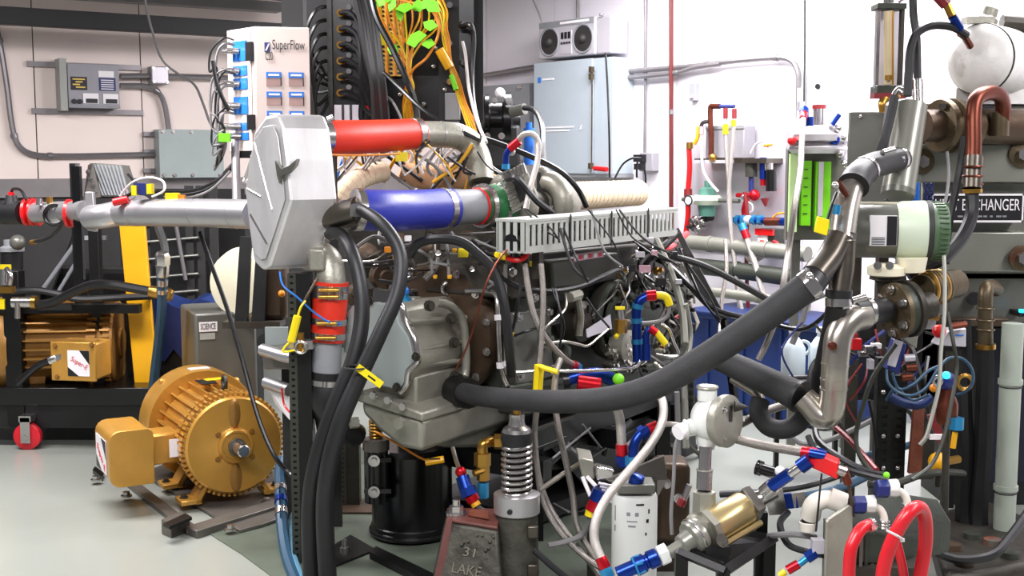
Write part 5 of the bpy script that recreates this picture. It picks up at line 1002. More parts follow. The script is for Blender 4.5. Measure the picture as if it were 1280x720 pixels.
nf = (qb[0] - q[0]).cross(qb[1] - qb[0]).normalized(); nf = nf if nf.y < 0 else -nf
up = (q[0] - qb[0]).normalized(); rt = (q[1] - q[0]).normalized()
def pf(x, y): return onp(x, y, q[0] + nf * .004, nf)
txt(t, '31', pf(577, 694), rt, up, .030, 'cast_letter', .045); txt(t, 'LAKE', pf(563, 715), rt, up, .034, 'cast_letter', .105)
random.seed(9)
for i in range(14): P(t, 'casting_lump', M().ball(pf(572 + random.uniform(0, 50), 668 + random.uniform(0, 45)), random.uniform(.003, .008), 8, 6), 'rough_cast')
# ================================================================== RIGHT WALL
fr = onwall(wr, WRn, WRd, 667, 76, 740, 217, 0.22)
t = T('electrical_cabinet', 'tall pale blue-grey electrical cabinet on the wall under the boombox', 'electrical cabinet', fr[0])
o_, U, V, N = fr; P(t, 'body', M().box(o_ - N * -.02, U * 1.30, V, N * .2), 'cab_grey', bev=.004)
P(t, 'door', M().box(o_, U * 1.0, V, N * .018), 'cab_grey', 'cabinet door', .004); P(t, 'bottom_lip', M().box(o_ - V * .03 + N * .01, U * 1.31, V * .03, N * .21), 'panel_grey')
P(t, 'maker_mark', sub(fr, .08, .13, .13, .18, .003), 'blue_label'); P(t, 'printed_line', sub(fr, .16, .145, .36, .16, .003), 'label_white')
for k, (v, w_) in enumerate(((.58, .5), (.61, .42))): P(t, 'printed_line', sub(fr, .2, v, .2 + w_, v + .012, .003), 'label_white')
P(t, 'bolt_mark', M().prism([fpt(fr, .80, .62, .004), fpt(fr, .83, .57, .004), fpt(fr, .845, .57, .004), fpt(fr, .83, .60, .004), fpt(fr, .845, .60, .004)], N * -.001), 'label_white')
P(t, 'hinge_rod', M().tube([fpt(fr, 1.02, .12, .012), fpt(fr, 1.02, .95, .012)], .005), 'bronze_flange')
for v in (.10, .16, .93): P(t, 'latch', M().cbox(fpt(fr, 1.02, v, .02), U * .04, N * .03, Z * .04), 'bronze_flange')
P(t, 'red_handle', M().tube([fpt(fr, 1.08, .95, .02), fpt(fr, 1.28, .96, .02)], .016), 'red')
fr = onwall(wr, WRn, WRd, 673, 24, 744, 71, 0.22)
t = T('boombox', 'silver boombox with two dark round speakers lying on top of the cabinet', 'boombox', fr[0])
o_, U, V, N = fr; P(t, 'body', M().box(o_, U, V, N * .18), 'boombox_silver', bev=.012); P(t, 'end_block', M().box(o_ + U * 1.0 + N * .01, U * .24, V * .97, N * .16), 'boombox_silver', bev=.01)
P(t, 'top_strip', sub(fr, .02, .02, .98, .17, .004), 'panel_grey')
for u in (.21, .80):
    c = fpt(fr, u, .56, 0); r = U.length * .165
    P(t, 'speaker_ring', M().torus(c - N * .003, N, r, .008, 36, 8), 'panel_grey'); P(t, 'speaker_cone', M().lathe(c - N * .006, N, [(0, r), (.004, r)], 36), 'grey_speaker'); P(t, 'speaker_cap', M().ball(c - N * .006, r * .35, 14, 8), 'dark_grey')
b = P(t, 'cassette_deck', sub(fr, .40, .30, .60, .92, .005), 'boombox_silver')
for i in range(3): P(b, 'window', sub(fr, .42 + i * .06, .34, .465 + i * .06, .52, .007), 'label_black')
for i in range(4): P(b, 'button', sub(fr, .42 + i * .045, .60, .45 + i * .045, .66, .009), 'grey_speaker')
P(t, 'dial', sub(fr, .40, .06, .90, .12, .006), 'label_white'); P(t, 'handle', pipe([fpt(fr, .05, .02, -.06), fpt(fr, .1, -.07, -.06), fpt(fr, .9, -.07, -.06), fpt(fr, .95, .02, -.06)], 0.1), 'boombox_silver') if False else None
P(t, 'knob', M().cyl(o_ + U * 1.1 + V * .98, o_ + U * 1.1 + V * 1.03, .015), 'panel_grey')
H('antenna', 'thin telescopic antenna and wires rising behind the boombox', 'antenna', [(678, 28, 7.9), (672, 12, 8.0), (663, -8, 8.1)], 1.4, 'conduit')
cpipe('electrical_conduit', 'vertical grey conduit rising to the ceiling above the boombox', wr, [(722, 30), (722, -40)], 2, .03)
cpipe('electrical_conduit', 'upper pink-tinted conduit running right from the cabinet along the wall', wr, [(758, 92), (800, 88), (860, 83), (920, 76), (970, 72), (988, 75), (997, 88), (998, 110), (998, 165)], 3.6, .04, clips=(.3, .5))
cpipe('electrical_conduit', 'lower conduit running right from the cabinet and rising to join the upper one', wr, [(758, 99), (800, 96), (845, 91), (870, 84), (900, 80)], 3.0, .05, clips=(.5,))
cpipe('electrical_conduit', 'slanting conduit left of the electrical cabinet', wr, [(592, 96), (620, 92), (648, 87), (668, 84)], 3.2, .05)
cpipe('electrical_conduit', 'thin vertical conduit dropping from the conduits to the wall outlet', wr, [(807, -20), (807, 80), (806, 196)], 2, .03, clips=(.55,))
cpipe('electrical_conduit', 'thin dark vertical line on the wall above the green columns', wr, [(1006, -20), (1006, 60), (1005, 130)], 1.3, .03, 'dark_grey')
cpipe('sprinkler_pipe', 'dark red vertical pipe running the height of the wall right of the outlet', wr, [(839, -20), (839, 100), (839, 255), (838, 330)], 2.8, .06, 'pipe_red', clips=(.42, .78))
fr = onwall(wr, WRn, WRd, 799, 191, 815, 214, 0.07)
t = T('wall_outlet', 'grey outlet box with plugs at the bottom of the thin conduit', 'outlet', fr[0]); wbox(t, 'housing', fr, .069, 'grey_box'); P(t, 'plug', M().cbox(fpt(fr, .2, .3, .02), fr[1] * .7, fr[3] * .04, Z * .05), 'label_black'); P(t, 'plug', M().cbox(fpt(fr, .2, .75, .02), fr[1] * .6, fr[3] * .04, Z * .04), 'label_black')
P(t, 'cord', pipe([(801, 198, 6.55), (790, 198, 6.55), (778, 206, 6.6), (768, 224, 6.6)], 1.3, 6), 'cable_black'); P(t, 'cord', pipe([(806, 212, 6.55), (807, 225, 6.55), (805, 245, 6.55)], 1.3, 6), 'cable_black'); P(t, 'cord', pipe([(797, 200, 6.6), (796, 212, 6.6), (796, 222, 6.6)], 1.3, 6), 'cable_black')
H('power_cable', 'black cord hanging down the right side of the electrical cabinet', 'cable', [(757, 66, 7.0), (759, 100, 6.95), (761, 150, 6.9), (762, 196, 6.9), (762, 222, 6.9)], 1.3, 'cable_black')
fr = onwall(wr, WRn, WRd, 861, 104, 869, 126, 0.04); t = T('light_switch', 'small silver switch plate alone on the white wall', 'switch', fr[0]); wbox(t, 'plate', fr, .039, 'panel_grey'); P(t, 'toggle', sub(fr, .35, .65, .7, .85, .01), 'pink_label')
for nm, x, y, lab in (('wall_anchor', 965, 157, 'small dark anchor hole in the wall above the regulators'), ('wall_anchor', 1023, 108, 'small dark anchor hole in the wall left of the tall glass tube')): S(nm, lab, 'anchor', M().lathe(wr(x, y, 0), WRn, [(0, .016), (.012, .016)], 10), 'label_black')
# dark machine behind the rack + grey box
fr = onwall(wr, WRn, WRd, 594, 106, 661, 200, 0.14)
t = T('relay_panel', 'plain grey wall panel left of the electrical cabinet', 'panel', fr[0]); wbox(t, 'body', fr, .139, 'panel_grey')
for v, u in ((.05, .85), (.05, .1)): bolt(t, fpt(fr, u, v, .004), WRn, .012)
t = T('air_motor', 'black machine with bolted flanges in front of the grey wall panel', 'machine', a(628, 205, 6.6))
P(t, 'body', M().lathe(a(600, 150, 6.6), X, [(0, .10), (.03, .14), (.05, .14), (.06, .10), (.12, .10), (.13, .15), (.17, .15), (.18, .09), (.22, .07)], 28), 'black_gloss'); P(t, 'lower_body', M().cbox(a(625, 184, 6.6), X * .22, Yv * .18, Z * .24), 'black_matte', bev=.02); P(t, 'pedestal', M().cbox(a(625, 250, 6.65), X * .2, Yv * .15, Z * .5), 'black_matte')
P(t, 'white_cap', M().ball(a(625, 116, 6.5), .028), 'label_white'); P(t, 'shaft', M().cyl(a(640, 140, 6.45), a(656, 136, 6.4), .03), 'stainless_dull'); 
for i in range(5): bolt(t, a(600 + i * 9, 126 + (i % 2) * 44, 6.45), -Yv, .012)
H('power_cable', 'fat black cable with a white sheen dropping from the black machine', 'cable', [(655, 135, 6.35), (668, 138, 6.2), (677, 155, 6.0), (679, 180, 5.8), (680, 205, 5.5)], 3.6, 'cable_black')
t = T('blue_cylinder', 'bright blue upright cylinder beside the black machine', 'cylinder', a(661, 205, 5.9)); P(t, 'body', M().cyl(a(661, 206, 5.9), a(661, 160, 5.9), .026), 'blue_cyl'); P(t, 'neck', M().cyl(a(661, 161, 5.9), a(661, 153, 5.9), .016), 'blue_cyl')
# ------------------------------------------------------------------ regulator board
def wsolid(name, label, cat, x0, y0, x1, y1, th, mt, base=0.0):
    fr = onwall(wr, WRn, WRd, x0, y0, x1, y1, th, base); return S(name, label, cat, M().box(fr[0], fr[1], fr[2], fr[3] * (th - .001)), mt, bev=.003), fr
o, frb = wsolid('backing_board', 'pale grey board behind the regulators on the right wall', 'board', 858, 156, 984, 312, .03, 'panel_grey' if False else 'boombox_silver')
t = T('wall_shelf', 'brown shelf carrying a grey case above the regulators', 'shelf', wr(915, 203, .1)); fr = onwall(wr, WRn, WRd, 868, 198, 958, 204, .16, .03); P(t, 'board', M().box(fr[0], fr[1], fr[2], fr[3] * .16), 'weld_pipe'); fr = onwall(wr, WRn, WRd, 868, 200, 916, 204, .17, .03); P(t, 'front_edge', M().box(fr[0], fr[1], fr[2], fr[3] * .01), 'boombox_silver')
fr = onwall(wr, WRn, WRd, 882, 157, 930, 198, .12, .035); t = T('grey_case', 'grey-beige case standing on the brown wall shelf', 'case', fr[0]); wbox(t, 'body', fr, .11, 'grey_box', .006); P(t, 'lid', sub(fr, 0, 0, 1, .1, .006), 'panel_grey')
def W(x, y): return wr(x, y, .15).y
cpts = lambda L_, off=.16: [wr(x, y, off) for x, y in L_]
t = T('copper_pipework', 'copper pipe frame rising above the grey case', 'pipe', wr(890, 200, .2)); P(t, 'riser', M().tube(smooth(cpts([(889, 198), (889, 170), (888, 136), (892, 133), (900, 133)], .2), 4), .017), 'copper'); P(t, 'top_pipe', M().tube(cpts([(896, 133), (918, 133)], .2), .012), 'blue_dark'); P(t, 'side_pipe', M().tube(smooth(cpts([(889, 152), (879, 153), (876, 160), (875, 168)], .2), 4), .013), 'dark_grey'); P(t, 'elbow', M().ball(wr(891, 197, .2), .026), 'brass')
def whose(name, label, L_, r, mt, off=.22, ends=()):
    pts = smooth(cpts(L_, off), 6); m = M(); m.tube(pts, r, 8); m.path = pts; m.rad = r; t = T(name, label, 'hose', pts[0]); P(t, 'hose_body', m, mt)
    for (x0, y0, x1, y1, mm, rr) in ends: P(t, 'end_sleeve', M().tube([wr(x0, y0, off), wr(x1, y1, off)], rr, 10), mm)
    return t
whose('braided_hose', 'left of two pale hoses hanging from the copper frame with a yellow sleeve', [(907, 135), (907, 160), (909, 200), (912, 240), (915, 300), (925, 392)], .013, 'braid_white', .25, ((907, 135, 907, 148, 'red_dark', .015), (907, 155, 907, 168, 'yellow', .018)))
whose('braided_hose', 'right of two pale hoses hanging from the copper frame with a yellow sleeve', [(918, 136), (917, 160), (914, 200), (911, 240), (913, 280), (920, 340), (928, 392)], .013, 'braid_white', .28, ((918, 136, 918, 148, 'red_dark', .015), (917, 150, 917, 158, 'yellow', .016)))
whose('air_hose', 'pale hose curving from the copper frame to the teal regulator', [(877, 162), (877, 190), (879, 212), (886, 226), (898, 240)], .009, 'cable_white', .22, ((877, 158, 877, 168, 'pink_label', .014),))
whose('air_hose', 'yellow-sleeved stub on the left of the copper frame', [(873, 158), (872, 172), (868, 180)], .012, 'yellow_paint', .22)
whose('fire_hose_pipe', 'bright red vertical pipe at the left edge of the regulator board', [(861, 182), (862, 210), (860, 240), (860, 270), (856, 300)], .017, 'red', .12, ((860, 236, 860, 246, 'red_dark', .026), (862, 178, 862, 186, 'brass', .022)))
whose('air_hose', 'red hose running down behind the blue valve row to the floor', [(931, 240), (934, 270), (933, 330), (935, 380), (936, 420)], .012, 'red_dark', .2)
t = T('pressure_regulator', 'round teal-capped regulator with a white gauge on the board', 'regulator', wr(880, 262, .1)); c = wr(884, 250, .15)
P(t, 'cap', M().lathe(c + Z * .03, Z, [(0, .055), (.04, .05), (.05, .02), (.09, .02)], 20), 'teal_reg'); P(t, 'body', M().lathe(c - Z * .03, Z, [(0, .08), (.03, .1), (.06, .08)], 24), 'cream_green'); P(t, 'base', M().lathe(c - Z * .10, Z, [(0, .05), (.07, .06)], 20), 'teal_reg'); P(t, 'gauge', M().lathe(c - SV * 0 + WRn * .1 - WRd * .05, WRn, [(0, .03), (.02, .03)], 20), 'label_white'); P(t, 'gauge_rim', M().torus(c + WRn * .12 - WRd * .05, WRn, .03, .005), 'dark_grey'); P(t, 'inlet', M().tube([c - WRd * .2, c + WRd * .25], .014), 'stainless_dull')
t = T('valve_manifold', 'cluster of small steel valves below the teal regulator', 'valve', wr(875, 300, .1))
for x, y, r in ((876, 275, .03), (884, 278, .025), (872, 283, .02), (879, 286, .028), (890, 272, .02)): P(t, 'valve_body', M().lathe(wr(x, y, .06), WRn, [(0, r), (.06, r), (.07, r * .5), (.1, r * .5)], 12), 'steel' if r > .024 else 'dark_grey')
t = T('filter_regulator', 'hanging dark grey filter bowl on a blue stem above the red tee', 'filter', wr(939, 200, .1)); c = wr(939, 221, .14); P(t, 'bowl', M().cyl(c - Z * .0, wr(939, 203, .14), .036), 'olive_dark'); P(t, 'stem', M().cyl(wr(939, 240, .14), c, .016), 'blue_dark')
t = T('filter_regulator', 'blue and red anodised filter hanging beside the dark bowl', 'filter', wr(954, 200, .1)); P(t, 'blue_body', M().cyl(wr(954, 224, .14), wr(954, 197, .14), .022), 'anodised_blue'); P(t, 'red_end', M().cyl(wr(954, 232, .14), wr(954, 222, .14), .018), 'anodised_red'); P(t, 'white_line', M().tube(smooth(cpts([(938, 192), (945, 180), (955, 178), (960, 184), (960, 196)], .14), 4), .006), 'cable_white'); P(t, 'orange_clip', M().tube(cpts([(955, 182), (965, 181)], .15), .008), 'orange')
t = T('filter_regulator', 'black cylinder filter at the right of the hanging filters', 'filter', wr(964, 200, .1)); P(t, 'body', M().cyl(wr(964, 239, .14), wr(964, 212, .14), .032), 'black_gloss'); P(t, 'collar', M().cyl(wr(961, 213, .14), wr(961, 204, .14), .026), 'steel')
t = T('red_tee_valve', 'red anodised tee and cone fittings under the hanging filters', 'fitting', wr(940, 250, .1)); P(t, 'body', M().ball(wr(943, 244, .15), .035), 'anodised_red'); P(t, 'left_arm', M().tube(cpts([(921, 244), (943, 244)], .15), .014), 'anodised_red'); P(t, 'cone', M().cyl(wr(956, 248, .15), wr(957, 258, .15), .026, .006), 'red_dark'); P(t, 'white_cap', M().ball(wr(930, 246, .17), .02), 'steel'); P(t, 'down_arm', M().tube(cpts([(934, 248), (930, 262), (932, 275)], .15), .018), 'anodised_red'); P(t, 'white_loop', M().tube(smooth(cpts([(934, 252), (940, 256), (940, 264), (934, 268)], .16), 4), .006), 'cable_white')
t = T('blue_valve_row', 'horizontal row of bright blue valves with a copper middle', 'valve', wr(960, 280, .2))
P(t, 'left_body', M().tube(cpts([(917, 275), (958, 276)], .2), .019, 12), 'anodised_blue'); 
for x in (922, 930, 943, 951): P(t, 'nut', M().lathe(wr(x, 275, .2) - WRd * .012, WRd, [(0, .03), (.024, .03)], 6), 'anodised_cyan')
P(t, 'white_cross', M().ball(wr(935, 275, .2), .03), 'boombox_silver'); P(t, 'copper_body', M().tube(cpts([(957, 277), (977, 277)], .2), .024, 12), 'copper'); P(t, 'right_body', M().tube(cpts([(976, 277), (994, 278)], .2), .024, 12), 'anodised_blue'); P(t, 'lever', M().tube(cpts([(966, 272), (972, 267), (985, 266)], .24), .006), 'orange')
whose('braided_hose', 'pale hose leaving the blue valves through a red collar down to the right', [(929, 282), (934, 300), (944, 330), (952, 360), (965, 400)], .019, 'braid_white', .28, ((927, 280, 930, 288, 'anodised_cyan', .026), (930, 288, 934, 298, 'anodised_red', .024)))
whose('braided_hose', 'white hose loop under the small red box on the wall', [(930, 290), (930, 310), (935, 324), (944, 326), (955, 320), (965, 312), (969, 306)], .011, 'braid_white', .24, ((966, 310, 970, 302, 'anodised_red', .02),))
fr = onwall(wr, WRn, WRd, 947, 286, 968, 312, .12, .05); t = T('red_relay_box', 'small red box with a white face below the blue valves', 'box', fr[0]); wbox(t, 'body', fr, .1, 'cast_iron'); P(t, 'red_top', sub(fr, -.05, 0, 1.0, .3, .02), 'red'); P(t, 'white_face', sub(fr, .05, .32, .62, .95, .008), 'label_white'); P(t, 'red_window', sub(fr, .2, .55, .45, .9, .01), 'red')
# big grey pipes along the wall base, blue tank
def wpipe(name, label, pts, rpx, off, mt, **k):
    d = smooth([wr(x, y, off) for x, y in pts], 4); m = M(); r = rpx * d[0].y / F; m.tube(d, r, 20); m.path = d; m.rad = r; t = T(name, label, 'pipe', d[0]); P(t, 'pipe_body', m, mt)
    for s in k.get('rings', ()): band(t, m, s, .03, 1.12, mt, 'coupling')
    return t
wpipe('water_main', 'upper grey horizontal pipe along the foot of the right wall', [(852, 302), (920, 308), (1010, 318)], 9, .25, 'pipe_grey', rings=(.3, .7))
wpipe('water_main', 'lower darker horizontal pipe along the foot of the right wall', [(845, 330), (920, 338), (1010, 350)], 10, .25, 'cast_iron', rings=(.5,))
wpipe('drain_pipe', 'pale horizontal pipe crossing in front of the blue tank', [(855, 362), (900, 366), (960, 374), (1010, 384)], 6, .62, 'pipe_grey', rings=(.2, .6))
t = T('blue_tank', 'low dark blue plastic tank on the floor under the wall pipes', 'tank', wr(930, 480, .4))
q0 = wr(850, 420, .55); q1 = wr(1035, 420, .55); q0.z = q1.z = 0; zt = wr(900, 352, .95).z
zt = 1.45 - (386 - 200) / F * q0.y
P(t, 'body', M().box(q0, q1 - q0, -WRn * .5, Z * zt), 'blue_tarp', bev=.03); P(t, 'rim', M().box(q0 + Z * (zt - .04) + WRn * .015, q1 - q0, -WRn * .53, Z * .04), 'blue_tarp', bev=.01)
for k in (.2, .45, .7): P(t, 'rib', M().box(q0 + (q1 - q0) * k + WRn * .014, (q1 - q0) * .02, -WRn * .014, Z * (zt - .05)), 'blue_tarp')
for dx, lab in ((0, 'left white plastic jug behind the steel elbow'), (34, 'right white plastic jug behind the steel elbow')):
    c = a(991 + dx, 470, 5.4); t = T('plastic_jug', lab, 'jug', c); P(t, 'body', M().lathe(c - Z * .0, Z, [(0, .045), (.01, .055), (.13, .055), (.17, .03), (.185, .018), (.2, .018)], 16), 'jug'); P(t, 'cap', M().cyl(c + Z * .2, c + Z * .225, .023), 'label_white'); P(t, 'handle', M().torus(c + Vector((.045, 0, .13)), Yv, .03, .008, 16, 6), 'jug')
q = a(965, 473, 5.4); t = T('small_shelf', 'narrow dark shelf holding the two white jugs', 'shelf', Vector((q.x, 5.4, 0))); P(t, 'board', M().box(Vector((q.x, 5.3, q.z - .03)), X * .33, Yv * .2, Z * .03), 'black_steel'); P(t, 'leg', M().box(Vector((q.x + .02, 5.4, 0)), X * .02, Yv * .03, Z * (q.z - .03)), 'black_steel'); P(t, 'leg', M().box(Vector((q.x + .29, 5.4, 0)), X * .02, Yv * .03, Z * (q.z - .03)), 'black_steel')
# struts from the duct end down to the floor
t = T('cable_tray_strut', 'pair of black struts slanting from the duct end toward the floor', 'strut', a(900, 400, 5.3)); 
for p, q in (((846, 288, 5.45), (905, 400, 5.1)), ((856, 312, 5.4), (888, 385, 5.2)), ((905, 400, 5.1), (918, 500, 5.05))): P(t, 'strut', M().tube([a(*p), a(*q)], .018, 4), 'black_steel')
H('battery_lead', 'pink-red lead lying across the duct end toward the wall pipes', 'cable', [(824, 312, 5.3), (836, 310, 5.4), (846, 303, 5.6), (858, 292, 5.9)], 4, 'red', ends=((0, 'pink_label' if False else 'label_white', 'steel'),))
H('braided_hose', 'grey hose hanging from the wall in front of the blue tank', 'hose', [(907, 300, 5.9), (908, 340, 5.8), (903, 370, 5.75), (901, 398, 5.7), (899, 425, 5.6)], 2.6, 'braid')
H('braided_hose', 'long pale hose hanging from the red and blue valve beside the green columns', 'hose', [(1004, 148, 5.5), (1002, 180, 5.4), (1000, 215, 5.3), (993, 260, 5.2), (986, 310, 5.2), (980, 350, 5.1), (974, 385, 5.1), (960, 425, 5.2), (948, 450, 5.2)], 4.0, 'braid', ends=((0, 'anodised_red', 'anodised_blue'),))
# ------------------------------------------------------------------ green columns (water columns)
GY = 5.75
t = T('water_column_unit', 'water column unit with two glowing lime-green tubes and chrome top', 'instrument', a(1020, 300, GY))
def gb_(name, x0, y0, x1, y1, Y, d, mt, lab=None, bev=0): return rb(t, name, x0, y0, x1, y1, Y, d, mt, lab, bev)
gb_('back_frame', 984, 178, 1062, 300, GY + .06, .05, 'stainless_dull'); gb_('left_tube', 987, 192, 997, 290, GY, .03, 'lime_pale', None); gb_('green_panel', 1002, 201, 1014, 282, GY - .01, .04, 'lime_glow', 'lime-green column'); gb_('green_panel', 1019, 202, 1038, 287, GY - .01, .04, 'lime_glow', 'lime-green column'); gb_('glass_strip', 1023, 202, 1029, 270, GY - .02, .01, 'boombox_silver')
P(t, 'top_drum', M().lathe(a(1022, 192, GY), Z, [(0, .12), (.02, .14), (.03, .14), (.05, .11), (.06, .14), (.09, .14), (.10, .11), (.13, .09)], 32), 'aluminium'); P(t, 'cap_jar', M().cyl(a(1024, 162, GY), a(1024, 134, GY), .03), 'steel'); P(t, 'jar_lid', M().cyl(a(1024, 136, GY), a(1024, 131, GY), .033), 'red_dark')
P(t, 'left_valve', M().lathe(a(985, 174, GY), X, [(0, .05), (.06, .05)], 20), 'boombox_silver'); P(t, 'red_knob', M().ball(a(990, 176, GY - .08), .022), 'red'); P(t, 'blue_knob', M().ball(a(1043, 174, GY - .1), .03), 'anodised_blue'); P(t, 'blue_handle', M().tube([a(1040, 156, GY - .1), a(1049, 143, GY - .1)], .013), 'anodised_blue'); P(t, 'chain_pipe', M().tube([a(1053, 145, GY), a(1054, 200, GY)], .02), 'boombox_silver')
for x, y in ((1048, 160), (1054, 172), (1050, 192), (1056, 205)): P(t, 'chrome_fitting', M().ball(a(x, y, GY - .1), .02), 'steel')
for x, y, m_ in ((1001, 133, 'boombox_silver'), (1006, 141, 'anodised_blue'), (1012, 152, 'anodised_blue')): P(t, 'valve_head', M().cyl(a(x, y + 6, GY - .15), a(x, y - 6, GY - .15), .018), m_)
P(t, 'side_post', M().box(a(984, 560, GY + .1), X * .04, Yv * .03, Z * (a(984, 175, GY + .1).z - a(984, 560, GY + .1).z)), 'stainless_dull'); P(t, 'side_post', M().box(a(1050, 560, GY + .1), X * .04, Yv * .03, Z * (a(984, 175, GY + .1).z - a(984, 560, GY + .1).z)), 'stainless_dull')
for i in range(6): P(t, 'scale_mark', sub((a(1002, 282, GY - .012), X * .05, Z * .3, Yv), .1, .1 + i * .14, .5, .115 + i * .14, .002), 'cast_iron')
H('signal_wire', 'thin vertical white tube rising beside the chrome top to the wall conduit', 'tube', [(999, 110, 5.85), (998, 150, 5.85), (998, 175, 5.8)], 2.4, 'cable_white')
# ================================================================== HEAT EXCHANGER GROUP (right)
HY = 4.75
t = T('control_box', 'plain grey steel box behind the tilted steel canister', 'box', a(1085, 250, HY)); fr = face(1059, 139, 1128, 256, HY, -.32); o_, U, V, N = fr; P(t, 'body', M().box(o_, U, V, N * .25), 'stainless_dull', bev=.008); P(t, 'screw', M().ball(fpt(fr, .22, .06, .002), .008), 'steel'); P(t, 'support_leg', M().box(Vector((o_.x + .05, o_.y + .1, 0)), X * .05, Yv * .05, Z * o_.z), 'cast_dark'); P(t, 'support_leg', M().box(Vector((o_.x + .17, o_.y + .1, 0)), X * .04, Yv * .05, Z * o_.z), 'cast_dark')
hx = T('heat_exchanger', 'big boxy stainless heat exchanger with a black lettered sign, at the right edge', 'heat exchanger', Vector((a(1240, 400, 4.6).x, 4.6, 0)))
def hb(name, x0, y0, x1, y1, Y, d, mt, lab=None, bev=.006): return rb(hx, name, x0, y0, x1, y1, Y, d, mt, lab, bev)
hb('upper_beam', 1140, 129, 1340, 183, 4.62, .35, 'stainless_dull'); hb('upper_plate', 1150, 180, 1340, 228, 4.58, .05, 'stainless'); hb('main_panel', 1150, 228, 1340, 350, 4.66, .3, 'stainless'); hb('shelf_lip', 1180, 290, 1340, 340, 4.60, .08, 'stainless'); hb('lower_panel', 1186, 340, 1340, 402, 4.66, .3, 'stainless_dull'); hb('lower_rail', 1180, 398, 1262, 408, 4.6, .1, 'cast_brown')
hb('side_leg', 1150, 350, 1172, 600, 4.9, .05, 'cast_dark')
sg = rrect(1164, 242, 1279, 278, 4.575, 0); P(hx, 'sign_panel', M().box(sg[0], sg[1], sg[2], Yv * .08), 'label_black', 'black lettered sign with a white border')
for u0, v0, u1, v1 in ((0, 0, 1, .07), (0, .93, 1, 1), (0, 0, .015, 1), (.985, 0, 1, 1)): P(hx, 'sign_border', sub(sg, u0, v0, u1, v1, .003), 'label_white')
txt(hx, 'HEAT EXCHANGER', fpt(sg, .03, .58, .003), X, Z, .045, 'label_white', sg[1].length * .93)
for k in range(9): P(hx, 'sign_small_print', sub(sg, .22 + k * .07, .76, .22 + k * .07 + (.03, .055, .04)[k % 3], .82, .002), 'panel_grey')
for x, y in ((1153, 202), (1279, 323), (1279, 193)):
    c = a(x, y, 4.56); P(hx, 'corner_bolt', M().lathe(c + Yv * .02, -Yv, [(0, .05), (.012, .05), (.014, .04)], 20), 'bronze_flange'); P(hx, 'bolt_nut', hexnut(c + Yv * .01, -Yv, .024, .025), 'steel')
P(hx, 'dark_hole', M().lathe(a(1232, 143, 4.60), -Yv, [(0, .034), (.02, .034)], 20), 'label_black'); P(hx, 'dark_hole', M().lathe(a(1217, 373, 4.64), -Yv, [(0, .026), (.01, .026)], 20), 'label_black')
t = T('rusty_coupling', 'large rust-brown grooved pipe coupling behind the steel canister', 'coupling', a(1180, 180, 4.5))
Cc = a(1158, 157, 4.42); AX2 = Vector((.9, .35, 0)).normalized(); P(t, 'coupling_body', M().lathe(Cc, AX2, [(0, .055), (.05, .06), (.055, .095), (.075, .10), (.08, .085), (.10, .085), (.105, .10), (.125, .10), (.13, .09), (.20, .09)], 36), 'bronze_flange'); P(t, 'pipe_stub', M().lathe(Cc - AX2 * .02, AX2, [(0, .058), (.5, .07)], 28), 'cast_brown'); P(t, 'coupling_bolt', M().cyl(a(1178, 136, 4.4), a(1178, 130, 4.4), .014), 'cast_dark')
t = T('expansion_tank', 'frosted white round expansion tank lying at the top right', 'tank', a(1220, 125, 4.7))
Ce = a(1219, 73, 4.5); AE = Vector((.75, .66, 0)).normalized(); Re = .128; P(t, 'dome', M().lathe(Ce - AE * .02, AE, [(0, .01), (.004, .05), (.014, .085), (.03, .112), (.05, Re), (.06, Re)], 40), 'frost_white'); P(t, 'seam_ring', M().torus(Ce + AE * .04, AE, Re + .001, .004, 48, 8), 'cast_dark'); P(t, 'shell', M().lathe(Ce + AE * .04, AE, [(0, Re), (.32, Re), (.36, Re * .85), (.39, Re * .4)], 40), 'frost_white'); P(t, 'nozzle', M().tube([a(1213, 58, 4.42), a(1206, 46, 4.38), a(1200, 42, 4.36)], .013), 'copper'); P(t, 'saddle', M().box(a(1195, 130, 4.6), X * .3, Yv * .25, Z * .06), 'frost_white'); P(t, 'second_dome', M().ball(a(1278, 90, 4.8), .13, 24, 14, (1, 1, 1.1)), 'frost_white')
P(t, 'cap_pipe', M().lathe(a(1232, 30, 4.6), Vector((.3, 0, 1)), [(0, .04), (.02, .04), (.03, .03), (.06, .03)], 16), 'cast_aluminium'); P(t, 'cap_flange', M().cbox(a(1222, 26, 4.55), X * .1, Yv * .06, Z * .025), 'cast_aluminium'); P(t, 'black_clamp', M().tube([a(1252, 28, 4.6), a(1275, 30, 4.6), a(1290, 38, 4.6)], .03), 'cast_dark')
t = T('probe', 'brass and blue probe pointing down at the expansion tank', 'probe', a(1200, 38, 4.35)); P(t, 'brass_body', M().tube([a(1183, 5, 4.3), a(1190, 20, 4.3)], .015, 8), 'brass'); P(t, 'blue_body', M().tube([a(1190, 20, 4.3), a(1200, 36, 4.33)], .016, 8), 'anodised_blue'); P(t, 'red_end', M().tube([a(1172, -6, 4.3), a(1183, 6, 4.3)], .022, 8), 'red_dark')
H('vent_hose', 'black hose arching from the expansion tank down to the steel canister', 'hose', [(1208, 44, 4.36), (1190, 34, 4.32), (1165, 32, 4.3), (1146, 42, 4.28), (1138, 62, 4.26), (1136, 90, 4.24), (1134, 120, 4.22)], (5, 5.5), 'rubber')
H('vent_hose', 'second black hose dropping straight from the top edge to a chrome nozzle', 'hose', [(1141, -10, 4.35), (1142, 20, 4.35), (1146, 50, 4.34), (1147, 100, 4.32)], 5, 'rubber', ends=((1, 'copper', 'boombox_silver'),))
P(bpy.data.objects['vent_hose.001'], 'chrome_nozzle', M().cyl(a(1147, 100, 4.32), a(1148, 128, 4.3), .018), 'steel')
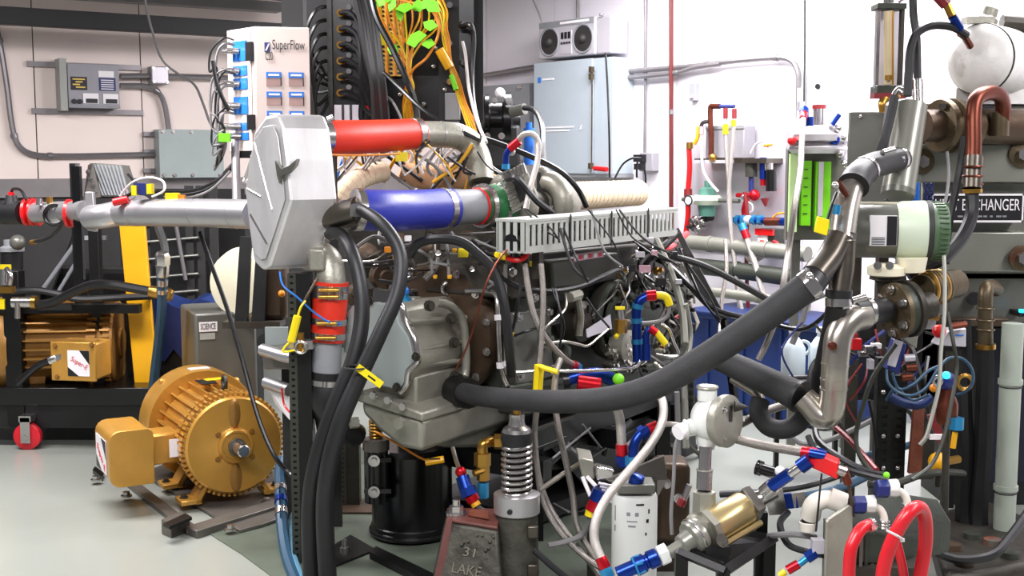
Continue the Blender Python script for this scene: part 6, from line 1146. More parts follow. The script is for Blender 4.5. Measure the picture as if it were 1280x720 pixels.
H('vent_hose', 'pink-red tubing curling at the top of the glass flow tube', 'hose', [(1124, 2, 4.5), (1132, -3, 4.45), (1141, -6, 4.4)], 2, 'pink_label')
t = T('flow_tube', 'tall glass flow meter tube in a steel frame left of the black hoses', 'flow meter', a(1110, 118, 4.6))
for x in (1096, 1126): P(t, 'side_plate', M().box(a(x - 2, 110, 4.6), X * .012, Yv * .03, Z * (a(x, 6, 4.6).z - a(x, 110, 4.6).z)), 'steel' if x < 1100 else 'cast_dark')
P(t, 'back_plate', M().box(a(1096, 112, 4.68), X * .095, Yv * .01, Z * .32), 'boombox_silver'); P(t, 'glass_tube', M().cyl(a(1111, 106, 4.6), a(1111, 14, 4.6), .018), 'amber', 'amber-tinted tapered tube'); P(t, 'inner_rod', M().cyl(a(1116, 106, 4.56), a(1116, 14, 4.56), .004), 'brass'); P(t, 'top_block', M().cbox(a(1111, 9, 4.62), X * .11, Yv * .09, Z * .022), 'cast_iron', bev=.003); P(t, 'bottom_block', M().cbox(a(1110, 114, 4.62), X * .11, Yv * .09, Z * .04), 'cast_iron', bev=.003); P(t, 'top_stub', M().cyl(a(1111, 4, 4.62), a(1111, -12, 4.62), .02), 'stainless_dull'); P(t, 'float', M().cyl(a(1111, 100, 4.57), a(1111, 94, 4.57), .015), 'brass'); P(t, 'front_lip', M().cbox(a(1110, 120, 4.58), X * .12, Yv * .06, Z * .02), 'red_dark'); P(t, 'brass_elbow', pipe([(1104, 140, 4.55), (1103, 128, 4.55), (1110, 122, 4.57)], 5, 10), 'brass')
t = T('steel_canister', 'tilted matte steel canister with fittings on its flat top', 'canister', a(1128, 240, 4.2))
p = a(1140, 132, 4.22); q = a(1123, 238, 4.12); m = M().cyl(p, q, .053, .056, 32); P(t, 'body', m, 'stainless'); P(t, 'bottom_cap', M().lathe(q, q - p, [(0, .058), (.02, .056), (.03, .03)], 28), 'stainless_dull'); P(t, 'side_tube', M().tube([a(1112, 132, 4.3), a(1102, 215, 4.3)], .016), 'cable_grey')
P(t, 'chrome_elbow', pipe([(1118, 120, 4.28), (1124, 112, 4.28), (1131, 116, 4.26)], 4.5, 10), 'steel'); P(t, 'yellow_band', M().tube([a(1119, 121, 4.28), a(1121, 124, 4.28)], .017), 'yellow_paint')
H('vent_hose', 'grey-black hose slanting along the left side of the steel canister', 'hose', [(1118, 122, 4.2), (1112, 150, 4.15), (1104, 180, 4.1), (1096, 200, 4.1)], 6, 'foam_rubber')
t = T('rubber_elbow', 'fat black rubber hose joining the canister foot to the steel pipe, clamped', 'hose', a(1095, 220, 4.0))
m = pipe([(1128, 198, 4.1), (1110, 202, 4.05), (1090, 208, 3.97), (1074, 220, 3.89), (1067, 232, 3.85)], (14.5, 19), 24); P(t, 'hose_body', m, 'rubber')
for s in (.08, .62): band(t, m, s, .012, 1.07)
for x, y in ((1076, 203), (1110, 189)): P(t, 'clamp_screw', M().cyl(a(x - 7, y + 2, 3.93), a(x + 7, y - 2, 3.95), .011), 'steel')
st = T('steel_y_pipe', 'welded steel Y-pipe, heat-stained, joining the big insulated hose', 'pipe', a(1045, 360, 3.7))
P(st, 'upper_pipe', pipe([(1071, 224, 3.89), (1063, 240, 3.85), (1057, 264, 3.8), (1052, 300, 3.75)], 15.5, 20), 'steel_pipe'); P(st, 'branch_left', pipe([(1050, 296, 3.75), (1038, 320, 3.72), (1018, 346, 3.66)], (16, 17.5), 20), 'weld_pipe'); P(st, 'branch_right', pipe([(1054, 292, 3.76), (1053, 330, 3.74), (1049, 366, 3.72)], (16, 14), 20), 'weld_pipe'); P(st, 'hose_cuff', pipe([(1026, 336, 3.69), (1008, 362, 3.63)], 18.5, 20), 'rubber')
for x, y in ((1012, 345), (1018, 352)): P(st, 'clamp_screw', M().ball(a(x, y, 3.58), .012), 'steel')
P(st, 'lower_ring', M().cyl(a(1049, 362, 3.72), a(1048, 372, 3.72), .042), 'rubber'); P(st, 'ring_clamp', M().cyl(a(1048, 372, 3.72), a(1048, 382, 3.72), .041), 'steel'); P(st, 'black_leg', pipe([(1048, 378, 3.74), (1042, 410, 3.78), (1030, 460, 3.85), (1022, 500, 3.9)], (15, 12), 16), 'rubber')
P(st, 'weld_ring', M().torus(a(1052, 300, 3.75), Z, .039, .004, 24, 6), 'weld_pipe')
t = T('temperature_sensor', 'small brass and blue sensor with a yellow tag on the steel pipe', 'sensor', a(1035, 300, 3.7)); P(t, 'probe', M().tube([a(1048, 228, 3.75), a(1058, 244, 3.78)], .010), 'copper'); P(t, 'knob', M().ball(a(1044, 232, 3.72), .012), 'steel'); P(t, 'blue_crimp', M().tube([a(1047, 256, 3.7), a(1045, 268, 3.7)], .012, 10), 'anodised_cyan'); P(t, 'lead', pipe([(1046, 240, 3.7), (1040, 255, 3.7), (1034, 275, 3.7), (1030, 290, 3.7)], 2, 6), 'cable_black'); P(t, 'yellow_tag', M().prism([a(1022, 270, 3.66), a(1037, 275, 3.66), a(1034, 295, 3.66), a(1018, 290, 3.66)], Yv * .012), 'yellow', bev=.002)
# flow meter
t = T('flow_transmitter', 'cream cylindrical flow transmitter with a green screwed end cap', 'flow meter', a(1130, 335, 3.95))
A3 = Vector((.985, -.17, 0)).normalized(); O3 = a(1066, 288, 4.05); LL = (a(1158, 290, 3.95) - O3).length
P(t, 'rear_body', M().lathe(O3, A3, [(0, .08), (.004, .092), (LL * .58, .092)], 40), 'stainless_dull'); P(t, 'front_body', M().lathe(O3 + A3 * LL * .58, A3, [(0, .094), (.02, .100), (LL * .42 - .01, .102), (LL * .42, .10)], 44), 'cream_green'); P(t, 'top_strip', M().box(O3 + Z * .088 - Yv * .02, A3 * LL * .6, Yv * .03, Z * .008), 'cream')
e = O3 + A3 * LL; P(t, 'end_ring', M().lathe(e - A3 * .005, A3, [(0, .102), (.015, .103), (.02, .095)], 44), 'dark_grey'); P(t, 'end_cap', M().lathe(e + A3 * .01, A3, [(0, .098), (.045, .094), (.055, .085), (.056, .02)], 44), 'olive_green')
for k in range(36):
    th = 2 * math.pi * k / 36; d = Yv * math.cos(th) + Z * math.sin(th); P(t, 'cap_ridge', M().cbox(e + A3 * .03 + d * .098, A3 * .03, d * .005, A3.cross(d) * .006), 'olive_green', sm=False)
P(t, 'cap_lug', M().cbox(e + A3 * .05 + Z * .08, A3 * .03, Yv * .04, Z * .03), 'olive_green'); P(t, 'cap_lug', M().cbox(e + A3 * .05 - Z * .06, A3 * .03, Yv * .03, Z * .025), 'olive_green')
fq = (O3 + A3 * .03 - Yv * .094 - Z * .045, A3 * .085, Z * .10, Yv); P(t, 'rating_plate', M().box(fq[0], fq[1], fq[2], Yv * .012), 'label_white', 'white and black rating plate'); P(t, 'rating_print', sub(fq, .62, .02, .98, .98, .003), 'label_black')
for i in range(5): P(t, 'rating_line', sub(fq, .06, .72 + i * .055, .55, .74 + i * .055, .002), 'label_black')
P(t, 'foot_neck', M().lathe(a(1110, 338, 3.98), -Z, [(0, .055), (.03, .06), (.035, .04), (.06, .033), (.14, .033)], 24), 'cast_dark'); P(t, 'foot_cap', M().lathe(a(1108, 334, 3.96), -Z, [(-.012, .04), (0, .062), (.025, .062), (.03, .05)], 28), 'cream'); P(t, 'conduit_boss', M().cyl(a(1140, 322, 3.95), a(1140, 340, 3.95), .05, .04), 'cream')
for x in (1097, 1112): bolt(t, a(x, 332, 3.9), -Yv, .009)
# flanged pipe
t = T('flanged_pipe', 'horizontal pipe with a large bolted bronze flange and ridged coupling', 'pipe', a(1130, 410, 3.9))
A4 = Vector((.93, .3, .10)).normalized(); c = a(1122, 388, 3.9)
P(t, 'front_pipe', pipe([(1066, 392, 3.78), (1085, 390, 3.82), (1108, 388, 3.88)], 16, 20), 'rubber', 'black pipe sleeve'); P(t, 'flange', M().lathe(c - A4 * .02, A4, [(0, .05), (.005, .092), (.02, .094), (.022, .05)], 44), 'bronze_flange'); P(t, 'flange', M().lathe(c + A4 * .03, A4, [(0, .05), (.002, .094), (.02, .094), (.022, .05)], 44), 'cast_dark'); P(t, 'gasket', M().lathe(c, A4, [(0, .085), (.03, .085)], 32), 'cast_iron')
for k in range(6):
    th = k * math.pi / 3 + .5; s1 = A4.cross(Z).normalized(); d = s1 * math.cos(th) + s1.cross(A4) * math.sin(th); bolt(t, c - A4 * .022 + d * .072, -A4, .011)
P(t, 'rear_pipe', M().cyl(c + A4 * .04, c + A4 * .13, .045), 'cast_dark')
for i in range(6): P(t, 'coupling_ridge', M().torus(a(1160 + i * 3.5, 360 - i * .5, 4.0 + i * .012), A4, .052, .009, 32, 8), 'brass' if i % 2 == 0 else 'bronze_flange')
P(t, 'coupling_core', M().cyl(a(1152, 362, 3.98), a(1195, 354, 4.1), .05), 'bronze_flange'); P(t, 'front_clamp', M().lathe(a(1083, 390, 3.82), A4, [(0, .046), (.014, .046)], 28), 'steel')
P(t, 'clamp_screw', M().cyl(a(1065, 376, 3.75), a(1082, 371, 3.76), .011), 'steel'); P(t, 'clamp_screw', M().cyl(a(1053, 383, 3.7), a(1064, 380, 3.7), .010), 'boombox_silver')
t = T('steel_elbow_pipe', 'polished steel elbow pipe hooking down from the flanged pipe', 'pipe', a(1040, 535, 3.75))
m = pipe([(1080, 395, 3.8), (1062, 400, 3.76), (1049, 418, 3.74), (1045, 445, 3.73), (1043, 470, 3.73), (1041, 500, 3.74), (1036, 518, 3.75), (1026, 520, 3.76), (1012, 505, 3.78), (1004, 497, 3.79)], (17.5, 16), 22); P(t, 'pipe_body', m, 'steel_pipe')
for s in (.38, .46, .50): band(t, m, s, .006, 1.05, 'steel_pipe', 'weld_ring')
P(t, 'pressure_tap', M().lathe(a(1040, 432, 3.69), Vector((-.1, -1, 0)), [(0, .014), (.01, .014), (.012, .007), (.02, .007)], 12), 'copper')
# copper pipe and hoses right
t = T('copper_pipe', 'thick red-brown copper pipe bending over and down to a black hose', 'pipe', a(1216, 240, 4.2))
m = pipe([(1252, 160, 4.45), (1254, 135, 4.42), (1250, 120, 4.38), (1237, 116, 4.34), (1222, 122, 4.3), (1217, 140, 4.28), (1217, 180, 4.26), (1216, 205, 4.25)], 9.5, 18); P(t, 'pipe_body', m, 'copper'); P(t, 'threaded_fitting', M().cyl(a(1217, 196, 4.25), a(1215, 236, 4.22), .033), 'weld_pipe'); P(t, 'brass_ring', M().cyl(a(1215, 236, 4.22), a(1215, 241, 4.22), .035), 'brass')
for y in (208, 220, 230): P(t, 'thread_ring', M().torus(a(1216, y, 4.23), Z, .033, .004, 24, 6), 'copper')
P(t, 'right_fitting', M().cyl(a(1250, 140, 4.44), a(1249, 170, 4.44), .034), 'bronze_flange')
H('coolant_hose', 'thick black hose curving from the copper pipe under the green end cap', 'hose', [(1215, 240, 4.22), (1214, 270, 4.2), (1202, 298, 4.15), (1180, 322, 4.1), (1155, 335, 4.1), (1135, 345, 4.1)], (9, 7), 'rubber')
H('coolant_hose', 'slimmer black hose passing behind the green end cap to the top beam', 'hose', [(1206, 170, 4.3), (1200, 210, 4.3), (1194, 240, 4.28), (1188, 270, 4.26), (1184, 300, 4.25), (1182, 330, 4.25)], 5, 'rubber')
H('cable', 'thin pale cable bowing down from the beam over the sign corner', 'cable', [(1184, 190, 4.3), (1186, 220, 4.25), (1182, 250, 4.2), (1176, 262, 4.2)], 2, 'cable_grey')
H('cable', 'thin grey-green cable hanging from the green end cap past the flange to the floor fittings', 'cable', [(1180, 320, 3.85), (1181, 360, 3.8), (1180, 400, 3.75), (1176, 440, 3.7), (1174, 480, 3.65), (1165, 520, 3.6), (1158, 545, 3.58), (1150, 556, 3.58)], 2.6, 'cable_white' if False else 'pipe_grey')
H('cable', 'dark cable hanging parallel to the grey-green cable, on its right', 'cable', [(1184, 390, 3.85), (1192, 430, 3.8), (1196, 460, 3.8), (1190, 500, 3.75), (1180, 545, 3.7), (1165, 580, 3.65), (1140, 600, 3.6)], 2.6, 'olive_dark')
t = T('hanging_chains', 'short dark chains and blue bottles hanging behind the flow transmitter', 'chains', a(1150, 250, 4.4))
for i, x in enumerate((1108, 1116, 1124, 1158, 1164)):
    for k in range(5): P(t, 'chain_link', M().torus(a(x, 232 + k * 5, 4.5), X if k % 2 else Yv, .008, .0025, 12, 6), 'cast_iron' if i < 3 else 'blue_dark')
P(t, 'blue_bottle', M().cyl(a(1135, 252, 4.45), a(1135, 232, 4.45), .014), 'blue_cyl'); P(t, 'blue_bottle', M().cyl(a(1144, 252, 4.45), a(1144, 228, 4.45), .016), 'blue_cyl')
# vertical pipes lower right
t = T('corroded_pipe', 'dull corroded brass riser pipe below the heat exchanger', 'pipe', Vector((a(1232, 500, 4.4).x, 4.4, 0)))
cx = a(1233, 400, 4.4); m = pipe([(1246, 362, 4.5), (1238, 358, 4.45), (1232, 368, 4.4), (1232, 432, 4.4)], 9, 14); P(t, 'upper_pipe', m, 'bronze_flange'); P(t, 'brass_ring', M().cyl(a(1232, 430, 4.4), a(1232, 436, 4.4), .036), 'brass')
for y in (385, 400, 412): P(t, 'thread_ring', M().torus(a(1232, y, 4.4), Z, .030, .004, 24, 6), 'bronze_flange')
H('coolant_hose', 'fat black hose dropping to the floor below the corroded brass riser', 'hose', [(1232, 434, 4.4), (1231, 480, 4.4), (1228, 560, 4.4), (1222, 640, 4.38), (1222, 684, 4.35)], (10, 15), 'rubber')
H('coolant_hose', 'second fat black hose standing just left of the one under the riser', 'hose', [(1206, 400, 4.5), (1206, 480, 4.45), (1207, 560, 4.42), (1205, 640, 4.4), (1212, 684, 4.36)], (8, 13), 'black_matte')
t = T('pvc_standpipe', 'pale green-white standpipe with two joint collars at the right edge', 'pipe', Vector((a(1256, 660, 4.3).x, 4.3, 0)))
Bx = a(1262, 500, 4.3).x; P(t, 'pipe_body', M().cyl(Vector((Bx, 4.3, 0)), Vector((Bx, 4.3, a(0, 404, 4.3).z)), .038, seg=28), 'pipe_white')
for y in (480, 612): P(t, 'joint_collar', M().cyl(Vector((Bx, 4.3, a(0, y, 4.3).z)), Vector((Bx, 4.3, a(0, y - 6, 4.3).z)), .043, seg=28), 'pipe_white'); P(t, 'joint_gap', M().torus(Vector((Bx, 4.3, a(0, y + 3, 4.3).z)), Z, .038, .003, 28, 6), 'dark_grey')
t = T('dark_enclosure', 'tall dark navy steel enclosure in shadow under the heat exchanger', 'enclosure', Vector((a(1240, 500, 4.9).x, 4.9, 0))); P(t, 'body', M().box(Vector((a(1186, 500, 4.95).x, 4.95, 0)), X * .5, Yv * .3, Z * a(0, 402, 4.95).z), 'black_matte'); P(t, 'blue_panel', M().box(Vector((a(1238, 500, 4.94).x, 4.94, .1)), X * .3, Yv * .01, Z * (a(0, 410, 4.95).z - .1)), 'navy')
P(t, 'status_lamp', M().box(a(1276, 391, 4.55), X * .03, Yv * .02, Z * .012), 'cyan_lamp', 'small cyan light'); P(t, 'lamp_arm', M().box(a(1274, 396, 4.57), X * .03, Yv * .36, Z * .02), 'black_matte')
# black unistrut posts
for nm, x, y0, Y, lab in (('unistrut_post', 1104, 448, 4.15, 'black slotted post right of the steel elbow pipe'), ('unistrut_post', 1122, 470, 4.25, 'second black slotted post just behind the first')):
    p = a(x - 9, 560, Y); t = T(nm, lab, 'post', Vector((p.x, Y, 0))); zt = a(x, y0, Y).z; W_ = X * (19 * Y / F)
    P(t, 'channel', M().box(Vector((p.x, Y + .006, 0)), W_, Yv * .04, Z * zt), 'black_matte'); perf(t, (Vector((p.x, Y, 0)), W_, Z * zt, Yv), 1, 24, 'black_steel', hole=.35)
    for y in (490, 545, 585): P(t, 'post_bolt', M().ball(a(x, y, Y - .006), .009), 'steel')
    P(t, 'foot_plate', M().box(Vector((p.x - .04, Y - .04, 0)), W_ * 2.4, Yv * .14, Z * .01), 'black_steel')
# solenoids and clutter behind the posts
t = T('solenoid_valve', 'purple and white solenoid valve with copper terminals', 'valve', a(1122, 455, 4.05))
P(t, 'body', M().prism([a(1109, 462, 4.0), a(1120, 425, 4.0), a(1134, 430, 4.0), (a(1124, 468, 4.0))], Yv * .06), 'blue_dark', bev=.004); P(t, 'white_label', M().prism([a(1109, 456, 3.99), a(1118, 424, 3.99), a(1129, 427, 3.99), a(1119, 459, 3.99)], Yv * -.003), 'boombox_silver'); P(t, 'cap', M().prism([a(1128, 424, 4.02), a(1138, 410, 4.02), a(1148, 418, 4.02), a(1146, 436, 4.02)], Yv * .06), 'cast_aluminium', bev=.004)
for x, y, c_ in ((1137, 448, 'boombox_silver'), (1139, 460, 'copper'), (1134, 472, 'copper')): P(t, 'terminal', M().cyl(a(x - 7, y, 4.0), a(x + 6, y - 1, 4.0), .013), c_)
t = T('white_junction_box', 'small white box with a red reset button under the heat exchanger', 'box', a(1190, 430, 4.2)); P(t, 'body', M().prism([a(1172, 432, 4.2), a(1186, 414, 4.2), a(1208, 410, 4.2), a(1208, 434, 4.2)], Yv * .08), 'boombox_silver', bev=.004); P(t, 'top_rail', M().tube([a(1188, 408, 4.18), a(1208, 405, 4.18)], .012), 'copper'); P(t, 'red_button', M().ball(a(1174, 414, 4.12), .024), 'red'); P(t, 'blue_print', M().box(a(1194, 420, 4.195), X * .03, Yv * .002, Z * .005), 'blue_label'); P(t, 'bracket', M().box(a(1186, 440, 4.22), X * .02, Yv * .03, Z * -.8), 'cast_dark')
t = T('indicator_lamp', 'glowing cyan-blue indicator on a rusty bottle-shaped fitting', 'lamp', a(1180, 520, 4.0)); P(t, 'lens', M().ball(a(1183, 469, 3.95), .013), 'cyan_lamp', 'glowing cyan lens'); P(t, 'blue_head', M().ball(a(1183, 476, 3.99), .032), 'blue_dark'); P(t, 'bottle', M().lathe(a(1183, 530, 4.0), Z, [(0, .03), (.01, .036), (.07, .036), (.10, .025), (.13, .025)], 20), 'copper'); P(t, 'chrome_ring', M().torus(a(1172, 476, 3.96), Yv, .014, .006), 'steel'); P(t, 'lower_stem', M().cyl(a(1183, 528, 4.0), a(1181, 640, 4.0), .012), 'cast_dark')
P(t, 'orange_clip', M().ball(a(1167, 485, 3.97), .014), 'orange'); P(t, 'blue_nut', hexnut(a(1196, 522, 3.97), -Z, .025, .04), 'anodised_cyan'); P(t, 'yellow_stem', M().tube([a(1194, 540, 3.97), a(1191, 560, 3.97)], .010), 'yellow_paint'); P(t, 'brass_coil', M().torus(a(1206, 478, 4.0), Yv, .024, .007), 'brass')
t = T('coiled_tubes', 'loops of thin teal tubing in front of the solenoid and lamp', 'tubing', a(1150, 490, 3.95))
for pts in ([(1108, 462, 3.95), (1110, 478, 3.93), (1122, 490, 3.92), (1140, 494, 3.92), (1158, 484, 3.92), (1172, 462, 3.92), (1186, 448, 3.92), (1202, 448, 3.93), (1214, 460, 3.94), (1216, 478, 3.95), (1206, 490, 3.97), (1194, 494, 4)], [(1115, 466, 3.96), (1124, 486, 3.95), (1142, 480, 3.95), (1160, 464, 3.95), (1178, 456, 3.95)], [(1108, 500, 4.1), (1120, 486, 4.05), (1140, 500, 4.05), (1160, 494, 4.0)]): P(t, 'tube', pipe(pts, 1.9, 8), 'teal_hose')
P(t, 'blue_bundle', pipe([(1112, 495, 4.1), (1130, 504, 4.1), (1150, 506, 4.1), (1165, 496, 4.1)], 6, 10), 'blue_tarp')
t = T('yellow_ball_valve', 'yellow-green ball valve near the floor behind the grey-green cable', 'valve', a(1175, 590, 4.1)); P(t, 'ball', M().ball(a(1173, 578, 4.1), .036), 'yellow_paint'); P(t, 'stem', M().cyl(a(1173, 592, 4.1), a(1173, 608, 4.1), .012), 'cast_dark'); P(t, 'side_arm', M().tube([a(1173, 578, 4.1), a(1198, 574, 4.15)], .015), 'brass')
t = T('rusty_bracket', 'rust-red leaning steel bracket by the black slotted posts', 'bracket', a(1150, 590, 4.2)); P(t, 'plate', M().prism([a(1143, 508, 4.2), a(1156, 508, 4.2), a(1152, 592, 4.2), a(1136, 592, 4.2)], Yv * .02), 'rust'); P(t, 'arm', M().prism([a(1160, 520, 4.2), a(1170, 516, 4.2), a(1184, 556, 4.2), a(1176, 560, 4.2)], Yv * .02), 'red_dark'); P(t, 'white_clip', M().cbox(a(1170, 546, 4.15), X * .05, Yv * .02, Z * .016), 'label_white')
H('coolant_hose', 'teal-blue hose crossing behind the lower end of the slotted posts', 'hose', [(1080, 570, 4.6), (1100, 566, 4.55), (1125, 560, 4.5), (1150, 552, 4.5)], 4.5, 'teal_hose')
H('coolant_hose', 'brown-black hose running low from the posts to the fat black hose', 'hose', [(1085, 606, 3.95), (1120, 604, 3.95), (1150, 594, 4.0), (1180, 590, 4.1), (1204, 592, 4.3)], 5, 'olive_dark')
# loops of black cable between elbow and posts
for pts, r, lab, mt in (([(1032, 440, 4.2), (1015, 460, 4.2), (1012, 490, 4.15), (1018, 530, 4.0), (1024, 552, 3.9), (1050, 572, 3.8), (1085, 590, 3.75), (1110, 594, 3.75)], 4.2, 'black cable hooking round behind the steel elbow and out to the posts', 'rubber'), ([(1120, 430, 3.95), (1092, 470, 3.95), (1078, 510, 3.95), (1070, 545, 3.95), (1075, 570, 3.9), (1090, 590, 3.85)], 3.2, 'dark cable curving from the bronze flange down to the cable crossing', 'olive_dark'), ([(1044, 534, 4.2), (1060, 548, 4.1), (1082, 572, 4.0), (1096, 588, 3.9)], 3.6, 'dark red-brown hose slanting right from below the steel elbow', 'red_dark'), ([(1086, 500, 4.1), (1092, 530, 4.1), (1096, 560, 4.1)], 1.8, 'thin black wire hanging left of the slotted posts', 'cable_black'), ([(985, 545, 4.8), (1005, 555, 4.8), (1030, 552, 4.7), (1060, 540, 4.7), (1100, 520, 4.7)], 3.6, 'grey hose on the floor far behind the steel elbow', 'cable_grey'), ([(990, 430, 4.9), (1003, 400, 4.9), (1010, 378, 4.9), (1030, 368, 4.9)], 4, 'grey hose rising behind the big insulated hose near its clamp', 'cable_grey'), ([(952, 400, 5.0), (1000, 412, 4.8), (1030, 395, 4.7), (1045, 372, 4.6)], 3, 'black cable sagging between the blue tank and the steel Y-pipe', 'cable_black'), ([(905, 435, 4.8), (950, 462, 4.7), (985, 472, 4.6), (1030, 470, 4.5)], 2.8, 'black cable pair passing behind the slanting insulated hose', 'cable_black')): H('cable_run', lab, 'cable', pts, r, mt)
random.seed(31)
t = T('service_wiring', 'dark tangle of wires and small fittings behind the steel elbow pipe', 'cables', a(1080, 450, 4.4))
for i in range(30):
    x0 = random.uniform(1000, 1170); y0 = random.uniform(395, 470); x1 = x0 + random.uniform(-50, 50); y1 = y0 + random.uniform(20, 90); Yd = random.uniform(4.3, 4.7)
    P(t, 'wire', pipe([(x0, y0, Yd), ((x0 + x1) / 2 + random.uniform(-25, 25), (y0 + y1) / 2, Yd - .05), (x1, y1, Yd)], random.choice((1.4, 2, 2.8)), 6), random.choice(('cable_black', 'cable_black', 'dark_grey', 'olive_dark', 'cable_grey', 'blue_dark', 'red_dark')))
for x, y, c_ in ((1070, 430, 'red'), (1066, 418, 'red'), (1078, 442, 'steel'), (1086, 437, 'steel'), (1095, 432, 'label_white'), (1088, 455, 'boombox_silver'), (1140, 398, 'steel'), (1150, 392, 'steel'), (1160, 405, 'steel'), (1165, 396, 'brass'), (1128, 402, 'boombox_silver'), (1145, 505, 'steel')): P(t, 'small_fitting', M().cbox(a(x, y, 4.3), X * random.uniform(.02, .05), Yv * .03, Z * random.uniform(.015, .04)), c_, bev=.002)
t = T('backing_rack', 'dark steel rack standing behind the slotted posts and solenoid', 'rack', a(1130, 480, 4.9)); rbq = rrect(1062, 400, 1200, 500, 4.9, 0); P(t, 'back_panel', M().box(rbq[0], rbq[1], rbq[2], Yv * .02), 'black_matte'); P(t, 'blue_panel', M().box(rbq[0] + X * .02 + Z * .03 - Yv * .012, X * .2, Z * .22, Yv * .01), 'navy')
for k in (0, .93): P(t, 'frame_leg', M().box(Vector((rbq[0].x + rbq[1].x * k, 4.9, 0)), X * .03, Yv * .03, Z * rbq[0].z), 'black_steel')
# ================================================================== LOWER MIDDLE / RIGHT FOREGROUND
t = T('conduit_body', 'white round explosion-proof junction head with a steel cover disc', 'junction head', a(885, 560, 3.5))
c = a(888, 524, 3.6); P(t, 'body', M().ball(c, .062, 28, 18, (1, 1, 1.12)), 'filter_white'); A5 = Vector((.72, -.68, .05)).normalized(); P(t, 'cover', M().lathe(c + A5 * .035, A5, [(0, .075), (.012, .08), (.03, .08), (.035, .072), (.036, .01)], 36), 'cast_aluminium', 'screwed steel cover disc')
P(t, 'cover_slot', M().cbox(c + A5 * .073 + Z * .025, A5.cross(Z) * .012, Z * .05, A5 * .004), 'dark_grey'); 
for dz in (.04, -.05): bolt(t, c + A5 * .07 + Z * dz + A5.cross(Z) * .03, A5, .006)
P(t, 'neck_left', M().cyl(a(868, 533, 3.6), a(850, 539, 3.58), .028, .022), 'filter_white'); P(t, 'gland', M().torus(a(857, 537, 3.58), Vector((1, .1, .1)), .027, .005), 'filter_white'); P(t, 'top_neck', M().cyl(a(884, 500, 3.6), a(884, 483, 3.6), .030), 'filter_white'); P(t, 'top_rim', M().torus(a(884, 484, 3.6), Z, .030, .005), 'cast_aluminium'); P(t, 'bottom_neck', M().cyl(a(884, 545, 3.6), a(882, 560, 3.6), .035, .026), 'filter_white'); P(t, 'pointed_lug', M().cyl(a(918, 508, 3.55), a(934, 509, 3.55), .018, .004), 'cast_dark')
P(t, 'white_plug', M().cyl(a(852, 538, 3.55), a(847, 541, 3.54), .024), 'label_white')
t = T('flow_turbine', 'upright steel pipe stack with hex adapter under the white junction head', 'pipe', a(880, 640, 3.55))
P(t, 'threaded_nipple', M().cyl(a(882, 558, 3.58), a(881, 588, 3.57), .019), 'steel'); P(t, 'coupling', M().cyl(a(881, 586, 3.57), a(880, 612, 3.56), .024), 'steel'); P(t, 'coupling_ring', M().torus(a(881, 587, 3.57), Z, .024, .003), 'stainless'); P(t, 'hex_adapter', M().lathe(a(880, 645, 3.55), Z, [(0, .036), (.075, .034)], 6), 'cast_aluminium')
t = T('brass_filter_assembly', 'heavy brass and steel inline valve assembly on the black stand', 'valve', a(900, 690, 3.5))
P(t, 'main_block', M().lathe(a(880, 675, 3.52), Z, [(0, .045), (.03, .062), (.07, .055), (.08, .035)], 8), 'cast_aluminium'); A6 = (a(965, 622, 3.62) - a(880, 672, 3.52)).normalized(); b6 = a(888, 660, 3.5)
P(t, 'brass_barrel', M().lathe(b6, A6, [(0, .04), (.01, .052), (.13, .052), (.14, .046)], 32), 'brass_pale'); P(t, 'square_flange', M().lathe(b6 + A6 * .14, A6, [(0, .062), (.03, .062)], 4), 'steel_plate', bev=.004); P(t, 'square_flange', M().lathe(b6 - A6 * .01, A6, [(0, .062), (.02, .062)], 6), 'cast_aluminium')
P(t, 'outlet_pipe', M().lathe(b6 + A6 * .17, A6, [(0, .035), (.02, .028), (.07, .028)], 20), 'steel'); 
for s in (-1, 1): P(t, 'tie_rod', M().tube([b6 - Z * .045 + Vector((.03 * s, -.03, 0)), b6 - Z * .045 + Vector((.03 * s, -.03, 0)) + A6 * .15], .010), 'brass_pale')
e6 = a(868, 672, 3.46); D6 = (a(822, 700, 3.4) - e6).normalized(); P(t, 'front_cone', M().lathe(e6, D6, [(-.02, .055), (.0, .058), (.015, .052), (.02, .036), (.05, .030), (.055, .02), (.10, .018)], 28), 'stainless'); P(t, 'cone_ring', M().torus(e6 + D6 * .0, D6, .057, .004, 36, 8), 'steel'); P(t, 'side_boss', M().cyl(a(893, 681, 3.45), a(903, 676, 3.42), .022), 'cast_dark')
t = T('an_hose_end', 'blue anodised hose end with a silver nut joining the brass assembly', 'fitting', a(795, 708, 3.38))
p_ = a(836, 690, 3.4); q_ = a(772, 718, 3.38); d_ = (q_ - p_).normalized(); LL_ = (q_ - p_).length
P(t, 'silver_nut', M().lathe(p_, d_, [(0, .02), (.004, .032), (.03, .032), (.034, .024)], 6), 'filter_white')
P(t, 'blue_body', M().lathe(p_ + d_ * .034, d_, [(0, .024), (.005, .028), (.03, .028), (.034, .022), (.04, .022), (.044, .028), (.07, .03), (.074, .022), (LL_ - .034, .022)], 20), 'anodised_blue'); P(t, 'cyan_nut', M().lathe(p_ + d_ * .085, d_, [(0, .031), (.025, .031)], 6), 'anodised_cyan')
H('braided_hose', 'white braided hose making a big S in front of the white filter', 'hose', [(822, 490, 3.85), (829, 505, 3.78), (827, 530, 3.7), (810, 560, 3.62), (785, 590, 3.55), (760, 620, 3.5), (745, 650, 3.46), (743, 675, 3.44), (751, 697, 3.42)], 5.8, 'braid_white', ends=((1, 'anodised_red', 'anodised_cyan'),), seg=14)
H('braided_hose', 'short braided hose dropping behind the big hose into a red and blue end', 'hose', [(770, 508, 3.75), (775, 525, 3.75), (777, 555, 3.75)], 6, 'braid_white', ends=((1, 'anodised_red', 'anodised_blue'),), seg=12)
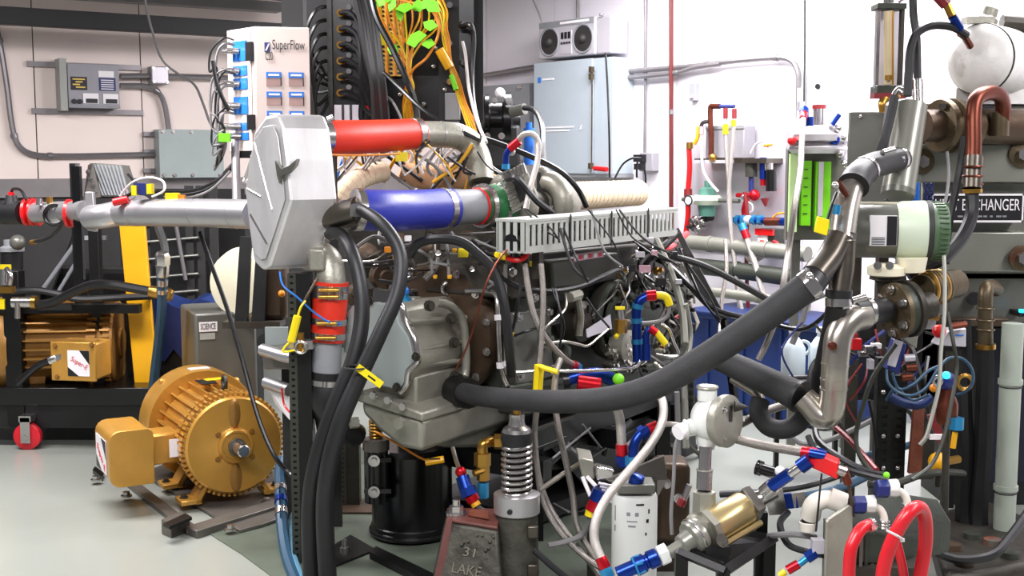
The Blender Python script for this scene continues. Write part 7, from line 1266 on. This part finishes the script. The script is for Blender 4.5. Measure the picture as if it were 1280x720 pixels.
t = T('elbow_fitting', 'blue swept elbow with a red collar feeding the white filter', 'fitting', a(790, 570, 3.72)); P(t, 'red_collar', M().tube([a(822, 533, 3.76), a(810, 538, 3.75)], .020, 12), 'anodised_red'); P(t, 'elbow', pipe([(812, 537, 3.75), (800, 543, 3.74), (793, 556, 3.73), (791, 575, 3.73)], 6.5, 14), 'anodised_blue'); P(t, 'nut', hexnut(a(791, 570, 3.73), -Z, .025, .03), 'anodised_cyan'); P(t, 'collar_ring', M().tube([a(806, 538, 3.75), a(800, 543, 3.745)], .024, 8), 'anodised_blue')
H('braided_hose', 'pale hose running right from the blue elbow to the white junction head', 'hose', [(820, 534, 3.76), (835, 530, 3.74), (852, 532, 3.7)], 3.5, 'braid_white')
H('signal_wire', 'flat grey cable hanging from the junction head gland to the floor', 'cable', [(850, 541, 3.56), (844, 560, 3.56), (842, 600, 3.55), (839, 640, 3.55), (840, 668, 3.55)], 2.4, 'cable_grey')
t = T('oil_filter', 'white spin-on oil filter with small printed marks and a smiling face', 'filter', a(793, 700, 3.72))
cf = Vector((a(793, 650, 3.75).x, 3.75, 0)); z1 = a(0, 615, 3.75).z; z0 = a(0, 722, 3.75).z
P(t, 'can', M().lathe(cf + Z * (z0 - .02), Z, [(0, .03), (.006, .068), (.02, .073), (z1 - z0 + .005, .073), (z1 - z0 + .018, .068)], 40), 'filter_white'); P(t, 'filter_head', M().cbox(cf + Z * (z1 + .022), X * .12, Yv * .1, Z * .03), 'stainless_dull', bev=.004); P(t, 'blue_port', M().lathe(cf + Vector((-.0, -.02, z1 + .03)), Vector((.2, -.2, 1)), [(0, .024), (.03, .024), (.035, .016)], 14), 'anodised_blue')
def onfil(ang, z, w_, h_, mt, nm='print_mark'):
    th = math.radians(ang); m = M(); pts = []
    for k in range(5):
        q = th + (k / 4 - .5) * w_ / .0735; pts.append((math.sin(q), -math.cos(q)))
    vs = [cf + Vector((x * .0736, y * .0736, z + s * h_ / 2)) for s in (-1, 1) for x, y in pts]; m.add(vs, [(k, k + 1, k + 6, k + 5) for k in range(4)]); P(t, nm, m, mt, sm=False)
zz = lambda y: a(0, y, 3.68).z
for ang in (-15, 6): onfil(ang - 6, zz(643), .012, .012, 'panel_grey')
onfil(-12, zz(652), .034, .004, 'panel_grey'); onfil(-12, zz(658), .024, .006, 'panel_grey')
for ang, y, w_, h_ in ((8, 631, .026, .006), (32, 640, .006, .014), (28, 652, .01, .012), (24, 668, .006, .01), (-62, 645, .004, .05), (-62, 664, .004, .02)): onfil(ang, zz(y), w_, h_, 'label_black')
P(t, 'bracket', M().prism([a(758, 600, 3.85), a(830, 570, 3.95), a(834, 600, 3.95), a(820, 625, 3.9)], Yv * .02), 'steel_plate'); P(t, 'bracket_post', M().box(Vector((cf.x + .05, 3.9, 0)), X * .04, Yv * .04, Z * z1), 'cast_dark')
t = T('filter_bracket', 'bent aluminium bracket plate between the spring and the white filter', 'bracket', a(740, 590, 3.95)); P(t, 'plate', M().prism([a(722, 572, 3.95), a(742, 576, 3.95), a(744, 600, 3.95), a(728, 598, 3.95)], Yv * .15), 'cast_aluminium', bev=.006); P(t, 'flare', M().prism([a(744, 582, 3.93), a(768, 588, 3.92), (a(768, 598, 3.92)), a(746, 602, 3.93)], Yv * .05), 'steel', bev=.006)
for i in range(6): P(t, 'fin', M().tube([a(748 + i * 2, 604 + i * 4, 3.9), a(766, 608 + i * 4, 3.9)], .005), 'boombox_silver')
P(t, 'leg', M().box(Vector((a(735, 600, 4.0).x, 4.0, 0)), X * .03, Yv * .03, Z * a(0, 595, 4.0).z), 'cast_dark')
H('brake_line', 'straight steel rod slanting right from behind the spring collar', 'tube', [(675, 612, 4.0), (705, 592, 4.02), (735, 573, 4.05)], 3.6, 'steel_pipe')
t = T('check_valve', 'blue and red anodised fitting with yellow tip left of the white filter', 'fitting', a(745, 635, 3.9)); P(t, 'blue_body', M().tube([a(751, 612, 3.9), a(746, 626, 3.9)], .027, 12), 'anodised_blue'); P(t, 'red_body', M().tube([a(746, 625, 3.9), a(739, 638, 3.9)], .023, 12), 'anodised_red'); P(t, 'yellow_tip', M().tube([a(739, 638, 3.9), a(737, 645, 3.9)], .018, 10), 'yellow')
P(t, 'white_lead', M().tube([a(728, 596, 3.95), a(738, 620, 3.92)], .007), 'label_white'); P(t, 'white_lead', M().tube([a(734, 596, 3.95), a(745, 608, 3.92)], .007), 'label_white')
for pts, r, lab, mt in (([(668, 540, 4.05), (671, 580, 4.02), (678, 625, 4.0), (700, 665, 3.95), (730, 695, 3.9), (760, 716, 3.85), (790, 735, 3.8)], 3.8, 'braided line right of the spring sweeping down to the bottom edge', 'braid'), ([(685, 682, 3.9), (705, 678, 3.92), (728, 668, 3.95), (740, 645, 3.9)], 4, 'grey hose curving up to the yellow-tipped fitting', 'cable_grey'), ([(668, 688, 3.85), (690, 708, 3.8), (712, 725, 3.75)], 4, 'black floor cable right of the thick steel post', 'rubber'), ([(690, 630, 4.1), (715, 642, 4.1), (738, 640, 4.0)], 2.6, 'thin dark hose reaching the yellow-tipped fitting from the left', 'rubber')): H('floor_hose', lab, 'hose', pts, r, mt)
# underside of the engine: frame rails
t = T('engine_stand', 'black steel stand and cross rails below the engine', 'stand', Vector((.35, 4.9, 0)))
P(t, 'long_rail', M().box(Vector((.02, 4.35, .34)), Vector((.72, 1.12, 0)), SV * -.06, Z * .1), 'black_steel'); P(t, 'long_rail', M().box(Vector((-.40, 4.6, .34)), Vector((.72, 1.12, 0)), SV * -.06, Z * .1), 'black_steel')
for k in (.05, .5, .95): P(t, 'cross_rail', M().box(Vector((-.42 + .72 * k, 4.62 + 1.12 * k, .26)), Vector((.5, -.32, 0)), SU * .06, Z * .08), 'black_steel')
for x, y in ((.06, 4.45), (.66, 5.36), (-.34, 4.72), (.28, 5.66)): P(t, 'stand_leg', M().box(Vector((x, y, 0)), X * .06, Yv * .06, Z * .36), 'black_steel')
P(t, 'drip_tray', M().prism([Vector((.05, 4.55, .02)), Vector((.75, 5.4, .02)), Vector((.3, 5.75, .02)), Vector((-.35, 4.85, .02))], Z * .06), 'black_matte')
P(t, 'side_skirt', M().prism([es(690, 560, -.06), es(868, 500, -.06), es(872, 600, -.06), es(840, 610, -.06), es(760, 640, -.06)], -SV * .01), 'black_matte')
t = T('pump_unit', 'rust-brown pump body with chrome fittings behind the white filter', 'pump', a(830, 640, 4.05)); P(t, 'body', M().cbox(a(838, 622, 4.15), X * .12, Yv * .15, Z * .28), 'cast_brown', bev=.02)
for x, y in ((818, 578), (828, 590), (820, 602), (834, 604), (848, 622), (816, 592)): P(t, 'chrome_fitting', M().lathe(a(x, y, 4.02), Vector((-.2, -1, .1)), [(0, .016), (.02, .016), (.021, .009), (.035, .009)], 10), 'steel')
P(t, 'small_probe', M().tube([a(862, 606, 3.62), a(852, 632, 3.62)], .010), 'steel'); P(t, 'probe_grip', M().tube([a(854, 624, 3.61), a(850, 632, 3.61)], .014), 'red_dark'); P(t, 'pedestal', M().box(Vector((a(838, 640, 4.15).x - .05, 4.12, 0)), X * .1, Yv * .08, Z * .35), 'cast_dark')
H('coil_hose', 'black convoluted hose standing behind the braided posts at mid right', 'hose', [(862, 470, 4.6), (862, 500, 4.6), (861, 525, 4.6)], 6, 'rubber', bands=[(k / 7, .012, 'cast_iron') for k in range(8)])
for pts, r, lab, mt in (([(846, 490, 4.5), (848, 560, 4.5), (850, 640, 4.4)], 3.5, 'straight grey hose rising left of the convoluted hose', 'cable_grey'), ([(856, 380, 4.7), (862, 420, 4.7), (856, 470, 4.6), (857, 560, 4.5)], 4.5, 'thick grey hose passing behind the big insulated hose', 'pipe_grey'), ([(820, 300, 4.9), (838, 340, 4.8), (852, 385, 4.7), (856, 430, 4.6)], 5, 'grey-brown hose hanging from the duct end to the engine right', 'pipe_grey')): H('riser_hose', lab, 'hose', pts, r, mt)
# braided hoses to the red valve
H('braided_hose', 'pink-grey braided hose running right from the junction head to the red valve', 'hose', [(918, 548, 3.6), (950, 556, 3.55), (985, 562, 3.5), (1002, 565, 3.48)], 6.2, 'braid', ends=((1, 'anodised_red', 'anodised_blue'),), seg=12)
H('braided_hose', 'pale braided hose slanting up from the junction head cover to the U-bend', 'hose', [(920, 533, 3.9), (945, 520, 4.0), (975, 508, 4.1), (1000, 504, 4.15)], 5.5, 'braid', seg=12)
t = T('pressure_valve', 'bright red rectangular valve block with blue fittings', 'valve', a(1030, 590, 3.4))
p = a(1012, 572, 3.42); q = a(1047, 588, 3.36); U = (q - p); P(t, 'red_block', M().box(p + Z * -.028, U, Z * .05, Vector((.02, .05, 0))), 'red', 'red valve block', .004); P(t, 'blue_arm', M().tube([a(1012, 575, 3.42), a(1000, 584, 3.43)], .022, 12), 'anodised_blue'); P(t, 'silver_link', M().tube([a(1002, 583, 3.43), a(986, 594, 3.45)], .014, 12), 'steel'); P(t, 'blue_nuts', M().tube([a(988, 592, 3.45), a(964, 608, 3.48)], .019, 8), 'anodised_blue'); P(t, 'blue_top', M().tube([a(1012, 566, 3.42), a(1032, 570, 3.4)], .014, 12), 'anodised_blue'); P(t, 'side_stub', M().tube([a(1046, 586, 3.37), a(1056, 590, 3.37)], .015, 10), 'steel'); P(t, 'copper_drop', M().tube([a(1054, 586, 3.37), a(1060, 604, 3.38)], .013, 10), 'copper'); P(t, 'lead', pipe([(1060, 602, 3.38), (1064, 625, 3.4), (1068, 645, 3.42)], 2.2, 6), 'cast_brown'); P(t, 'hanging_wire', M().tube([a(1027, 592, 3.36), a(1020, 664, 3.4)], .003), 'cable_black')
P(t, 'link_sleeve', M().tube([a(966, 607, 3.48), a(956, 616, 3.5)], .024, 12), 'steel')
t = T('black_sensor', 'short black connector with a white end on the floor side of the red valve', 'sensor', a(955, 590, 3.6)); P(t, 'connector', M().tube([a(947, 585, 3.6), a(970, 592, 3.56)], .018, 12), 'black_gloss'); P(t, 'collar', M().tube([a(946, 584, 3.6), a(952, 586, 3.6)], .024, 12), 'black_gloss'); P(t, 'white_end', M().ball(a(975, 589, 3.5), .016), 'label_white')
H('braided_hose', 'dark hose with chrome and blue joints lying behind the white elbow', 'hose', [(920, 632, 3.8), (960, 626, 3.75), (1000, 622, 3.7), (1045, 612, 3.75), (1085, 594, 3.9)], 6, 'teal_hose', bands=((.3, .05, 'steel'), (.42, .03, 'anodised_blue'), (.48, .03, 'steel')), seg=12)
H('coolant_hose', 'second dark hose just above the one with chrome joints', 'hose', [(900, 618, 3.95), (960, 614, 3.9), (1020, 604, 3.9), (1090, 578, 4.0)], 4.5, 'rubber')
t = T('pvc_elbow', 'white plastic pipe elbow opening downward beside the grey plates', 'pipe', a(1015, 660, 3.5)); P(t, 'elbow', pipe([(1054, 632, 3.48), (1035, 624, 3.48), (1018, 630, 3.48), (1013, 645, 3.5)], (11, 13), 22), 'pvc_white'); P(t, 'socket_rim', M().tube([a(1036, 622, 3.48), a(1056, 630, 3.47)], .032, 22), 'pvc_white'); P(t, 'open_cup', M().lathe(a(1010, 664, 3.5), Z, [(0, .02), (.002, .024), (.028, .027), (.03, .024), (.004, .02)], 24), 'pvc_white'); P(t, 'black_collar', M().cyl(a(1011, 657, 3.5), a(1012, 645, 3.5), .022), 'label_black')
ph = T('plate_heat_exchanger', 'grey ribbed plate heat exchanger at the bottom right with curved front plate', 'heat exchanger', Vector((a(1070, 700, 3.4).x, 3.4, 0)))
P(ph, 'front_plate', M().prism([a(1033, 652, 3.32), a(1040, 648, 3.32), a(1060, 632, 3.40), a(1066, 634, 3.40), (a(1066, 760, 3.40)), a(1030, 780, 3.32)], Yv * .02), 'cast_aluminium', 'pale front plate', .004)
for i in range(12): 
    p = a(1047 + i * 7, 668 - (i % 2) * 2, 3.40 + i * .012); P(ph, 'exchanger_plate', M().box(Vector((p.x, p.y, p.z - .45)), X * .010, Yv * .16, Z * .45), 'cast_iron' if i % 2 else 'steel_plate')
P(ph, 'top_casting', M().prism([a(1058, 640, 3.5), a(1110, 612, 3.6), a(1172, 622, 3.7), a(1190, 652, 3.7), a(1130, 670, 3.5), a(1066, 664, 3.45)], Z * -.1), 'cast_iron', bev=.01); P(ph, 'bottom_body', M().box(Vector((a(1050, 700, 3.5).x, 3.44, .0)), X * .24, Yv * .22, Z * .25), 'cast_dark')
for x, y in ((1066, 631), (1095, 611)):
    u = T('hose_union', 'blue and white hose fitting, %s of the pair on the grey casting' % ('left' if x < 1080 else 'right'), 'fitting', a(x, y + 20, 3.4)); P(u, 'blue_nut', M().lathe(a(x, y, 3.42), X, [(0, .028), (.035, .028)], 6), 'blue_dark', bev=.003); P(u, 'white_nut', M().lathe(a(x + 15, y - 1, 3.42), X, [(0, .026), (.025, .028), (.03, .024)], 8), 'filter_white', bev=.003); P(u, 'bent_tube', pipe([(x + 24, y + 1, 3.42), (x + 34, y + 6, 3.42), (x + 39, y + 16, 3.42), (x + 39, y + 30, 3.42)], 5, 12), 'pvc_white')
    for k in range(3): P(u, 'tube_ring', M().torus(a(x + 39, y + 20 + k * 4, 3.42), Z, .014, .003, 20, 6), 'steel')
P(u, 'lime_cap', M().ball(a(1108, 594, 3.42), .010), 'lime')
H('rubber_hose', 'left of the two red rubber hoses, bending over at the bottom right', 'hose', [(1090, 656, 3.3), (1078, 660, 3.28), (1068, 675, 3.26), (1062, 700, 3.25), (1060, 780, 3.25)], 8, 'red_rubber', bands=((.04, .012, 'steel'),), seg=16)
tall = H('rubber_hose', 'tall red rubber hose looping over at the bottom right', 'hose', [(1100, 780, 3.15), (1104, 715, 3.15), (1116, 675, 3.15), (1134, 644, 3.15), (1148, 634, 3.18), (1156, 646, 3.22), (1157, 680, 3.24), (1150, 725, 3.24), (1145, 790, 3.24)], 9, 'red_rubber', seg=16)
H('rubber_hose', 'short red rubber hose piece behind the tall red loop', 'hose', [(1118, 668, 3.26), (1124, 690, 3.26), (1130, 720, 3.26), (1132, 760, 3.26)], 6, 'red_rubber', seg=14)
P(tall, 'zip_tie', M().tube([a(1108, 663, 3.09), a(1122, 670, 3.08), a(1129, 675, 3.09)], .0035, 6), 'cable_white'); P(tall, 'zip_tie_head', M().cbox(a(1128, 675, 3.09), X * .010, Yv * .008, Z * .008), 'cable_white')
# black stand below the brass assembly
t = T('valve_stand', 'black angle-iron stand carrying the brass valve assembly', 'stand', Vector((a(900, 700, 3.5).x, 3.5, 0)))
zt = a(0, 692, 3.5).z
P(t, 'top_bar', M().tube([a(848, 690, 3.36), a(906, 714, 3.30)], .014, 4), 'black_steel'); P(t, 'top_bar', M().tube([a(906, 714, 3.30), a(966, 674, 3.62)], .020, 4), 'black_steel'); P(t, 'top_bar', M().tube([a(966, 674, 3.62), a(908, 664, 3.66)], .016, 4), 'black_steel'); P(t, 'saddle_plate', M().prism([a(860, 684, 3.42), a(905, 704, 3.38), a(950, 678, 3.56), a(905, 668, 3.6)], Z * -.012), 'black_steel'); P(t, 'clamp_bracket', M().cbox(a(895, 690, 3.44), X * .07, Yv * .06, Z * .05), 'black_matte')
for x, y, Y in ((852, 690, 3.36), (904, 714, 3.32), (962, 676, 3.62), (952, 640, 3.66)): q = a(x, y, Y); P(t, 'stand_leg', M().box(Vector((q.x - .018, Y - .01, 0)), X * .036, Yv * .03, Z * q.z), 'black_steel')
for pts, r, lab, mt in (([(985, 640, 3.7), (975, 655, 3.65), (985, 680, 3.6), (1010, 690, 3.55), (1030, 694, 3.5)], 4.5, 'black hose hooking round below the white cup', 'rubber'), ([(960, 670, 3.6), (990, 668, 3.55), (1020, 672, 3.5)], 4.0, 'mauve-grey hose running straight under the white cup', 'cable_grey')): H('floor_hose', lab, 'hose', pts, r, mt)
t = T('pressure_switch', 'small blue and pink hose end pointing at the bottom edge beside the grey plates', 'fitting', a(1005, 705, 3.4)); P(t, 'grey_block', M().cbox(a(1022, 682, 3.4), X * .035, Yv * .03, Z * .04), 'boombox_silver'); P(t, 'blue_nut', M().tube([a(1020, 690, 3.4), a(1008, 698, 3.4)], .018, 6), 'anodised_blue'); P(t, 'blue_neck', M().tube([a(1010, 697, 3.4), a(998, 706, 3.4)], .010, 10), 'anodised_cyan'); P(t, 'pink_end', M().tube([a(998, 705, 3.4), a(984, 713, 3.4)], .014, 12), 'anodised_red'); P(t, 'yellow_tip', M().tube([a(982, 714, 3.4), a(974, 720, 3.4)], .010, 10), 'yellow')
H('feed_cable', 'black arc of cable crossing the floor behind the red valve toward the posts', 'cable', [(1010, 545, 3.7), (1020, 565, 3.66), (1040, 580, 3.62), (1075, 592, 3.6), (1110, 600, 3.6)], 4, 'rubber')
# ================================================================== DENSE DETAIL OVER THE BELL HOUSING AND ENGINE
random.seed(77)
t = T('injection_lines', 'dense group of steel lines, brackets and brown castings above the bell housing', 'engine parts', a(540, 380, 4.55))
for (x, y, r, c_) in ((478, 345, .055, 'cast_brown'), (505, 335, .05, 'cast_dark'), (530, 352, .06, 'cast_dark'), (585, 348, .055, 'cast_brown'), (612, 362, .05, 'cast_brown'), (450, 372, .05, 'cast_brown'), (600, 330, .045, 'cast_dark'), (560, 338, .04, 'cast_dark')):
    P(t, 'casting_boss', M().lathe(a(x, y, 4.75), Vector((random.uniform(-.5, .5), -1, random.uniform(-.1, .4))), [(0, r), (.05, r * 1.05), (.08, r * .9), (.085, r * .5), (.11, r * .4)], 18), c_)
for i in range(16):
    x0 = random.uniform(445, 640); y0 = random.uniform(296, 345); x1 = x0 + random.uniform(-70, 70); y1 = y0 + random.uniform(-15, 35); Yd = random.uniform(4.45, 4.65)
    P(t, 'line', pipe([(x0, y0, Yd), ((x0 + x1) / 2 + random.uniform(-10, 10), (y0 + y1) / 2 + random.uniform(-12, 12), Yd - .04), (x1, y1, Yd)], random.choice((1.2, 1.8, 2.6)), 6), random.choice(('cable_black', 'cable_black', 'steel_pipe', 'weld_pipe', 'cast_dark', 'cable_grey')))
for i in range(22):
    x = random.uniform(450, 640); y = random.uniform(300, 372); P(t, 'bracket', M().cbox(a(x, y, random.uniform(4.5, 4.7)), X * random.uniform(.02, .07), Yv * .04, Z * random.uniform(.01, .05)), random.choice(('cast_dark', 'cast_brown', 'weld_pipe', 'cast_dark', 'steel_plate', 'black_matte')), bev=.002)
for x, y in ((497, 352), (510, 345), (606, 318), (590, 338), (548, 318), (470, 330), (628, 350)): P(t, 'hex_bolt', M().lathe(a(x, y, 4.45), Vector((0, -1, .5)), [(0, .012), (.015, .012), (.016, .007), (.025, .007)], 6), 'steel')
t = T('fuel_plumbing', 'dense dark plumbing and small chrome fittings on the engine right end', 'engine parts', es(820, 420, .1))
for i in range(26):
    x0 = random.uniform(762, 866); y0 = random.uniform(318, 440); x1 = x0 + random.uniform(-45, 45); y1 = y0 + random.uniform(10, 60)
    P(t, 'line', (lambda p, q, r: M().tube([p, (p + q) / 2 + SV * .03 + Z * random.uniform(-.03, .03), q], r, 6))(es(x0, y0, random.uniform(.05, .14)), es(min(x1, 868), min(y1, 470), random.uniform(.05, .14)), random.choice((.004, .006, .009))), random.choice(('cable_black', 'cable_black', 'weld_pipe', 'steel_pipe', 'cast_dark', 'dark_grey', 'red_dark')))
for i in range(30):
    x = random.uniform(765, 862); y = random.uniform(315, 455); P(t, 'fitting', M().lathe(es(x, y, random.uniform(.06, .13)), SV + Z * random.uniform(-.5, .8), [(0, .016), (.02, .016), (.021, .01), (.04, .009)], random.choice((6, 12))), random.choice(('steel', 'cast_dark', 'cast_iron', 'black_steel', 'brass', 'cast_dark')))
t = T('under_engine_plumbing', 'dark hoses and struts in shadow below the big insulated hose', 'engine parts', es(760, 560, .0))
for i in range(22):
    x0 = random.uniform(690, 860); y0 = random.uniform(510, 560); x1 = x0 + random.uniform(-60, 60); y1 = y0 + random.uniform(10, 50)
    P(t, 'line', M().tube([es(x0, y0, random.uniform(-.04, .06)), es(x1, min(y1, 600), random.uniform(-.04, .06))], random.choice((.005, .008, .012)), 6), random.choice(('cable_black', 'black_steel', 'dark_grey', 'cast_dark', 'cable_grey')))
t = T('casting_base', 'dark oily casting on the floor at the bottom right corner', 'casting', fl(1200, 700)); P(t, 'body', M().prism([fl(1165, 705), fl(1175, 668), fl(1235, 655), fl(1290, 680), fl(1290, 740), fl(1180, 760)], Z * .10), 'cast_dark', bev=.02)
for i, (x, y) in enumerate(((1190, 690), (1215, 676), (1240, 684), (1205, 710), (1262, 700))): P(t, 'boss', M().lathe(fl(x, y, .09), Z, [(0, .035), (.03, .03), (.032, .015)], 14), ('cast_brown', 'cast_iron', 'rust')[i % 3])
H('floor_hose', 'black hose curving along the floor to the foot of the pale standpipe', 'hose', [(1170, 690, 3.9), (1200, 700, 3.85), (1240, 694, 3.85), (1262, 672, 3.95), (1285, 640, 4.1)], 6, 'rubber')
# ------------------------------------------------------------------ shared groups for repeated kinds
GR = {'coolant_hose': 'coolant hoses of the test rig', 'braided_hose': 'braided hoses of the test rig', 'insulated_hose': 'insulated black hoses at centre', 'rubber_hose': 'red rubber hoses at the bottom right', 'electrical_conduit': 'electrical conduits on the walls', 'rack_cable': 'cables of the wiring rack', 'wire_loom': 'wire looms around the engine', 'signal_wire': 'thin signal wires', 'cable_run': 'cable runs behind the steel elbow', 'floor_hose': 'hoses lying low near the floor', 'riser_hose': 'hoses rising at the engine right', 'vent_hose': 'vent hoses of the expansion tank', 'plastic_jug': 'white plastic jugs', 'unistrut_post': 'black slotted posts', 'perforated_post': 'perforated steel posts', 'wrapped_exhaust': 'heat-wrapped exhaust pipes', 'silicone_hose': 'silicone hoses from the tank', 'electric_motor': 'gold electric motors', 'elbow_fitting': 'anodised elbow fittings', 'check_valve': 'anodised check valves', 'hose_union': 'hose unions on the grey casting', 'filter_regulator': 'hanging filters on the wall board', 'water_main': 'pipes along the foot of the wall', 'wall_anchor': 'anchor holes in the right wall', 'power_cable': 'black power cables', 'sensor_cable': 'sensor cables at the left pipe', 'steel_line': 'thin steel tubes on the engine', 'battery_lead': 'red battery leads', 'air_hose': 'small air hoses on the wall board', 'cable': 'loose cables below the heat exchanger'}
for o in COL.objects:
    b = o.name.split('.')[0]
    if o.parent is None and b in GR and 'label' in o: o['group'] = GR[b]
